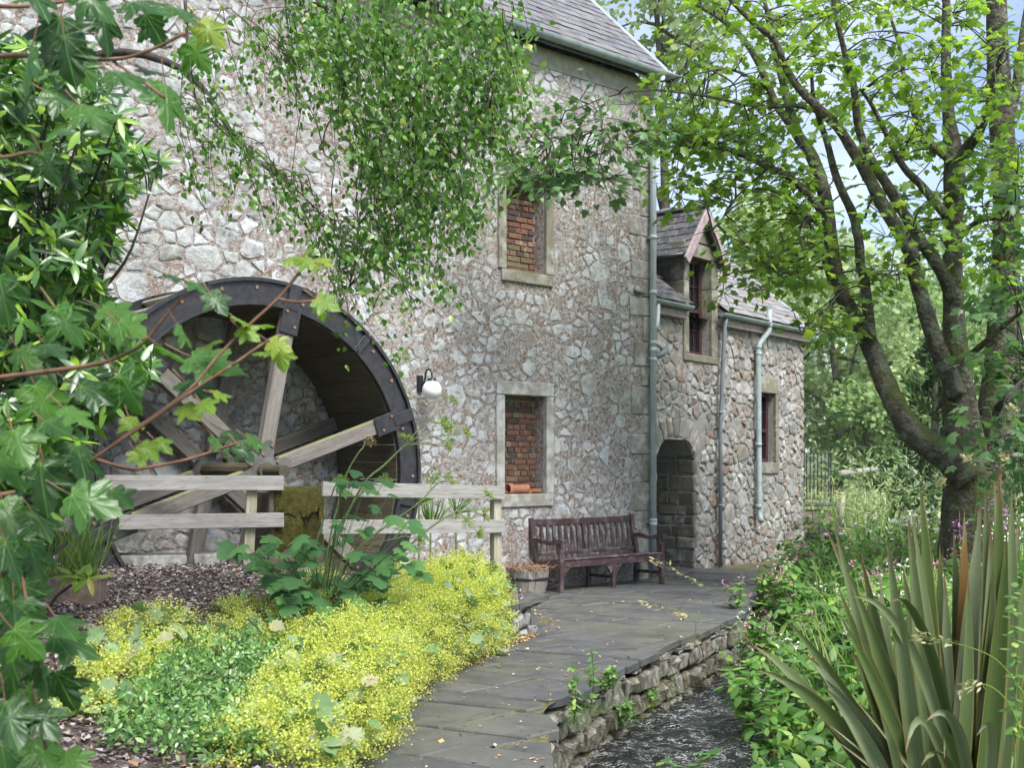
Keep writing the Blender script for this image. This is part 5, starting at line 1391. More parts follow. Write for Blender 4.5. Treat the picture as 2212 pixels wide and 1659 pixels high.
lb('branch', z3s((1070, 1660, 40), (1020, 1500, 34), (990, 1420, 30), (950, 1330, 24), (930, 1290, 20)), (14.3, 14.1), M['bark'], 7)
lb('branch', z3s((1840, 1400, 38), (1900, 1335, 32), (1960, 1305, 28), (2040, 1295, 22), (2130, 1310, 14)), (14.1, 13.4), M['bark'], 7)
lb('branch', z3s((1270, 1290, 20), (1300, 1200, 14), (1330, 1170, 9)), (13.9, 13.6), M['bark'], 6)
lb('branch', z6s((1870, 600, 46), (1950, 540, 40), (2060, 440, 32), (2200, 330, 22)), (14.0, 13.0), M['bark'], 7)
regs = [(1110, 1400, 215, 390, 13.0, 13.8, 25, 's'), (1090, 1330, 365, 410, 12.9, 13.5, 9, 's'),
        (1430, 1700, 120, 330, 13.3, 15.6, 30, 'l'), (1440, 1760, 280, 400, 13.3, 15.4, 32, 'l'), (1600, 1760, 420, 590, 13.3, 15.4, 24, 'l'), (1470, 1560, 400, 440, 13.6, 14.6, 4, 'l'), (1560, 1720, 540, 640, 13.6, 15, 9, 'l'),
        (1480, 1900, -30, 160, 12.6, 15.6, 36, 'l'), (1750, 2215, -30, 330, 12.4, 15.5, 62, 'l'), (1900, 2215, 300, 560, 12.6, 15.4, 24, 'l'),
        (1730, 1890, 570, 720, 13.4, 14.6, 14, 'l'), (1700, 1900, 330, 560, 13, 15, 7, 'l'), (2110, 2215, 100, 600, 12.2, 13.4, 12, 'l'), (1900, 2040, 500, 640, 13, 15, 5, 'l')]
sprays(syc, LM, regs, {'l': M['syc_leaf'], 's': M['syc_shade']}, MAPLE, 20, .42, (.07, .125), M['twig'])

sy2 = thing('sycamore_tree', 'thick straight mossy trunk at the right edge, dark leaves about it', 'tree', (0, 0, 0))
L2 = []
L2.append(limb(sy2, 'trunk', z6s((2030, 2250, 360), (2030, 1500, 250), (2040, 1000, 210), (2075, 600, 180), (2100, 200, 165), (2106, 0, 156)) + z3s((2106, 1450, 150), (2110, 1200, 150), (2090, 900, 142), (2072, 600, 135), (2057, 300, 125), (2050, 0, 115), (2045, -400, 90), (2040, -900, 50)), (14.9, 15.3), M['bark'], 14))
L2.append(limb(sy2, 'limb', z3s((2100, 800, 70), (2160, 560, 60), (2195, 300, 50), (2230, 60, 40), (2280, -200, 28)), (15.1, 15.8), M['bark'], 9))
L2.append(limb(sy2, 'limb', z6s((2070, 900, 60), (2130, 780, 46), (2220, 700, 34), (2330, 640, 22)), (14.8, 12.6), M['bark'], 8))
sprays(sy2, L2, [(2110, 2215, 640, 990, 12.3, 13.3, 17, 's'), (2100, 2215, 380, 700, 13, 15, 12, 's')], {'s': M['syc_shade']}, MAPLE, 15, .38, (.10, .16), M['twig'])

# ------------------------------------------------------------------ birch hanging over the wall
bir = thing('birch_tree', 'birch with dark hanging twigs of small leaves in front of the mill wall', 'tree', (0, 0, 0))
BL_ = []
tb = Vector((-5.2, 8.2, terrace_z(-5.2, 8.2) - .05))
Lt, rt = smooth_line([tb, tb + Vector((.05, 0, 1.8)), tb + Vector((.2, -.1, 3.6)), tb + Vector((.5, -.2, 5.4)), tb + Vector((.9, -.2, 7.6))], [.17, .14, .11, .08, .04]); MB().tube(Lt, rt, 10).build('trunk', M['twig'], bir, True)
def blimb(pts, rad):
    L, r = smooth_line(pts, rad, 5); MB().tube(L, r, 7).build('limb', M['twig'], bir, True); BL_.append((L, r))
hub_ = Lt[12]
blimb([hub_, (-3.6, 7.7, 5.9), (-2.0, 7.5, 6.0), (-.6, 7.3, 5.6), (.2, 7.2, 4.9)], [.07, .055, .045, .035, .02])
blimb([Lt[10], (-3.8, 7.9, 4.9), (-2.6, 7.7, 5.2), (-1.7, 7.6, 5.0), (-1.2, 7.5, 4.6)], [.06, .05, .04, .03, .02])
blimb([Lt[8], (-4.0, 8.2, 3.9), (-3.0, 8.1, 4.5), (-2.3, 8.0, 4.4), (-1.9, 7.9, 3.9)], [.05, .04, .03, .025, .016])
def hang(spec, ys, w0, w1):
    k = len(spec); return limb(bir, 'hanging_branch', [(x, y, w0 + (w1 - w0) * i / (k - 1)) for i, (x, y) in enumerate(spec)], ys, M['twig'], 6, .05)
HB = [hang(s_, y_, a_, b_) for s_, y_, a_, b_ in [
    ([(720, -80), (728, 60), (745, 170), (757, 251), (785, 294), (800, 350), (812, 430), (822, 500)], (7.4, 7.2), 9, 2),
    ([(745, 170), (735, 222), (703, 280), (700, 330), (722, 352), (716, 420), (724, 480)], (7.3, 7.1), 5, 1.5),
    ([(820, -80), (830, 60), (860, 160), (900, 250), (905, 330), (880, 430)], (7.6, 7.0), 9, 2),
    ([(930, -80), (950, 60), (1000, 150), (1050, 220), (1075, 300)], (7.5, 6.9), 8, 2),
    ([(1010, -60), (1060, 60), (1100, 130), (1120, 200)], (7.4, 7.0), 6, 2),
    ([(640, -80), (650, 20), (660, 90), (640, 140)], (7.6, 7.4), 6, 2),
    ([(400, 0), (405, 90), (413, 180), (440, 240), (500, 300), (570, 360), (640, 410), (700, 470), (745, 540)], (7.6, 7.2), 8, 2),
    ([(757, 251), (800, 262), (850, 280), (890, 330), (910, 400), (900, 460)], (7.2, 6.9), 5, 2),
    ([(785, 294), (775, 360), (770, 430), (775, 500), (765, 580), (750, 630)], (7.1, 7.0), 3, 1)]]
def inside(poly, x, y):
    c = False; n_ = len(poly)
    for i in range(n_):
        (x1, y1), (x2, y2) = poly[i], poly[(i + 1) % n_]
        if (y1 > y) != (y2 > y) and x < (x2 - x1) * (y - y1) / (y2 - y1) + x1: c = not c
    return c
dense = [(600, -60), (1120, -60), (1115, 60), (1140, 150), (1120, 220), (1085, 290), (1040, 340), (1000, 400), (960, 470), (900, 540), (830, 560), (780, 520), (770, 430), (790, 340), (770, 280), (700, 200), (640, 120)]
spr = [([(560, 340), (600, 330), (700, 420), (770, 520), (760, 600), (720, 560), (640, 480), (570, 420)], 34, 13), ([(390, 30), (600, 0), (620, 100), (560, 150), (480, 120), (430, 240), (390, 200)], 28, 14), ([(330, 220), (440, 200), (520, 290), (560, 340), (420, 330)], 26, 15), (dense, 360, 27), ([(690, 280), (760, 260), (800, 400), (780, 620), (740, 640), (720, 480)], 26, 8), ([(700, 560), (860, 520), (840, 640), (740, 650)], 16, 9), ([(540, 20), (650, 10), (700, 150), (650, 240), (560, 130)], 22, 9)]
allp = np.array([tuple(p) for L, r in HB + BL_ for p in L]); LV = []; tw = MB()
for poly, cnt, per in spr:
    bx0, bx1 = min(p[0] for p in poly), max(p[0] for p in poly); by0, by1 = min(p[1] for p in poly), max(p[1] for p in poly); made = 0
    while made < cnt:
        x, y = rnd.uniform(bx0, bx1), rnd.uniform(by0, by1)
        if not inside(poly, x, y): continue
        made += 1; c = at(x, y, rnd.uniform(6.6, 8.0)); i = int(np.argmin(np.linalg.norm(allp - np.array(tuple(c)), axis=1))); b = Vector(allp[i])
        if (c - b).length > 1.1: b = c + Vector((rnd.gauss(-.1, .15), rnd.gauss(0, .15), .45))
        L = rnd.uniform(.22, .5); e = c + Vector((rnd.gauss(.10, .10), rnd.gauss(0, .08), -L))
        q = smooth_line([b, (b + c) / 2 + Vector((rnd.gauss(0, .04), 0, .05)), c, e], None, 3)
        if made % 2: tw.tube(q, [.004 * (1 - .8 * j / len(q)) + .0009 for j in range(len(q))], 3, False)
        for j in range(int(per * rnd.uniform(.7, 1.4))):
            t = rnd.random(); p = (b.lerp(c, t * 2) if t < .3 else c.lerp(e, (t - .3) / .7)) + Vector((rnd.gauss(0, .05), rnd.gauss(0, .05), rnd.gauss(0, .03)))
            a = Vector((rnd.gauss(.15, .6), rnd.gauss(0, .6), -.75 + rnd.gauss(0, .35))); nn = Vector((rnd.gauss(.2, .7), -.6 + rnd.gauss(0, .6), .6 + rnd.gauss(0, .4)))
            LV.append((p, a, nn, rnd.uniform(.032, .056)))
tag(tw.build('twigs', M['twig'], bir), kind='stuff')
link('crown', leaf_mesh('crown', BIRCH, [tuple(q[0]) for q in LV], [tuple(q[1]) for q in LV], [tuple(q[2]) for q in LV], [q[3] for q in LV]), M['birch_leaf'], bir)

# ------------------------------------------------------------------ rhododendron at the left
def whorls(parent, centres, mat, per, size, name='foliage', tmpl=LANCE, up=.6):
    P = []; A = []; N_ = []; S = []
    for c, ax in centres:
        ax = Vector(ax).normalized(); u = ax.orthogonal().normalized(); v_ = ax.cross(u); k = int(per * rnd.uniform(.7, 1.3)); ph = rnd.random() * 6
        for j in range(k):
            th = ph + 6.283 * j / k + rnd.gauss(0, .2); o = u * math.cos(th) + v_ * math.sin(th); e = rnd.uniform(-.35, up)
            a = (o + ax * e).normalized(); P.append(tuple(Vector(c) + ax * rnd.uniform(-.02, .02))); A.append(tuple(a)); N_.append(tuple(ax + o * rnd.uniform(-.5, .2))); S.append(rnd.uniform(*size))
    return link(name, leaf_mesh(name, tmpl, P, A, N_, S), mat, parent)
rh = thing('rhododendron', 'tall glossy rhododendron shrub with lime new shoots by the wheel', 'shrub', (0, 0, 0))
rp = [(-20, 90), (200, 110), (270, 290), (350, 345), (270, 440), (235, 540), (215, 620), (240, 700), (360, 780), (270, 850), (190, 950), (130, 1050), (100, 1120), (60, 1180), (-20, 1220)]
rc = []; tw = MB(); rb = Vector((-2.95, 6.9, terrace_z(-2.95, 6.9)))
while len(rc) < 900:
    x, y = rnd.uniform(-60, 420), rnd.uniform(90, 1280)
    if not inside(rp, max(x, -19), y): continue
    c = at(x, y, rnd.uniform(5.9, 7.6)); ax = Vector((rnd.gauss(.35, .5), rnd.gauss(-.35, .5), .55 + rnd.gauss(0, .35))); rc.append((c, ax))
    if len(rc) % 9 == 0:
        st = rb + Vector((rnd.gauss(0, .25), rnd.gauss(0, .25), rnd.uniform(.55, .85) * (c.z - rb.z))); st = st.lerp(c, .35); q = smooth_line([st, (st + c) / 2 + Vector((0, 0, -.15)), c], None, 4); tw.tube(q, [.014 * (1 - .7 * j / len(q)) for j in range(len(q))], 4, False)
tag(tw.build('branches', M['twig'], rh), kind='stuff')
for k in range(5):
    a = 1.3 * k; q = smooth_line([rb + Vector((-.25, .2, 0)) + Vector((.1 * math.cos(a), .1 * math.sin(a), 0)), rb + Vector((.3 * math.cos(a), .3 * math.sin(a), 1.2)), rb + Vector((.6 * math.cos(a), .6 * math.sin(a), 2.6))], None, 4); MB().tube(q, [.035 * (1 - .6 * j / len(q)) for j in range(len(q))], 7).build('stem', M['twig'], rh, True)
whorls(rh, rc, M['rhodo_leaf'], 9, (.09, .15))
p = at(190, 1250, 7.3)
rs = thing('rhododendron', 'single low rhododendron sprig with lime leaves above the clay trough', 'shrub', (p.x, 7.3, terrace_z(p.x, 7.3)))
zb = rs.location.z; tip = Vector((.0, 0, p.z - zb))
MB().tube([(-.35, .1, 0), (-.22, .05, tip.z * .6), (-.05, 0, tip.z), tip], [.012, .01, .007, .005], 6).build('stem', M['twig'], rs)
whorls(rs, [(tip, (.3, -.2, 1)), (tip + Vector((-.1, 0, .02)), (-.2, -.3, 1))], M['maple_young'], 8, (.12, .17))

# ------------------------------------------------------------------ near maple, leaves large in view
def big_leaf_template():
    half = [(0, 0), (.06, -.05), (.16, -.10), (.24, -.06), (.36, -.08), (.44, .00), (.40, .08), (.44, .13), (.34, .18), (.38, .24), (.50, .29), (.60, .42), (.66, .47), (.58, .50), (.52, .56), (.42, .52), (.36, .56), (.26, .55), (.24, .61), (.29, .68), (.23, .74), (.25, .82), (.16, .87), (.13, .95), (.05, 1.0), (0, 1.10)]
    pts = half + [(-x, y) for x, y in reversed(half[1:-1])]; n_ = len(pts); c = (0, .36); V = [(c[0], c[1])] + [(c[0] + (x - c[0]) * .55, c[1] + (y - c[1]) * .55) for x, y in pts] + pts
    F = [(0, 1 + (i + 1) % n_, 1 + i) for i in range(n_)] + [(1 + i, 1 + (i + 1) % n_, 1 + n_ + (i + 1) % n_) for i in range(n_)] + [(1 + i, 1 + n_ + (i + 1) % n_, 1 + n_ + i) for i in range(n_)]
    def z(x, y):
        a = math.atan2(x, y + .05); r = math.hypot(x, y); return -.16 * r * r - .13 * abs(x) + .05 * math.sin(a * 4.1) * r + .02 * math.sin(23 * x + 17 * y)
    return np.array([(x, y, z(x, y)) for x, y in V]), np.array(F), np.array(V)
BV, BF, BUV = big_leaf_template()
def big_leaves(parent, items, mat, name='leaf'):
    """each leaf is its own piece; the blade hangs from a stalk towards the branch"""
    for (x, y, px_, ang, Y) in items:
        c = at(x, y, Y); S = px_ * Y / FOC * .98; a = RAD(ang)
        ax = Vector((math.cos(a), rnd.gauss(-.1, .35), -math.sin(a))).normalized()
        nn = Vector((rnd.gauss(0, .35), -.55 + rnd.gauss(0, .35), .8)).normalized()
        X = ax.cross(nn).normalized(); nn = X.cross(ax); bend = rnd.uniform(.5, 2.0); st = c - ax * S * .45
        V = np.array([tuple(st + X * (v[0] * S) + ax * (v[1] * S) + nn * (v[2] * S * bend)) for v in BV])
        me = np_mesh(name, V, BF); uvl = me.uv_layers.new(name='UVMap'); uv = np.zeros((len(me.loops), 2), np.float32); vi = np.zeros(len(me.loops), np.int32); me.loops.foreach_get('vertex_index', vi); uv[:, 0] = BUV[vi, 0] * .5 + .5; uv[:, 1] = BUV[vi, 1] * .5
        uvl.data.foreach_set('uv', uv.ravel()); o = link(name, me, mat, parent, True)
        MB().tube([st - ax * S * .55 + Vector((0, 0, S * .12)), st - ax * S * .2 + Vector((0, 0, .03 * S)), st], [.0022, .0018, .0016], 5).build('stalk', M['red_twig'], o)
mp_ = thing('maple_tree', 'broad-leaved maple boughs reaching in close to the camera', 'tree', (0, 0, 0))
mt = Vector((-2.0, 2.9, .45)); Lm, rm = smooth_line([mt, (-1.98, 2.9, 1.3), (-1.95, 2.95, 2.2), (-1.9, 2.9, 3.4)], [.06, .05, .04, .025]); MB().tube(Lm, rm, 9).build('trunk', M['bark'], mp_, True)
for spec, ys, w0, w1 in [
        ([(-500, 160), (-250, 140), (0, 120), (120, 123), (250, 127), (330, 105), (400, 70)], (2.9, 2.8), 16, 4), ([(240, 128), (300, 170), (355, 210)], (2.85, 2.75), 6, 3), ([(-450, -40), (-150, 0), (0, 12), (90, 10), (190, -10)], (2.9, 3.0), 13, 6),
        ([(-500, 860), (-200, 840), (0, 815), (190, 790), (260, 770), (310, 740), (360, 680), (405, 630)], (2.9, 2.8), 15, 3), ([(-500, 1120), (-200, 1090), (0, 1070), (120, 1040), (240, 965), (330, 905), (430, 835), (500, 790)], (2.9, 2.9), 15, 3),
        ([(200, 990), (280, 1012), (330, 1008), (415, 990), (510, 958), (560, 950)], (2.9, 2.95), 7, 3), ([(-450, 1300), (-150, 1230), (0, 1180), (50, 1260), (60, 1380), (75, 1500), (100, 1620)], (2.9, 2.7), 14, 4), ([(250, 955), (400, 850), (470, 770), (540, 700), (600, 645), (645, 590), (672, 545)], (2.95, 3.05), 8, 4), ([(-400, 330), (-150, 350), (0, 340), (80, 330), (130, 380)], (2.9, 3.0), 12, 4),
        ([(600, 645), (640, 652), (690, 648)], (3.0, 3.0), 4, 2), ([(500, 790), (580, 735), (605, 725)], (2.95, 3.0), 4, 2)]:
    k = len(spec); limb(mp_, 'bough', [(x, y, w0 + (w1 - w0) * i / (k - 1)) for i, (x, y) in enumerate(spec)], ys, M['red_twig'], 7)
BLV = [(365, 225, 118, 75), (200, 245, 110, 35), (140, 212, 100, 20), (430, 118, 88, 48), (395, 25, 84, 32), (335, 62, 84, 58), (312, 8, 104, 18), (230, 58, 118, 72), (120, 85, 116, 100), (45, 35, 124, 78), (205, 2, 110, 40), (55, 150, 116, 112), (265, 160, 92, 22), (340, 155, 84, 15), (292, 176, 80, 28), (20, 92, 110, 60), (145, 122, 108, 80), (80, -5, 110, 50), (180, 150, 90, 60),
       (258, 672, 92, 12), (277, 705, 88, 22), (362, 665, 84, 42), (388, 598, 78, 12), (431, 618, 62, 32), (470, 652, 64, 48), (405, 722, 78, 50), (463, 783, 122, 14), (373, 762, 84, 28), (230, 762, 76, 80), (118, 755, 84, 28), (287, 848, 124, 58), (330, 880, 124, 42), (424, 840, 84, 30), (215, 848, 96, 20), (122, 840, 122, 40), (100, 876, 116, 62), (20, 783, 96, 30), (54, 772, 90, 40), (395, 812, 62, 60), (20, 876, 110, 40), (118, 920, 96, 18), (230, 955, 92, 42), (180, 995, 124, 50), (230, 1016, 92, 46), (118, 1056, 122, 62), (200, 1085, 134, 18), (90, 1050, 110, 80), (20, 1016, 110, 40), (513, 943, 74, 20), (556, 955, 62, 26), (482, 960, 62, 40), (530, 975, 50, 40), (40, 960, 110, 55), (150, 700, 96, 50), (60, 690, 100, 60), (10, 640, 110, 70), (320, 800, 80, 30), (170, 900, 90, 30), (20, 1120, 120, 60), (90, 1130, 90, 40), (260, 1075, 70, 30), (10, 480, 100, 60), (70, 430, 100, 50), (20, 360, 110, 70), (110, 360, 90, 60), (60, 560, 90, 70),
       (80, 1213, 118, 58), (30, 1213, 110, 70), (140, 1353, 98, 30), (165, 1393, 108, 24), (30, 1343, 112, 80), (20, 1413, 118, 70), (100, 1443, 122, 62), (135, 1493, 100, 72), (30, 1493, 122, 80), (95, 1558, 100, 40), (125, 1590, 90, 50), (20, 1558, 112, 60), (100, 1630, 120, 40), (165, 1648, 96, 30), (60, 1300, 100, 60), (10, 1280, 100, 60), (60, 1390, 96, 50), (10, 1640, 110, 50), (70, 1520, 90, 70)]
BLV = [q for i, q in enumerate(BLV) if not (q[0] < 130 and i % 3 == 0 and q[1] < 1150) and not (280 < q[1] < 620 and q[0] < 90) and not (220 < q[0] < 440 and 640 < q[1] < 1030 and i % 5 in (1, 3))]
big_leaves(mp_, [(x, y, s_ * rnd.uniform(.82, 1.0), a_, rnd.uniform(2.55, 3.2)) for x, y, s_, a_ in BLV], M['maple_big'])
YLV = [(455, 65, 70, 42), (528, 693, 50, 20), (538, 720, 52, 30), (567, 700, 46, -10), (603, 745, 54, 20), (607, 772, 52, 80), (571, 758, 44, 190), (706, 655, 58, 25), (658, 560, 46, 200), (692, 562, 54, 8), (632, 556, 44, 160), (409, 887, 58, 30), (287, 920, 52, 60), (323, 973, 50, 40), (445, 876, 54, 30), (300, 990, 48, 50), (690, 670, 44, 80), (480, 850, 46, 0), (350, 960, 46, 30), (460, 740, 44, -20), (662, 540, 40, -60)]
big_leaves(mp_, [(x, y, s_, a_, rnd.uniform(2.9, 3.1)) for x, y, s_, a_ in YLV], M['maple_young'])

# ------------------------------------------------------------------ trees in the distance
def far_tree(name, label, x, y, Y, rx, rz, mat, n, leaf, seed, lobes=9, group='trees beyond the meadow'):
    t = thing(name, label, 'tree', (0, 0, 0), 0, group); c = at(x, y, Y); zb = ground_z(c.x, c.y) - .1
    r0 = .05 * rx + .06
    L, r = smooth_line([(c.x, c.y, zb), (c.x + .1 * rx, c.y, zb + (c.z - zb) * .5), (c.x, c.y, c.z), (c.x - .1 * rx, c.y, c.z + rz * .6)], [r0, r0 * .8, r0 * .55, r0 * .15], 4); tk = MB().tube(L, r, 8)
    cs = []
    for k in range(lobes):
        d = Vector((rnd.gauss(0, 1), rnd.gauss(0, 1), rnd.gauss(.1, .9))).normalized(); q = c + Vector((d.x * rx * .7, d.y * rx * .7, d.z * rz * .72)); cs.append((q, rnd.uniform(.28, .5)))
        b = Vector(L[rnd.randrange(4, 10)]); e = smooth_line([b, (b + q) / 2 + Vector((0, 0, rnd.uniform(-.1, .3) * rz * .3)), q], None, 3); tk.tube(e, [r0 * .35 * (1 - .8 * j / len(e)) for j in range(len(e))], 5, False)
    tk.build('trunk', M['bark'], t, True)
    P = []; D = []
    for q, f in cs:
        m = n // lobes; d = sphere_dirs(m); rad = rng.uniform(.25, 1.05, m) ** .5; P.append(np.array(tuple(q)) + d * rad[:, None] * np.array([rx * f * 1.25, rx * f * 1.25, rz * f])); D.append(d)
    P = np.concatenate(P); D = np.concatenate(D)
    link('crown', leaf_mesh('crown', DIAM, P, D + rng.normal(size=P.shape) * .7 + (0, 0, -.3), D + rng.normal(size=P.shape) * .6 + (0, -.2, .5), rng.uniform(leaf * .6, leaf * 1.4, len(P))), mat, t)
    return t
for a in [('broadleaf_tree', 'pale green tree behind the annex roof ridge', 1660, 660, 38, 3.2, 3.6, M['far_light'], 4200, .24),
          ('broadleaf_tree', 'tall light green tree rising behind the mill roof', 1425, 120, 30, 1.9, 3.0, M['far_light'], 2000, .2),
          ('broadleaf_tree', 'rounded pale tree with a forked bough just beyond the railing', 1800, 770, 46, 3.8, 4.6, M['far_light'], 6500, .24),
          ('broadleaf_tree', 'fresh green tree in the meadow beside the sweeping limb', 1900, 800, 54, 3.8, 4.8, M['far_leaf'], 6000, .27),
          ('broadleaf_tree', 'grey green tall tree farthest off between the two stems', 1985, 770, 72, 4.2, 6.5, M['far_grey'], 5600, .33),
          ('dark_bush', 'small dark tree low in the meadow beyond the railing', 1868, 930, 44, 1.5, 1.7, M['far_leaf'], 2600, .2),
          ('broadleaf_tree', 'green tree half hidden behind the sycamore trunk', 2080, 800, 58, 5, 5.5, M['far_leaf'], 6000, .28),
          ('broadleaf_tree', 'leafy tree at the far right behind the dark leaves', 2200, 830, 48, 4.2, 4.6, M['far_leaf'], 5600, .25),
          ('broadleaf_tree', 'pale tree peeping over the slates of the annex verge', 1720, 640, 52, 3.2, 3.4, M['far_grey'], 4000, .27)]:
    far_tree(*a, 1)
# conifer behind the trunk
cf = thing('conifer', 'dark spiky conifer between the sycamore stems', 'conifer', (0, 0, 0)); cb = at(2010, 1005, 24); P = []; A = []; zb = -.1; tk = MB()
tk.tube([(cb.x, 24, zb), (cb.x + .1, 24, zb + 2.8), (cb.x + .1, 24, zb + 5.0)], [.12, .08, .02], 8)
for k in range(70):
    z = rnd.uniform(.3, 4.4); th = rnd.uniform(0, 6.283); L = (5.0 - z) * .32 * rnd.uniform(.6, 1.1); b = Vector((cb.x + .1, 24, zb + z)); e = b + Vector((math.cos(th) * L, math.sin(th) * L, L * .75)); tk.tube([b, b.lerp(e, .5) + Vector((0, 0, -.1)), e], [.02, .014, .006], 4, False)
    for j in range(60):
        t = rnd.uniform(.15, 1.05); P.append(tuple(b.lerp(e, t) + Vector((rnd.gauss(0, .05), rnd.gauss(0, .05), rnd.gauss(0, .05))))); A.append(tuple((e - b).normalized() + Vector((rnd.gauss(0, .6), rnd.gauss(0, .6), rnd.gauss(.2, .5)))))
tk.build('trunk', M['bark'], cf); link('crown', leaf_mesh('crown', (DIAM[0] * (.35, 1, 1), DIAM[1]), P, A, sphere_dirs(len(P)), rng.uniform(.10, .24, len(P))), M['conifer'], cf)
# the wood that closes the view
n = 15000; X = rng.uniform(-70, 110, n); Y = rng.uniform(92, 112, n); top = 7.5 + 3.0 * np.sin(X * .11) + 2.2 * np.sin(X * .29 + 1) + rng.normal(size=n) * .6; Zz = rng.uniform(0, 1, n) ** .8 * top + .3
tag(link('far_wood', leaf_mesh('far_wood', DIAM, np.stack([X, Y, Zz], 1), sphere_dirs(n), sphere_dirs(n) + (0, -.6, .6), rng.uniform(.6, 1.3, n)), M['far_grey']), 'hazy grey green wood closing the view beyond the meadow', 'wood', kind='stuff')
# ------------------------------------------------------------------ lady's mantle along the bed wall
def mound(label, c, r, h, nf, nl, fl_f=1.0):
    t = thing('ladys_mantle', label, 'flowering plant', c, 0, "lady's mantle clumps along the bed wall")
    d = unit(rng.normal(size=(nl, 3)) * (1, 1, .8) + (0, 0, .25)); d[:, 2] = np.where(d[:, 2] < -.45, -d[:, 2], d[:, 2])
    P = d * np.array([r, r, h]) * rng.uniform(.72, 1.02, (nl, 1)); 
    link('leaves', leaf_mesh('leaves', ROUND, P, d * (1, 1, .3) + rng.normal(size=(nl, 3)) * .4, d + rng.normal(size=(nl, 3)) * .3 + (0, 0, .5), rng.uniform(.06, .12, nl)), M['alch_leaf'], t)
    nf = int(nf * 1.2); d = unit(rng.normal(size=(nf, 3)) * (1, 1, .85) + (0.1, -.25, .2)); d[:, 2] = np.where(d[:, 2] < -.6, -d[:, 2], d[:, 2])
    C = d * np.array([r, r, h]) * rng.uniform(.82, 1.14, (nf, 1)); k = 44
    Q = (C[:, None, :] + rng.normal(size=(nf, k, 3)) * np.array([.024, .024, .02]) + d[:, None, :] * rng.uniform(-.05, .05, (nf, k, 1))).reshape(-1, 3)
    m = len(Q)
    link('blossom', leaf_mesh('blossom', DIAM, Q, sphere_dirs(m), sphere_dirs(m) + (0, -.3, .9), rng.uniform(.009, .016, m)), M['alch_flower'], t)
    st = MB()
    for i in range(0, nf, 3):
        q = Vector(C[i]); st.tube([q * .45, q * .8 + Vector((0, 0, .03)), q], [.002, .0016, .001], 3, False)
    tag(st.build('stalks', M['stem'], t), kind='stuff')
    return t
names = ['at the corner by the barrel', 'just short of the wall corner', 'third from the barrel', 'spilling over the coping mid-bed', 'behind the hogweed stems', 'below the hogweed leaves', 'where the bed wall bends', 'half way down to the near slabs', 'overhanging the leaf debris', 'above the nearest paving', 'beside the big pleated leaves', 'lowest, at the bottom edge', 'under the end post of the fence', 'behind the corner clump', 'pale and leafy beside the mulch', 'thin clump on the mulch edge', 'leafy clump over the mulch with round leaves', 'far left beside the dark maple leaves', 'left of the periwinkle', 'on the mulch below the fence rail', 'above the periwinkle', 'in the middle of the mulch edge', 'sprawling on the mulch left of the round leaves', 'reaching farthest left over the mulch', 'just in front of the hogweed leaves', 'left of the periwinkle carpet beside bare mulch', 'behind the lowest maple leaves', 'nearest of all at the bottom edge by the paving', 'small and low at the bottom left of the periwinkle']
MD = [(-.32, 11.0, .32, .38, 190), (-.43, 10.6, .40, .54, 310), (-.52, 10.05, .46, .54, 330), (-.64, 9.6, .45, .50, 310), (-.92, 9.9, .42, .50, 190), (-.84, 9.05, .44, .44, 310), (-.94, 8.5, .42, .42, 300), (-1.02, 7.95, .40, .40, 290), (-1.02, 7.35, .39, .42, 290), (-1.02, 6.75, .38, .40, 290), (-1.07, 6.2, .35, .35, 250), (-1.10, 5.65, .31, .30, 180), (-.50, 11.3, .36, .46, 190), (-.80, 10.8, .42, .46, 220), (-1.35, 8.65, .44, .32, 190), (-1.70, 9.2, .30, .20, 80), (-1.62, 8.15, .42, .28, 150), (-2.35, 7.35, .32, .18, 90), (-2.05, 7.15, .30, .18, 90), (-1.72, 10.2, .22, .22, 50), (-1.45, 7.7, .36, .28, 150), (-1.95, 7.9, .28, .18, 60), (-1.95, 8.55, .34, .20, 100), (-2.45, 7.8, .34, .18, 90), (-1.55, 8.95, .36, .24, 120), (-2.12, 6.1, .30, .20, 130), (-2.3, 6.65, .32, .18, 120), (-1.08, 5.2, .30, .30, 170), (-2.05, 5.55, .24, .15, 70)]
for (x, y, r, h, nf), nm in zip(MD, names):
    z = terrace_z(x, y) if x < -1.0 else .33
    mound("lady's mantle clump of yellow-green froth " + nm, (x, y, z - .06), r, h, nf, 60)
# big pleated leaves
bl = thing('broad_leaf_plant', 'loose cluster of large pleated pale leaves in front of the periwinkle', 'plant', (0, 0, 0))
spots = [(355, 1590, 5.75, .20), (410, 1570, 5.8, .15), (300, 1650, 5.6, .17), (340, 1655, 5.5, .18), (430, 1640, 5.6, .16), (470, 1645, 5.6, .14), (385, 1650, 5.5, .15), (320, 1600, 5.7, .14), (560, 1500, 6.15, .15), (590, 1520, 6.1, .14), (545, 1530, 6.1, .13), (575, 1560, 6.05, .15), (600, 1570, 6.0, .13), (580, 1600, 5.9, .15), (560, 1480, 6.3, .13), (610, 1540, 6.0, .12), (320, 1370, 7.9, .22), (300, 1345, 8.1, .20), (265, 1390, 7.8, .20), (360, 1385, 7.8, .17), (340, 1330, 8.2, .19), (200, 1400, 7.9, .16), (235, 1375, 8.0, .17), (300, 1405, 7.7, .15)]
PL = (np.array([(0, .42, 0)] + [((.42 + .06 * math.cos(18 * i * math.pi / 36)) * math.sin(2 * math.pi * i / 72), .44 - (.42 + .06 * math.cos(18 * i * math.pi / 36)) * math.cos(2 * math.pi * i / 72) * (1 if 0 < i < 72 else .3), .05 * math.cos(18 * i * math.pi / 36) + .06) for i in range(72)]), np.array([(0, 1 + (i + 1) % 72, 1 + i) for i in range(72)]))
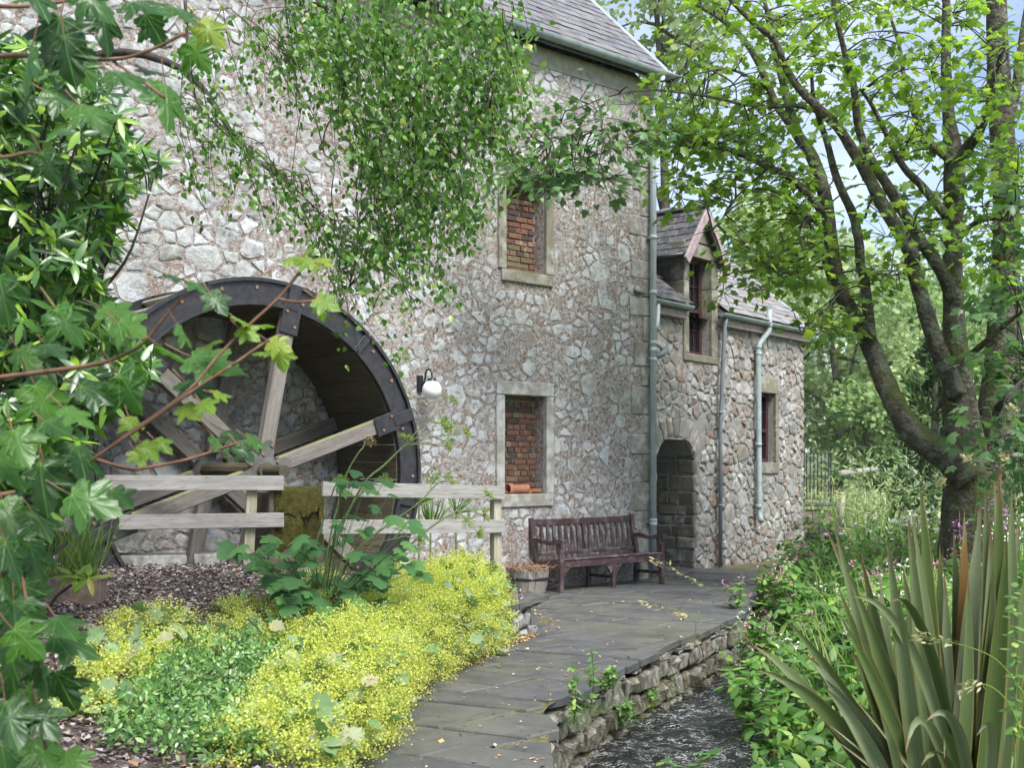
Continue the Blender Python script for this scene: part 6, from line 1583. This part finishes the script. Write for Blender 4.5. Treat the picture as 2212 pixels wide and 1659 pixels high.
for x, y, Y, s_ in spots:
    c = at(x, y, Y); n_ = Vector((rnd.gauss(.15, .3), -.75 + rnd.gauss(0, .25), .75)); a_ = Vector((rnd.gauss(0, .5), -.5, -.6))
    o = link('leaf', leaf_mesh('leaf', PL, [tuple(c - a_.normalized() * s_ * .42)], [tuple(a_)], [tuple(n_)], [s_]), M['alch_leaf'], bl)
    g0 = Vector((c.x, c.y + .08, terrace_z(c.x, c.y) - .02)); MB().tube([g0, (g0 + c) / 2 + Vector((0, .03, .02)), c], [.003, .003, .002], 4, False).build('stalk', M['stem'], o)

# periwinkle carpet
n = 9000; X = rng.uniform(-2.15, -1.02, n); Y = rng.uniform(4.9, 7.6, n)
poly = [(-1.75, 4.9), (-1.05, 4.9), (-1.08, 6.3), (-1.25, 7.2), (-1.6, 7.7), (-1.95, 7.4), (-2.0, 6.6), (-1.95, 5.8)]
kp = np.array([inside(poly, a, b) for a, b in zip(X, Y)]); X, Y = X[kp], Y[kp]
hmp = np.array([.10 + .08 * mnoise.noise(Vector((a * 3, b * 3, 0))) for a, b in zip(X, Y)])
Z = np.array([terrace_z(a, b) for a, b in zip(X, Y)]) + hmp * rng.uniform(.2, 1.25, len(X)) + .03; m = len(X)
tag(link('periwinkle', leaf_mesh('periwinkle', OVAL, np.stack([X, Y, Z], 1), sphere_dirs(m) + (0, -.2, .0), rng.normal(size=(m, 3)) * .45 + (0, -.25, 1), rng.uniform(.022, .046, m)), M['vinca']), 'glossy small-leaved periwinkle carpeting the bed above the near paving', 'ground cover', kind='stuff')

# ------------------------------------------------------------------ hogweed
hw_ = thing('hogweed', 'tall hogweed with leaning stems and green seed heads before the fence', 'plant', (0, 0, 0))
def umbel(parent, hub, axis, R_, k, mat, dry=False):
    rays = MB(); P = []
    ax = Vector(axis).normalized(); u = ax.orthogonal().normalized(); v_ = ax.cross(u)
    for j in range(k):
        th = 6.283 * j / k + rnd.gauss(0, .2); rr = R_ * math.sqrt(rnd.uniform(.1, 1)); e = hub + ax * R_ * .75 + (u * math.cos(th) + v_ * math.sin(th)) * rr - ax * rr * .35
        rays.tube([hub, (hub + e) / 2 + ax * .01, e], [.0016, .0013, .001], 3, False)
        for q in range(14): P.append(tuple(e + Vector((rnd.gauss(0, .011), rnd.gauss(0, .011), rnd.gauss(0, .008)))))
    u_ = rays.build('umbel', M['stem'], parent); m = len(P)
    link('seeds', leaf_mesh('seeds', OVAL, P, sphere_dirs(m), sphere_dirs(m), rng.uniform(.010, .018, m) * (1.0, 1.0)[0]), M['litter'] if dry else M['umbel'], u_)
HY = 8.9
stems = [([(691, 1290), (720, 1180), (782, 1051), (830, 1005), (869, 967)], [(974, 868), (960, 925), (962, 965), (1003, 938), (875, 950)], 7, False), ([(700, 1290), (708, 1190), (742, 1043), (770, 985), (784, 968)], [(795, 958)], 5, True),
         ([(705, 1290), (760, 1200), (830, 1140), (900, 1091), (930, 1060)], [(935, 1035), (968, 1040)], 5, False), ([(700, 1300), (765, 1265), (835, 1220), (930, 1140), (985, 1105)], [(1050, 1072), (1043, 1115), (1007, 1128), (1030, 1150)], 6, False),
         ([(690, 1300), (675, 1210), (700, 1120), (720, 1060)], [(735, 1040)], 5, False), ([(695, 1300), (740, 1240), (800, 1180), (850, 1165)], [(905, 1170), (890, 1140)], 4, False), ([(685, 1290), (700, 1200), (760, 1090), (800, 1050)], [(830, 1040)], 4, False)]
for sp, heads, w_, dry in stems:
    k = len(sp); L, r = limb(hw_, 'stem', [(x, y, w_ * (1 - .5 * i / k)) for i, (x, y) in enumerate(sp)], (HY, HY + .1), M['stem'], 7)
    end = Vector(L[-1])
    for (x, y) in heads:
        e = at(x, y, HY + rnd.uniform(0, .3)); q = smooth_line([end, (end + e) / 2 + Vector((0, 0, .03)), e], None, 3); MB().tube(q, [.005 * (1 - .5 * j / len(q)) for j in range(len(q))], 5, False).build('ray', M['stem'], hw_)
        umbel(hw_, e, (e - end).normalized() + Vector((0, 0, .5)), .055, 12, M['umbel'], dry)
P = []; A = []; N_ = []; S = []; pt = MB()
hz = [((560, 680, 1150, 1290), 34), ((590, 840, 1230, 1400), 110), ((720, 900, 1120, 1240), 26), ((640, 810, 1390, 1480), 26), ((500, 600, 1160, 1230), 8), ((720, 850, 1010, 1120), 12)]
root = at(695, 1320, HY); root.z = terrace_z(root.x, HY)
for (x0, x1, y0, y1), cnt in hz:
    for _ in range(cnt):
        c = at(rnd.uniform(x0, x1), rnd.uniform(y0, y1), HY + rnd.uniform(-.95, .15)); c.z = max(c.z, terrace_z(c.x, c.y) + .05) if c.x < -1 else c.z; o = (c - root); o.z = 0
        P.append(tuple(c)); A.append(tuple(o.normalized() + Vector((rnd.gauss(0, .3), rnd.gauss(-.3, .3), -.25)))); N_.append((rnd.gauss(.1, .3), -.4 + rnd.gauss(0, .3), 1)); S.append(rnd.uniform(.09, .19))
        pt.tube([root, (root + c) / 2 + Vector((0, 0, .06)), c], [.004, .003, .002], 4, False)
pt.build('leaf_stalks', M['stem'], hw_); link('leaves', leaf_mesh('leaves', MAPLE, P, A, N_, S), M['hog_leaf'], hw_)

# fan-leaved palm behind the fence, ferns on the wall
fp = thing('spiky_plant', 'spiky fan of narrow blue-green leaves behind the right fence rails', 'plant', (0, 0, 0)); P = []; A = []
for hub, n_ in ((at(930, 1150, 13.0), 46), (at(905, 1090, 12.9), 30), (at(985, 1110, 13.1), 26)):
    for j in range(n_):
        th = RAD(rnd.uniform(-20, 160)); P.append(tuple(hub)); A.append((math.cos(th) * .6 + .1, rnd.gauss(-.2, .2), .4 + math.sin(th)))
    MB().tube([(hub.x, hub.y, -.5), hub], .012, 5).build('stalk', M['stem'], fp)
link('leaves', leaf_mesh('leaves', (BLADE[0] * (1.6, 1, .6), BLADE[1]), P, A, sphere_dirs(len(P)), rng.uniform(.30, .52, len(P))), M['herb'], fp)
for lab, (px, py), cnt, ht in (('thin self-sown seedling trailing down the wall right of the wheel rim', (850, 770), 60, .55), ('small fern in the wall under the lamp', (960, 905), 46, .28), ('wispy weed rooted in the wall above the wheel', (815, 640), 26, .6)):
    fn = thing('wall_fern', lab, 'fern', (0, 0, 0)); P = []; A = []; b = at(px, py, 13.1 if px < 900 else 13.9); st = MB()
    for k in range(6):
        e = b + Vector((rnd.gauss(.10, .12), -.15, rnd.uniform(-ht, ht * .3))); st.tube([b, (b + e) / 2 + Vector((0, -.05, .04)), e], .003, 3, False)
        for j in range(cnt // 6): t = rnd.random(); P.append(tuple(b.lerp(e, t) + Vector((rnd.gauss(0, .02), -.02, 0)))); A.append((rnd.gauss(0, 1), -.4, rnd.gauss(-.2, .6)))
    st.build('stems', M['stem'], fn); link('fronds', leaf_mesh('fronds', LANCE, P, A, rng.normal(size=(len(P), 3)) * .5 + (0, -1, .5), rng.uniform(.04, .09, len(P))), M['herb'], fn)

# ------------------------------------------------------------------ flax at the right
fx = thing('flax', 'large New Zealand flax with sword leaves and rusty tips beside the stream', 'flax', (2.15, 5.3, 0)); fx.location = (0, 0, 0)
def blade(base, tip, w_, bow, sag=0.0, tw=0.0, n_=12):
    base, tip = Vector(base), Vector(tip); mid = (base + tip) / 2 + Vector(bow); vs = []; uv = []; d0 = None
    face = Vector((rnd.gauss(0, .5), -1, rnd.gauss(.1, .3))).normalized()
    for i in range(n_ + 1):
        t = i / n_; p = base * (1 - t) ** 2 + mid * 2 * t * (1 - t) + tip * t * t; p.z -= sag * max(0, t - .55) ** 2 * 4
        d = ((mid - base) * (1 - t) + (tip - mid) * t).normalized(); s_ = d.cross(face).normalized(); f = s_.cross(d)
        ww = w_ * (.55 + .45 * min(1, t * 3.5)) * (1 - max(0, (t - .45) / .55) ** 1.6) + .0015
        fo = ww * .35 * (1 - .5 * t)
        for k, u in enumerate((-1, -.5, 0, .5, 1)): vs.append(p + s_ * (ww * .5 * u) - f * fo * (1 - abs(u))); uv.append(((u + 1) / 2, t))
    F = np.array([(5 * i + j, 5 * i + j + 1, 5 * i + 6 + j, 5 * i + 5 + j) for i in range(n_) for j in range(4)])
    me = np_mesh('leaf', np.array([tuple(v) for v in vs]), F); ul = me.uv_layers.new(name='UVMap'); vi = np.zeros(len(me.loops), np.int32); me.loops.foreach_get('vertex_index', vi); ul.data.foreach_set('uv', np.array(uv, np.float32)[vi].ravel())
    return link('leaf', me, M['flax'], fx, True)
up = [(1960, 1112, .055), (1969, 1107, .05), (1986, 1036, .06), (1996, 1077, .06), (2030, 1180, .055), (2083, 1104, .06), (2113, 1093, .06), (2120, 1086, .065), (2128, 1048, .06), (2148, 1043, .06), (2157, 1014, .065), (2163, 1012, .065), (2157, 1083, .06), (2185, 1060, .06), (2205, 1120, .06), (2060, 1150, .055), (2100, 1160, .06), (2140, 1130, .06), (2175, 1150, .06), (2040, 1240, .05), (2090, 1230, .055), (2195, 1210, .06), (2010, 1260, .05), (2150, 1240, .055), (2240, 1090, .06), (2260, 1180, .06), (2290, 1130, .06)]
for x, y, w_ in up:
    Y = rnd.uniform(5.0, 5.6); tip = at(x, y, Y); bx_ = 2.06 + (x - 2100) * .0009 + rnd.gauss(0, .05); blade((bx_, 5.3 + rnd.gauss(0, .08), -.25), tip, w_ * 1.45, (rnd.gauss(.05, .05), rnd.gauss(0, .04), .05))
lf = [(1808, 1243, .05, .05, .15), (1820, 1325, .05, .1, .12), (1629, 1382, .055, .35, .12), (1634, 1424, .055, .42, .2), (1763, 1445, .05, .25, .08), (1825, 1212, .05, .04, .1), (1785, 1136, .04, .0, .05), (1801, 1128, .04, .0, .05), (1850, 1513, .045, .3, .05), (1780, 1478, .05, .28, .05), (1870, 1290, .05, .1, .1), (1840, 1400, .055, .2, .1), (1900, 1230, .05, .05, .1), (1740, 1400, .05, .3, .1), (1880, 1420, .05, .15, .05), (1930, 1340, .05, .1, .05), (1920, 1480, .05, .2, .05), (1700, 1330, .045, .3, .1), (1860, 1190, .05, .02, .1), (1915, 1150, .05, .0, .05), (1850, 1345, .05, .12, .1), (1950, 1220, .055, .02, .05), (1900, 1540, .05, .25, .0), (1960, 1400, .055, .1, .05)]
for x, y, w_, b_, sg in lf:
    Y = rnd.uniform(4.8, 5.5); tip = at(x, y, Y); blade((1.93 + rnd.gauss(0, .07), 5.25 + rnd.gauss(0, .08), -.22), tip, w_ * 1.45, (-.02, -.05, .08 + b_ * .5), sg * .3)
for x, y, x2, y2 in ((1956, 1628, 2000, 1430), (1925, 1300, 2010, 1270), (1990, 1655, 2060, 1560), (2110, 1590, 2170, 1500), (2040, 1640, 2040, 1500), (1840, 1290, 1990, 1300), (2000, 1560, 2090, 1480)):
    Y = 4.9; a = at(x2, y2, Y); tip = at(x, y, Y - .15); blade((2.1, 5.25, -.2), tip, .05, tuple(((a - (Vector((2.1, 5.25, -.2)) + tip) / 2) * 1.1)), 0)
for x, y in ((1795, 1570), (1800, 1597), (1790, 1640), (1850, 1515), (1860, 1655)):
    tip = at(x, y, 4.9); o = blade((2.05, 5.2, -.12), tip, .016, (0, -.03, .06), .0); o.data.materials.clear(); o.data.materials.append(M['dry_grass'])

# ------------------------------------------------------------------ balsam on the bank
def balsam(h, leaves, flowers, seed):
    t = empty('balsam'); st = MB(); st.tube([(0, 0, 0), (.02, .01, h * .5), (.0, .0, h)], [.011, .008, .004], 6); C = []; br = []
    for k in range(5):
        th = rnd.uniform(0, 6.283); z = h * rnd.uniform(.3, .75); e = Vector((math.cos(th) * .22, math.sin(th) * .22, z + .22)); st.tube([(0, 0, z), (e.x * .6, e.y * .6, z + .08), e], [.006, .005, .003], 5); br.append(e)
    st.build('stem', M['stem_red'] if rnd.random() < .5 else M['stem'], t)
    for z in np.linspace(h * .18, h, leaves): C.append((Vector((rnd.gauss(0, .02), rnd.gauss(0, .02), z)), Vector((rnd.gauss(0, .15), rnd.gauss(0, .15), 1))))
    for e in br: C += [(e, Vector((e.x, e.y, .9))), (e * .75 + Vector((0, 0, .02)), Vector((e.x, e.y, 1)))]
    whorls(t, C, M['balsam'], 5, (.09, .17), 'leaves', (LANCE[0] * (1.9, 1, 1), LANCE[1]), .5)
    if flowers:
        tops = [Vector((0, 0, h + .03))] + br; P = []; 
        for e in tops:
            if rnd.random() < .75:
                for j in range(7): P += [tuple(e + Vector((rnd.gauss(0, .05), rnd.gauss(0, .05), rnd.gauss(.05, .035))))] * 3
        m = len(P)
        if m: link('flowers', leaf_mesh('flowers', OVAL, P, sphere_dirs(m) + (0, -.3, 0), sphere_dirs(m) + (0, -.6, .3), rng.uniform(.022, .038, m)), M['pink'] if flowers == 1 else M['white'], t)['kind'] = 'stuff'
    return t
protos = [balsam(.85, 8, 1, 1), balsam(1.05, 10, 1, 2), balsam(.7, 7, 0, 3), balsam(.95, 9, 2, 4), balsam(.6, 6, 0, 5)]
BG = 'balsam plants crowding the stream bank'
labs = ['pink-flowered balsam among the grasses of the stream bank', 'tall pink-flowered balsam standing over the bank plants', 'leafy green balsam without flowers on the stream bank', 'pale-flowered balsam among the bank plants', 'short leafy balsam low on the stream bank']
spots = []
for _ in range(95):
    y = 7.6 + 9.5 * rnd.random(); x = xb(y) + (xr(y) + .25 - xb(y)) * sstep(12.2, 14.0, y) + rnd.uniform(-.22, 1.5 + .12 * (y - 7)); spots.append((x, y))
for i, (x, y) in enumerate(spots):
    k = rnd.choice([0, 0, 1, 2, 2, 2, 3, 4, 4]) if y > 8.5 else rnd.choice([2, 4, 4]); s_ = rnd.uniform(.62, 1.0)
    o = copy_tree(protos[k]); o.location = (x, y, max(-.52, bank_z(x, y)) - .03); o.scale = (s_, s_, s_); o.rotation_euler = (rnd.gauss(0, .08), rnd.gauss(0, .08), rnd.uniform(0, 6.28)); zn = 0 if y < 9.5 else 1 if y < 12 else 2 if y < 14.5 else 3; tag(o, ['pink-flowered balsam', 'tall pink-flowered balsam', 'leafy flowerless balsam', 'pale-flowered balsam', 'short leafy balsam'][k] + [' low by the water beside the flax', ' at the stream edge opposite the flagstones', ' by the bend of the path', ' towards the annex end of the path'][zn], 'balsam', ['pink', 'tall pink', 'flowerless', 'pale', 'short'][k] + ' balsam' + [' beside the flax', ' opposite the flagstones', ' by the path bend', ' towards the annex'][zn])
def solo(k, x, y, s_, lab, z=None):
    o = copy_tree(protos[k]); o.location = (x, y, -.55 if z is None else z); o.scale = (s_,) * 3; o.rotation_euler = (0, 0, rnd.uniform(0, 6)); tag(o, lab, 'balsam'); return o
solo(2, at(1500, 1659, 6.1).x, 6.1, .85, 'young balsam rising from the water at the bottom edge of the picture'); solo(4, at(1450, 1659, 6.6).x, 6.6, .8, 'small balsam in the stream left of the bottom-edge one')
solo(2, at(2170, 1659, 4.0).x, 4.0, .6, 'leafy balsam in the bottom corner in front of the flax', -.35); solo(1, at(1770, 1170, 17.5).x, 17.5, .9, 'bright pink balsam in front of the black metal bowl', 0.0); solo(1, at(1745, 1170, 17.0).x, 17.0, .85, 'pink balsam at the annex corner beside the path end', 0.0)
solo(0, at(1600, 1290, 13.4).x, 13.4, .7, 'pink balsam nearest the bend of the flagstones', -.3); solo(0, at(1640, 1260, 14.2).x, 14.2, .75, 'pink balsam leaning over the path edge', -.3)
for p in protos:
    for ch in list(p.children): bpy.data.objects.remove(ch)
    bpy.data.objects.remove(p)

# weeds rooted in the stream wall
wl = []
for (x, y, Y, h, lab) in ((1240, 1560, 7.95, .42, 'slender weed growing from the stream wall beside the near slabs'), (1275, 1540, 8.2, .5, 'taller weed with a seed spike at the stream wall corner'), (1400, 1530, 10.1, .2, 'green tuft hanging on the stream wall above the water'), (1440, 1510, 10.6, .2, 'fern tuft low on the stream wall'), (1350, 1560, 9.2, .2, 'small seedling on the mossy foot of the stream wall'), (1310, 1480, 8.9, .16, 'bright seedling in the stream wall stones')):
    t = thing('wall_weed', lab, 'weed', tuple(at(x, y, Y))); st = MB(); C = []
    for k in range(4 if h < .3 else 2):
        e = Vector((rnd.gauss(.02, .06), rnd.gauss(-.05, .03), h * rnd.uniform(.7, 1.1))); st.tube([(0, 0.05, -.03), e * .5 + Vector((.02, 0, 0)), e], [.004, .003, .002], 4, False)
        for j in range(6): C.append((e * rnd.uniform(.1, .9), Vector((rnd.gauss(0, .4), -.3, 1))))
    st.build('stems', M['stem'], t); whorls(t, C, M['herb'], 4, (.035, .07), 'leaves', OVAL, .4)
    P = rng.normal(size=(70, 3)) * (.05, .03, .02) + (0, 0, 0); link('tuft', leaf_mesh('tuft', (BLADE[0] * (1, 1, 1.6), BLADE[1]), P, rng.normal(size=(70, 3)) * .6 + (.2, -.5, .5), sphere_dirs(70), rng.uniform(.06, .16, 70)), M['grass'], t)
n = 2600; d = rng.uniform(0, 1, n); Yw = 7.9 + 4.4 * d; Xw = np.array([xr(y) for y in Yw]) + rng.uniform(.0, .14, n) - .02; Zw = rng.uniform(-.56, -.28, n) + .05 * np.sin(Yw * 5)
tag(link('wall_moss', leaf_mesh('wall_moss', (BLADE[0] * (1.2, 1, 1.5), BLADE[1]), np.stack([Xw, Yw, Zw], 1), rng.normal(size=(n, 3)) * .5 + (.4, -.4, -.3), sphere_dirs(n), rng.uniform(.03, .10, n)), M['moss']), 'brown green moss fringe along the foot of the stream wall', 'moss', kind='stuff')

# ------------------------------------------------------------------ bank grass and herbs
def scatter_stuff(name, label, cat, n, yr_, xf, tmpl, mat, size, hfun, aim, nrm, w_=1.0):
    P = []
    while len(P) < n:
        y = rnd.uniform(*yr_); x = xf(y)
        P.append((x, y, hfun(x, y)))
    P = np.array(P); m = len(P)
    return tag(link(name, leaf_mesh(name, (tmpl[0] * (w_, 1, 1), tmpl[1]), P, rng.normal(size=(m, 3)) * aim[0] + aim[1], rng.normal(size=(m, 3)) * .5 + nrm, rng.uniform(*size, m)), mat), label, cat, kind='stuff')
xe = lambda y: xb(y) - .1 + (xr(y) + .12 - xb(y)) * sstep(12.2, 14.0, y)
gx = lambda y: xe(y) + rnd.uniform(-.1, 1) * 1.0 + abs(rnd.gauss(0, 1)) * (.5 + .16 * max(0, y - 7))
bz = lambda x, y: max(-.55, bank_z(x, y)) - .02
scatter_stuff('bank_grass', 'long green grass blades on the stream bank', 'grass', 6000, (7.5, 20), lambda y: gx(y) + .25 + rnd.random() * .4, BLADE, M['grass'], (.3, .85), bz, (.32, (0, -.05, 1)), (0, -1, .2), .75)
scatter_stuff('bank_herbs', 'mixed green herb leaves filling the stream bank', 'undergrowth', 15000, (5.8, 22), gx, LANCE, M['herb'], (.05, .15), lambda x, y: bz(x, y) + rnd.uniform(.02, .55), (.8, (0, -.3, .1)), (0, -.4, .9), 1.5)
scatter_stuff('bank_undergrowth', 'dark low leaves around the foot of the flax', 'undergrowth', 5000, (3.6, 8), lambda y: xb(y) + abs(rnd.gauss(0, .8)) - .15, OVAL, M['hog_leaf'], (.03, .09), lambda x, y: bz(x, y) + rnd.uniform(.0, .3), (.8, (0, -.3, .1)), (0, -.4, .9))
far_x = lambda y: xb(min(y, 25)) + 1.0 + rnd.random() ** 1.3 * (10 if y < 26 else 26)
scatter_stuff('meadow_grass', 'pale seeding grasses across the meadow behind the sycamore', 'grass', 9000, (16, 40), far_x, BLADE, M['grass'], (.5, 1.1), lambda x, y: ground_z(x, y) - .03, (.25, (0, 0, 1)), (0, -1, .2), 1.3)
scatter_stuff('dry_meadow_grass', 'straw coloured grass stems in the meadow', 'grass', 5000, (20, 48), far_x, BLADE, M['dry_grass'], (.6, 1.2), lambda x, y: ground_z(x, y) - .03, (.2, (0, 0, 1)), (0, -1, .2), 1.0)
scatter_stuff('meadow_herbs', 'leafy herbs between the sycamore and the railing', 'undergrowth', 12000, (14, 27), lambda y: xb(min(y, 25)) + .6 + rnd.random() * 7, LANCE, M['herb'], (.07, .19), lambda x, y: ground_z(x, y) + rnd.uniform(.05, .75), (.8, (0, -.3, .1)), (0, -.4, .9), 1.6)

# flowering drifts and shrubs
def drift(name, label, cat, x, y, Y, rx, rz, n, mat, size, leaf_m=None, nl=0, tmpl=OVAL):
    c = at(x, y, Y); t = thing(name, label, cat, (c.x, c.y, ground_z(c.x, c.y))); h = c.z - ground_z(c.x, c.y)
    P = rng.normal(size=(n, 3)) * (rx * .5, rx * .5, rz * .5) + (0, 0, h); P[:, 2] = np.maximum(P[:, 2], .05)
    link('flowers', leaf_mesh('flowers', tmpl, P, sphere_dirs(n), sphere_dirs(n) + (0, -.6, .6), rng.uniform(*size, n)), mat, t)['kind'] = 'stuff'
    if nl:
        P2 = rng.normal(size=(nl, 3)) * (rx * .55, rx * .55, rz * .6) + (0, 0, h * .75); P2[:, 2] = np.clip(P2[:, 2], .02, None)
        link('leaves', leaf_mesh('leaves', LANCE, P2, sphere_dirs(nl), sphere_dirs(nl) + (0, -.4, .8), rng.uniform(.06, .16, nl)), leaf_m, t)
    st = MB()
    for i in range(0, n, max(1, n // 24)): st.tube([(P[i][0] * .6, P[i][1] * .6, -.03), tuple(P[i])], [.005, .003], 4, False)
    tag(st.build('stems', M['stem'], t), kind='stuff'); return t
drift('white_phlox', 'cream flower heads below the pale shrub', 'flowers', 1940, 1140, 16.5, .9, .30, 150, M['white'], (.05, .10), M['herb'], 500)
drift('white_phlox', 'white flower cluster between the shrub and the flax tips', 'flowers', 1985, 1125, 15.5, .35, .16, 60, M['white'], (.05, .09), M['herb'], 200)
drift('white_phlox', 'white umbel at the right edge above the flax', 'flowers', 2195, 1150, 8.5, .22, .12, 90, M['white'], (.02, .05), M['herb'], 120)
drift('pale_shrub', 'rounded pale green shrub in front of the meadow', 'shrub', 1885, 1055, 21, 1.2, .8, 700, M['far_light'], (.06, .13), M['far_leaf'], 800, LANCE)
drift('dark_shrub', 'dark leafy bush behind the sycamore foot', 'shrub', 1995, 1075, 17.5, .5, .5, 140, M['ivy'], (.06, .12), M['ivy'], 420)
drift('ivy_bush', 'dark bush behind the flax at the right edge', 'shrub', 2225, 1040, 12.6, .5, .8, 260, M['ivy'], (.06, .12), M['syc_shade'], 500)
for i, (x, y, Y, lab) in enumerate(((2072, 1135, 8.0, 'magenta willowherb spike behind the flax tips'), (2135, 1095, 8.4, 'short purple flower spike near the flax top'), (2180, 1120, 8.2, 'purple flower spike at the right edge'), (1850, 1060, 22, 'pink willowherb standing in the meadow by the shrub'), (1790, 1050, 25, 'distant pink flower spike beyond the railing'))):
    c = at(x, y, Y); g0 = ground_z(c.x, c.y); t = thing('willowherb', lab, 'wildflower', (c.x, c.y, g0)); h = c.z - g0; sp = .10 if Y < 12 else .25
    MB().tube([(0, 0, 0), (.02, 0, h * .5), (0, 0, h + sp)], [.006, .005, .002], 5).build('stem', M['stem_red'], t)
    P = np.stack([rng.normal(size=22) * .022, rng.normal(size=22) * .022, h + rng.uniform(-sp, sp * .6, 22)], 1); link('flowers', leaf_mesh('flowers', OVAL, P, sphere_dirs(22), sphere_dirs(22) + (0, -.5, 0), rng.uniform(.018, .032, 22) * (1 if Y < 12 else 2)), M['purple'], t)['kind'] = 'stuff'
    whorls(t, [((0, 0, h * f), (0, 0, 1)) for f in np.linspace(.3, .9, 8)], M['herb'], 4, (.05, .10), 'leaves')
# arching grass seed heads
sg = [((2100, 1150), (2110, 1010), (2085, 985), 8.5, 'tall oat-like grass head leaning against the sycamore trunk'), ((2170, 1190), (2180, 1010), (2165, 985), 8.2, 'grass head at the right of the sycamore trunk'), ((2200, 1200), (2190, 900), (2185, 880), 8.0, 'tallest grass spike by the right edge'), ((2211, 1500), (2080, 1395), (1985, 1375), 4.6, 'long drooping grass head across the flax blades'), ((1700, 1480), (1560, 1290), (1415, 1210), 8.8, 'long thin grass stem arching over the path to the bench'), ((1680, 1450), (1500, 1330), (1385, 1300), 8.6, 'second grass stem arching low over the flagstones'), ((1500, 1400), (1490, 1335), (1470, 1330), 8.4, 'short pale grass head over the path edge'), ((1950, 1180), (2010, 1060), (2035, 1040), 9.0, 'feathery grass head left of the trunk base'), ((2211, 1600), (2130, 1480), (2080, 1490), 4.6, 'fluffy grass head hanging in the flax at the right')]
for a, b, c, Y, lab in sg:
    t = thing('grass_head', lab, 'grass stem', (0, 0, 0)); q = smooth_line([at(*a, Y), at((a[0] + b[0]) / 2 + 8, (a[1] + b[1]) / 2 - 20, Y), at(*b, Y), at(*c, Y - .05)], None, 6); MB().tube(q, [.0035 * (1 - .6 * i / len(q)) for i in range(len(q))], 4, False).build('stalk', M['grass'], t)
    P = []; A = []
    for i in range(34):
        k = len(q) - 1 - rnd.random() * 4.5; j = int(k); p = q[j].lerp(q[min(j + 1, len(q) - 1)], k - j); P.append(tuple(p + Vector((rnd.gauss(0, .012), rnd.gauss(0, .012), rnd.gauss(0, .012))))); d = (q[-1] - q[-3]).normalized(); A.append(tuple(d + Vector((rnd.gauss(0, .5), rnd.gauss(0, .4), rnd.gauss(-.2, .4)))))
    link('seed_head', leaf_mesh('seed_head', (LANCE[0] * (1.1, 1, 1), LANCE[1]), P, A, sphere_dirs(34), rng.uniform(.025, .05, 34) * (1.0 if Y > 6 else .7)), M['dry_grass'], t)['kind'] = 'stuff'
# nettle-like spike at right edge
nt_ = thing('nettle', 'slender nettle with small toothed leaves against the flax at the right edge', 'plant', tuple(at(2190, 1640, 4.7))); MB().tube([(0, 0, -.2), (.01, 0, .4), (-.02, 0, .68)], [.005, .004, .002], 5).build('stem', M['stem'], nt_)
whorls(nt_, [((0, 0, z), (0, -.2, 1)) for z in np.linspace(.1, .68, 13)], M['herb'], 4, (.03, .06), 'leaves', OVAL, .3)

# old timber fence in the meadow
rf = thing('rustic_fence', 'broken old log fence standing in the meadow beyond the railing', 'fence', (0, 0, 0))
a, b = at(1815, 1042, 33), at(1905, 1030, 35)
for p, h in ((a, 1.0), (b, .9), (at(1935, 1030, 37), 1.0)):
    g0 = ground_z(p.x, p.y); MB().tube([(p.x, p.y, g0 - .1), (p.x + .05, p.y, g0 + h)], [.10, .085], 8).build('post', M['post_wood'], rf, True)
MB().tube([a + Vector((0, -.12, .25)), b + Vector((0, -.12, .25))], [.10, .08], 8).build('rail', M['rail_wood'], rf, True)
# ------------------------------------------------------------------ put each plant's origin at its own foot
for t in [o for o in col.objects if o.type == 'EMPTY' and o.parent is None and o.location.length < 1e-6 and o.children and o.get('category')]:
    main = next((c for c in t.children if c.type == 'MESH' and c.name.split('.')[0] in ('trunk', 'stem', 'stems', 'stalk', 'branches', 'post', 'leaf_stalks')), None) or next(c for c in t.children if c.type == 'MESH')
    co = np.zeros(len(main.data.vertices) * 3, np.float32); main.data.vertices.foreach_get('co', co); co = co.reshape(-1, 3)
    low = co[co[:, 2] < co[:, 2].min() + .05]; base = Vector((float(low[:, 0].mean()), float(low[:, 1].mean()), float(co[:, 2].min())))
    t.location = base
    for c in t.children: c.location = c.location - base

# ------------------------------------------------------------------ the air over the meadow
hz = MB().box((10, 320, 20), (900, 800, 44)).build('haze'); tag(hz, 'pale summer haze lying over the garden and meadow', 'haze', kind='stuff')
hm = bpy.data.materials.new('haze'); hm.use_nodes = True; hn = hm.node_tree; hn.nodes.clear()
pv = hn.nodes.new('ShaderNodeVolumePrincipled'); pv.inputs['Color'].default_value = (.93, .96, 1.0, 1); pv.inputs['Density'].default_value = .0004
ho = hn.nodes.new('ShaderNodeOutputMaterial'); hn.links.new(pv.outputs[0], ho.inputs['Volume']); hz.data.materials.append(hm)
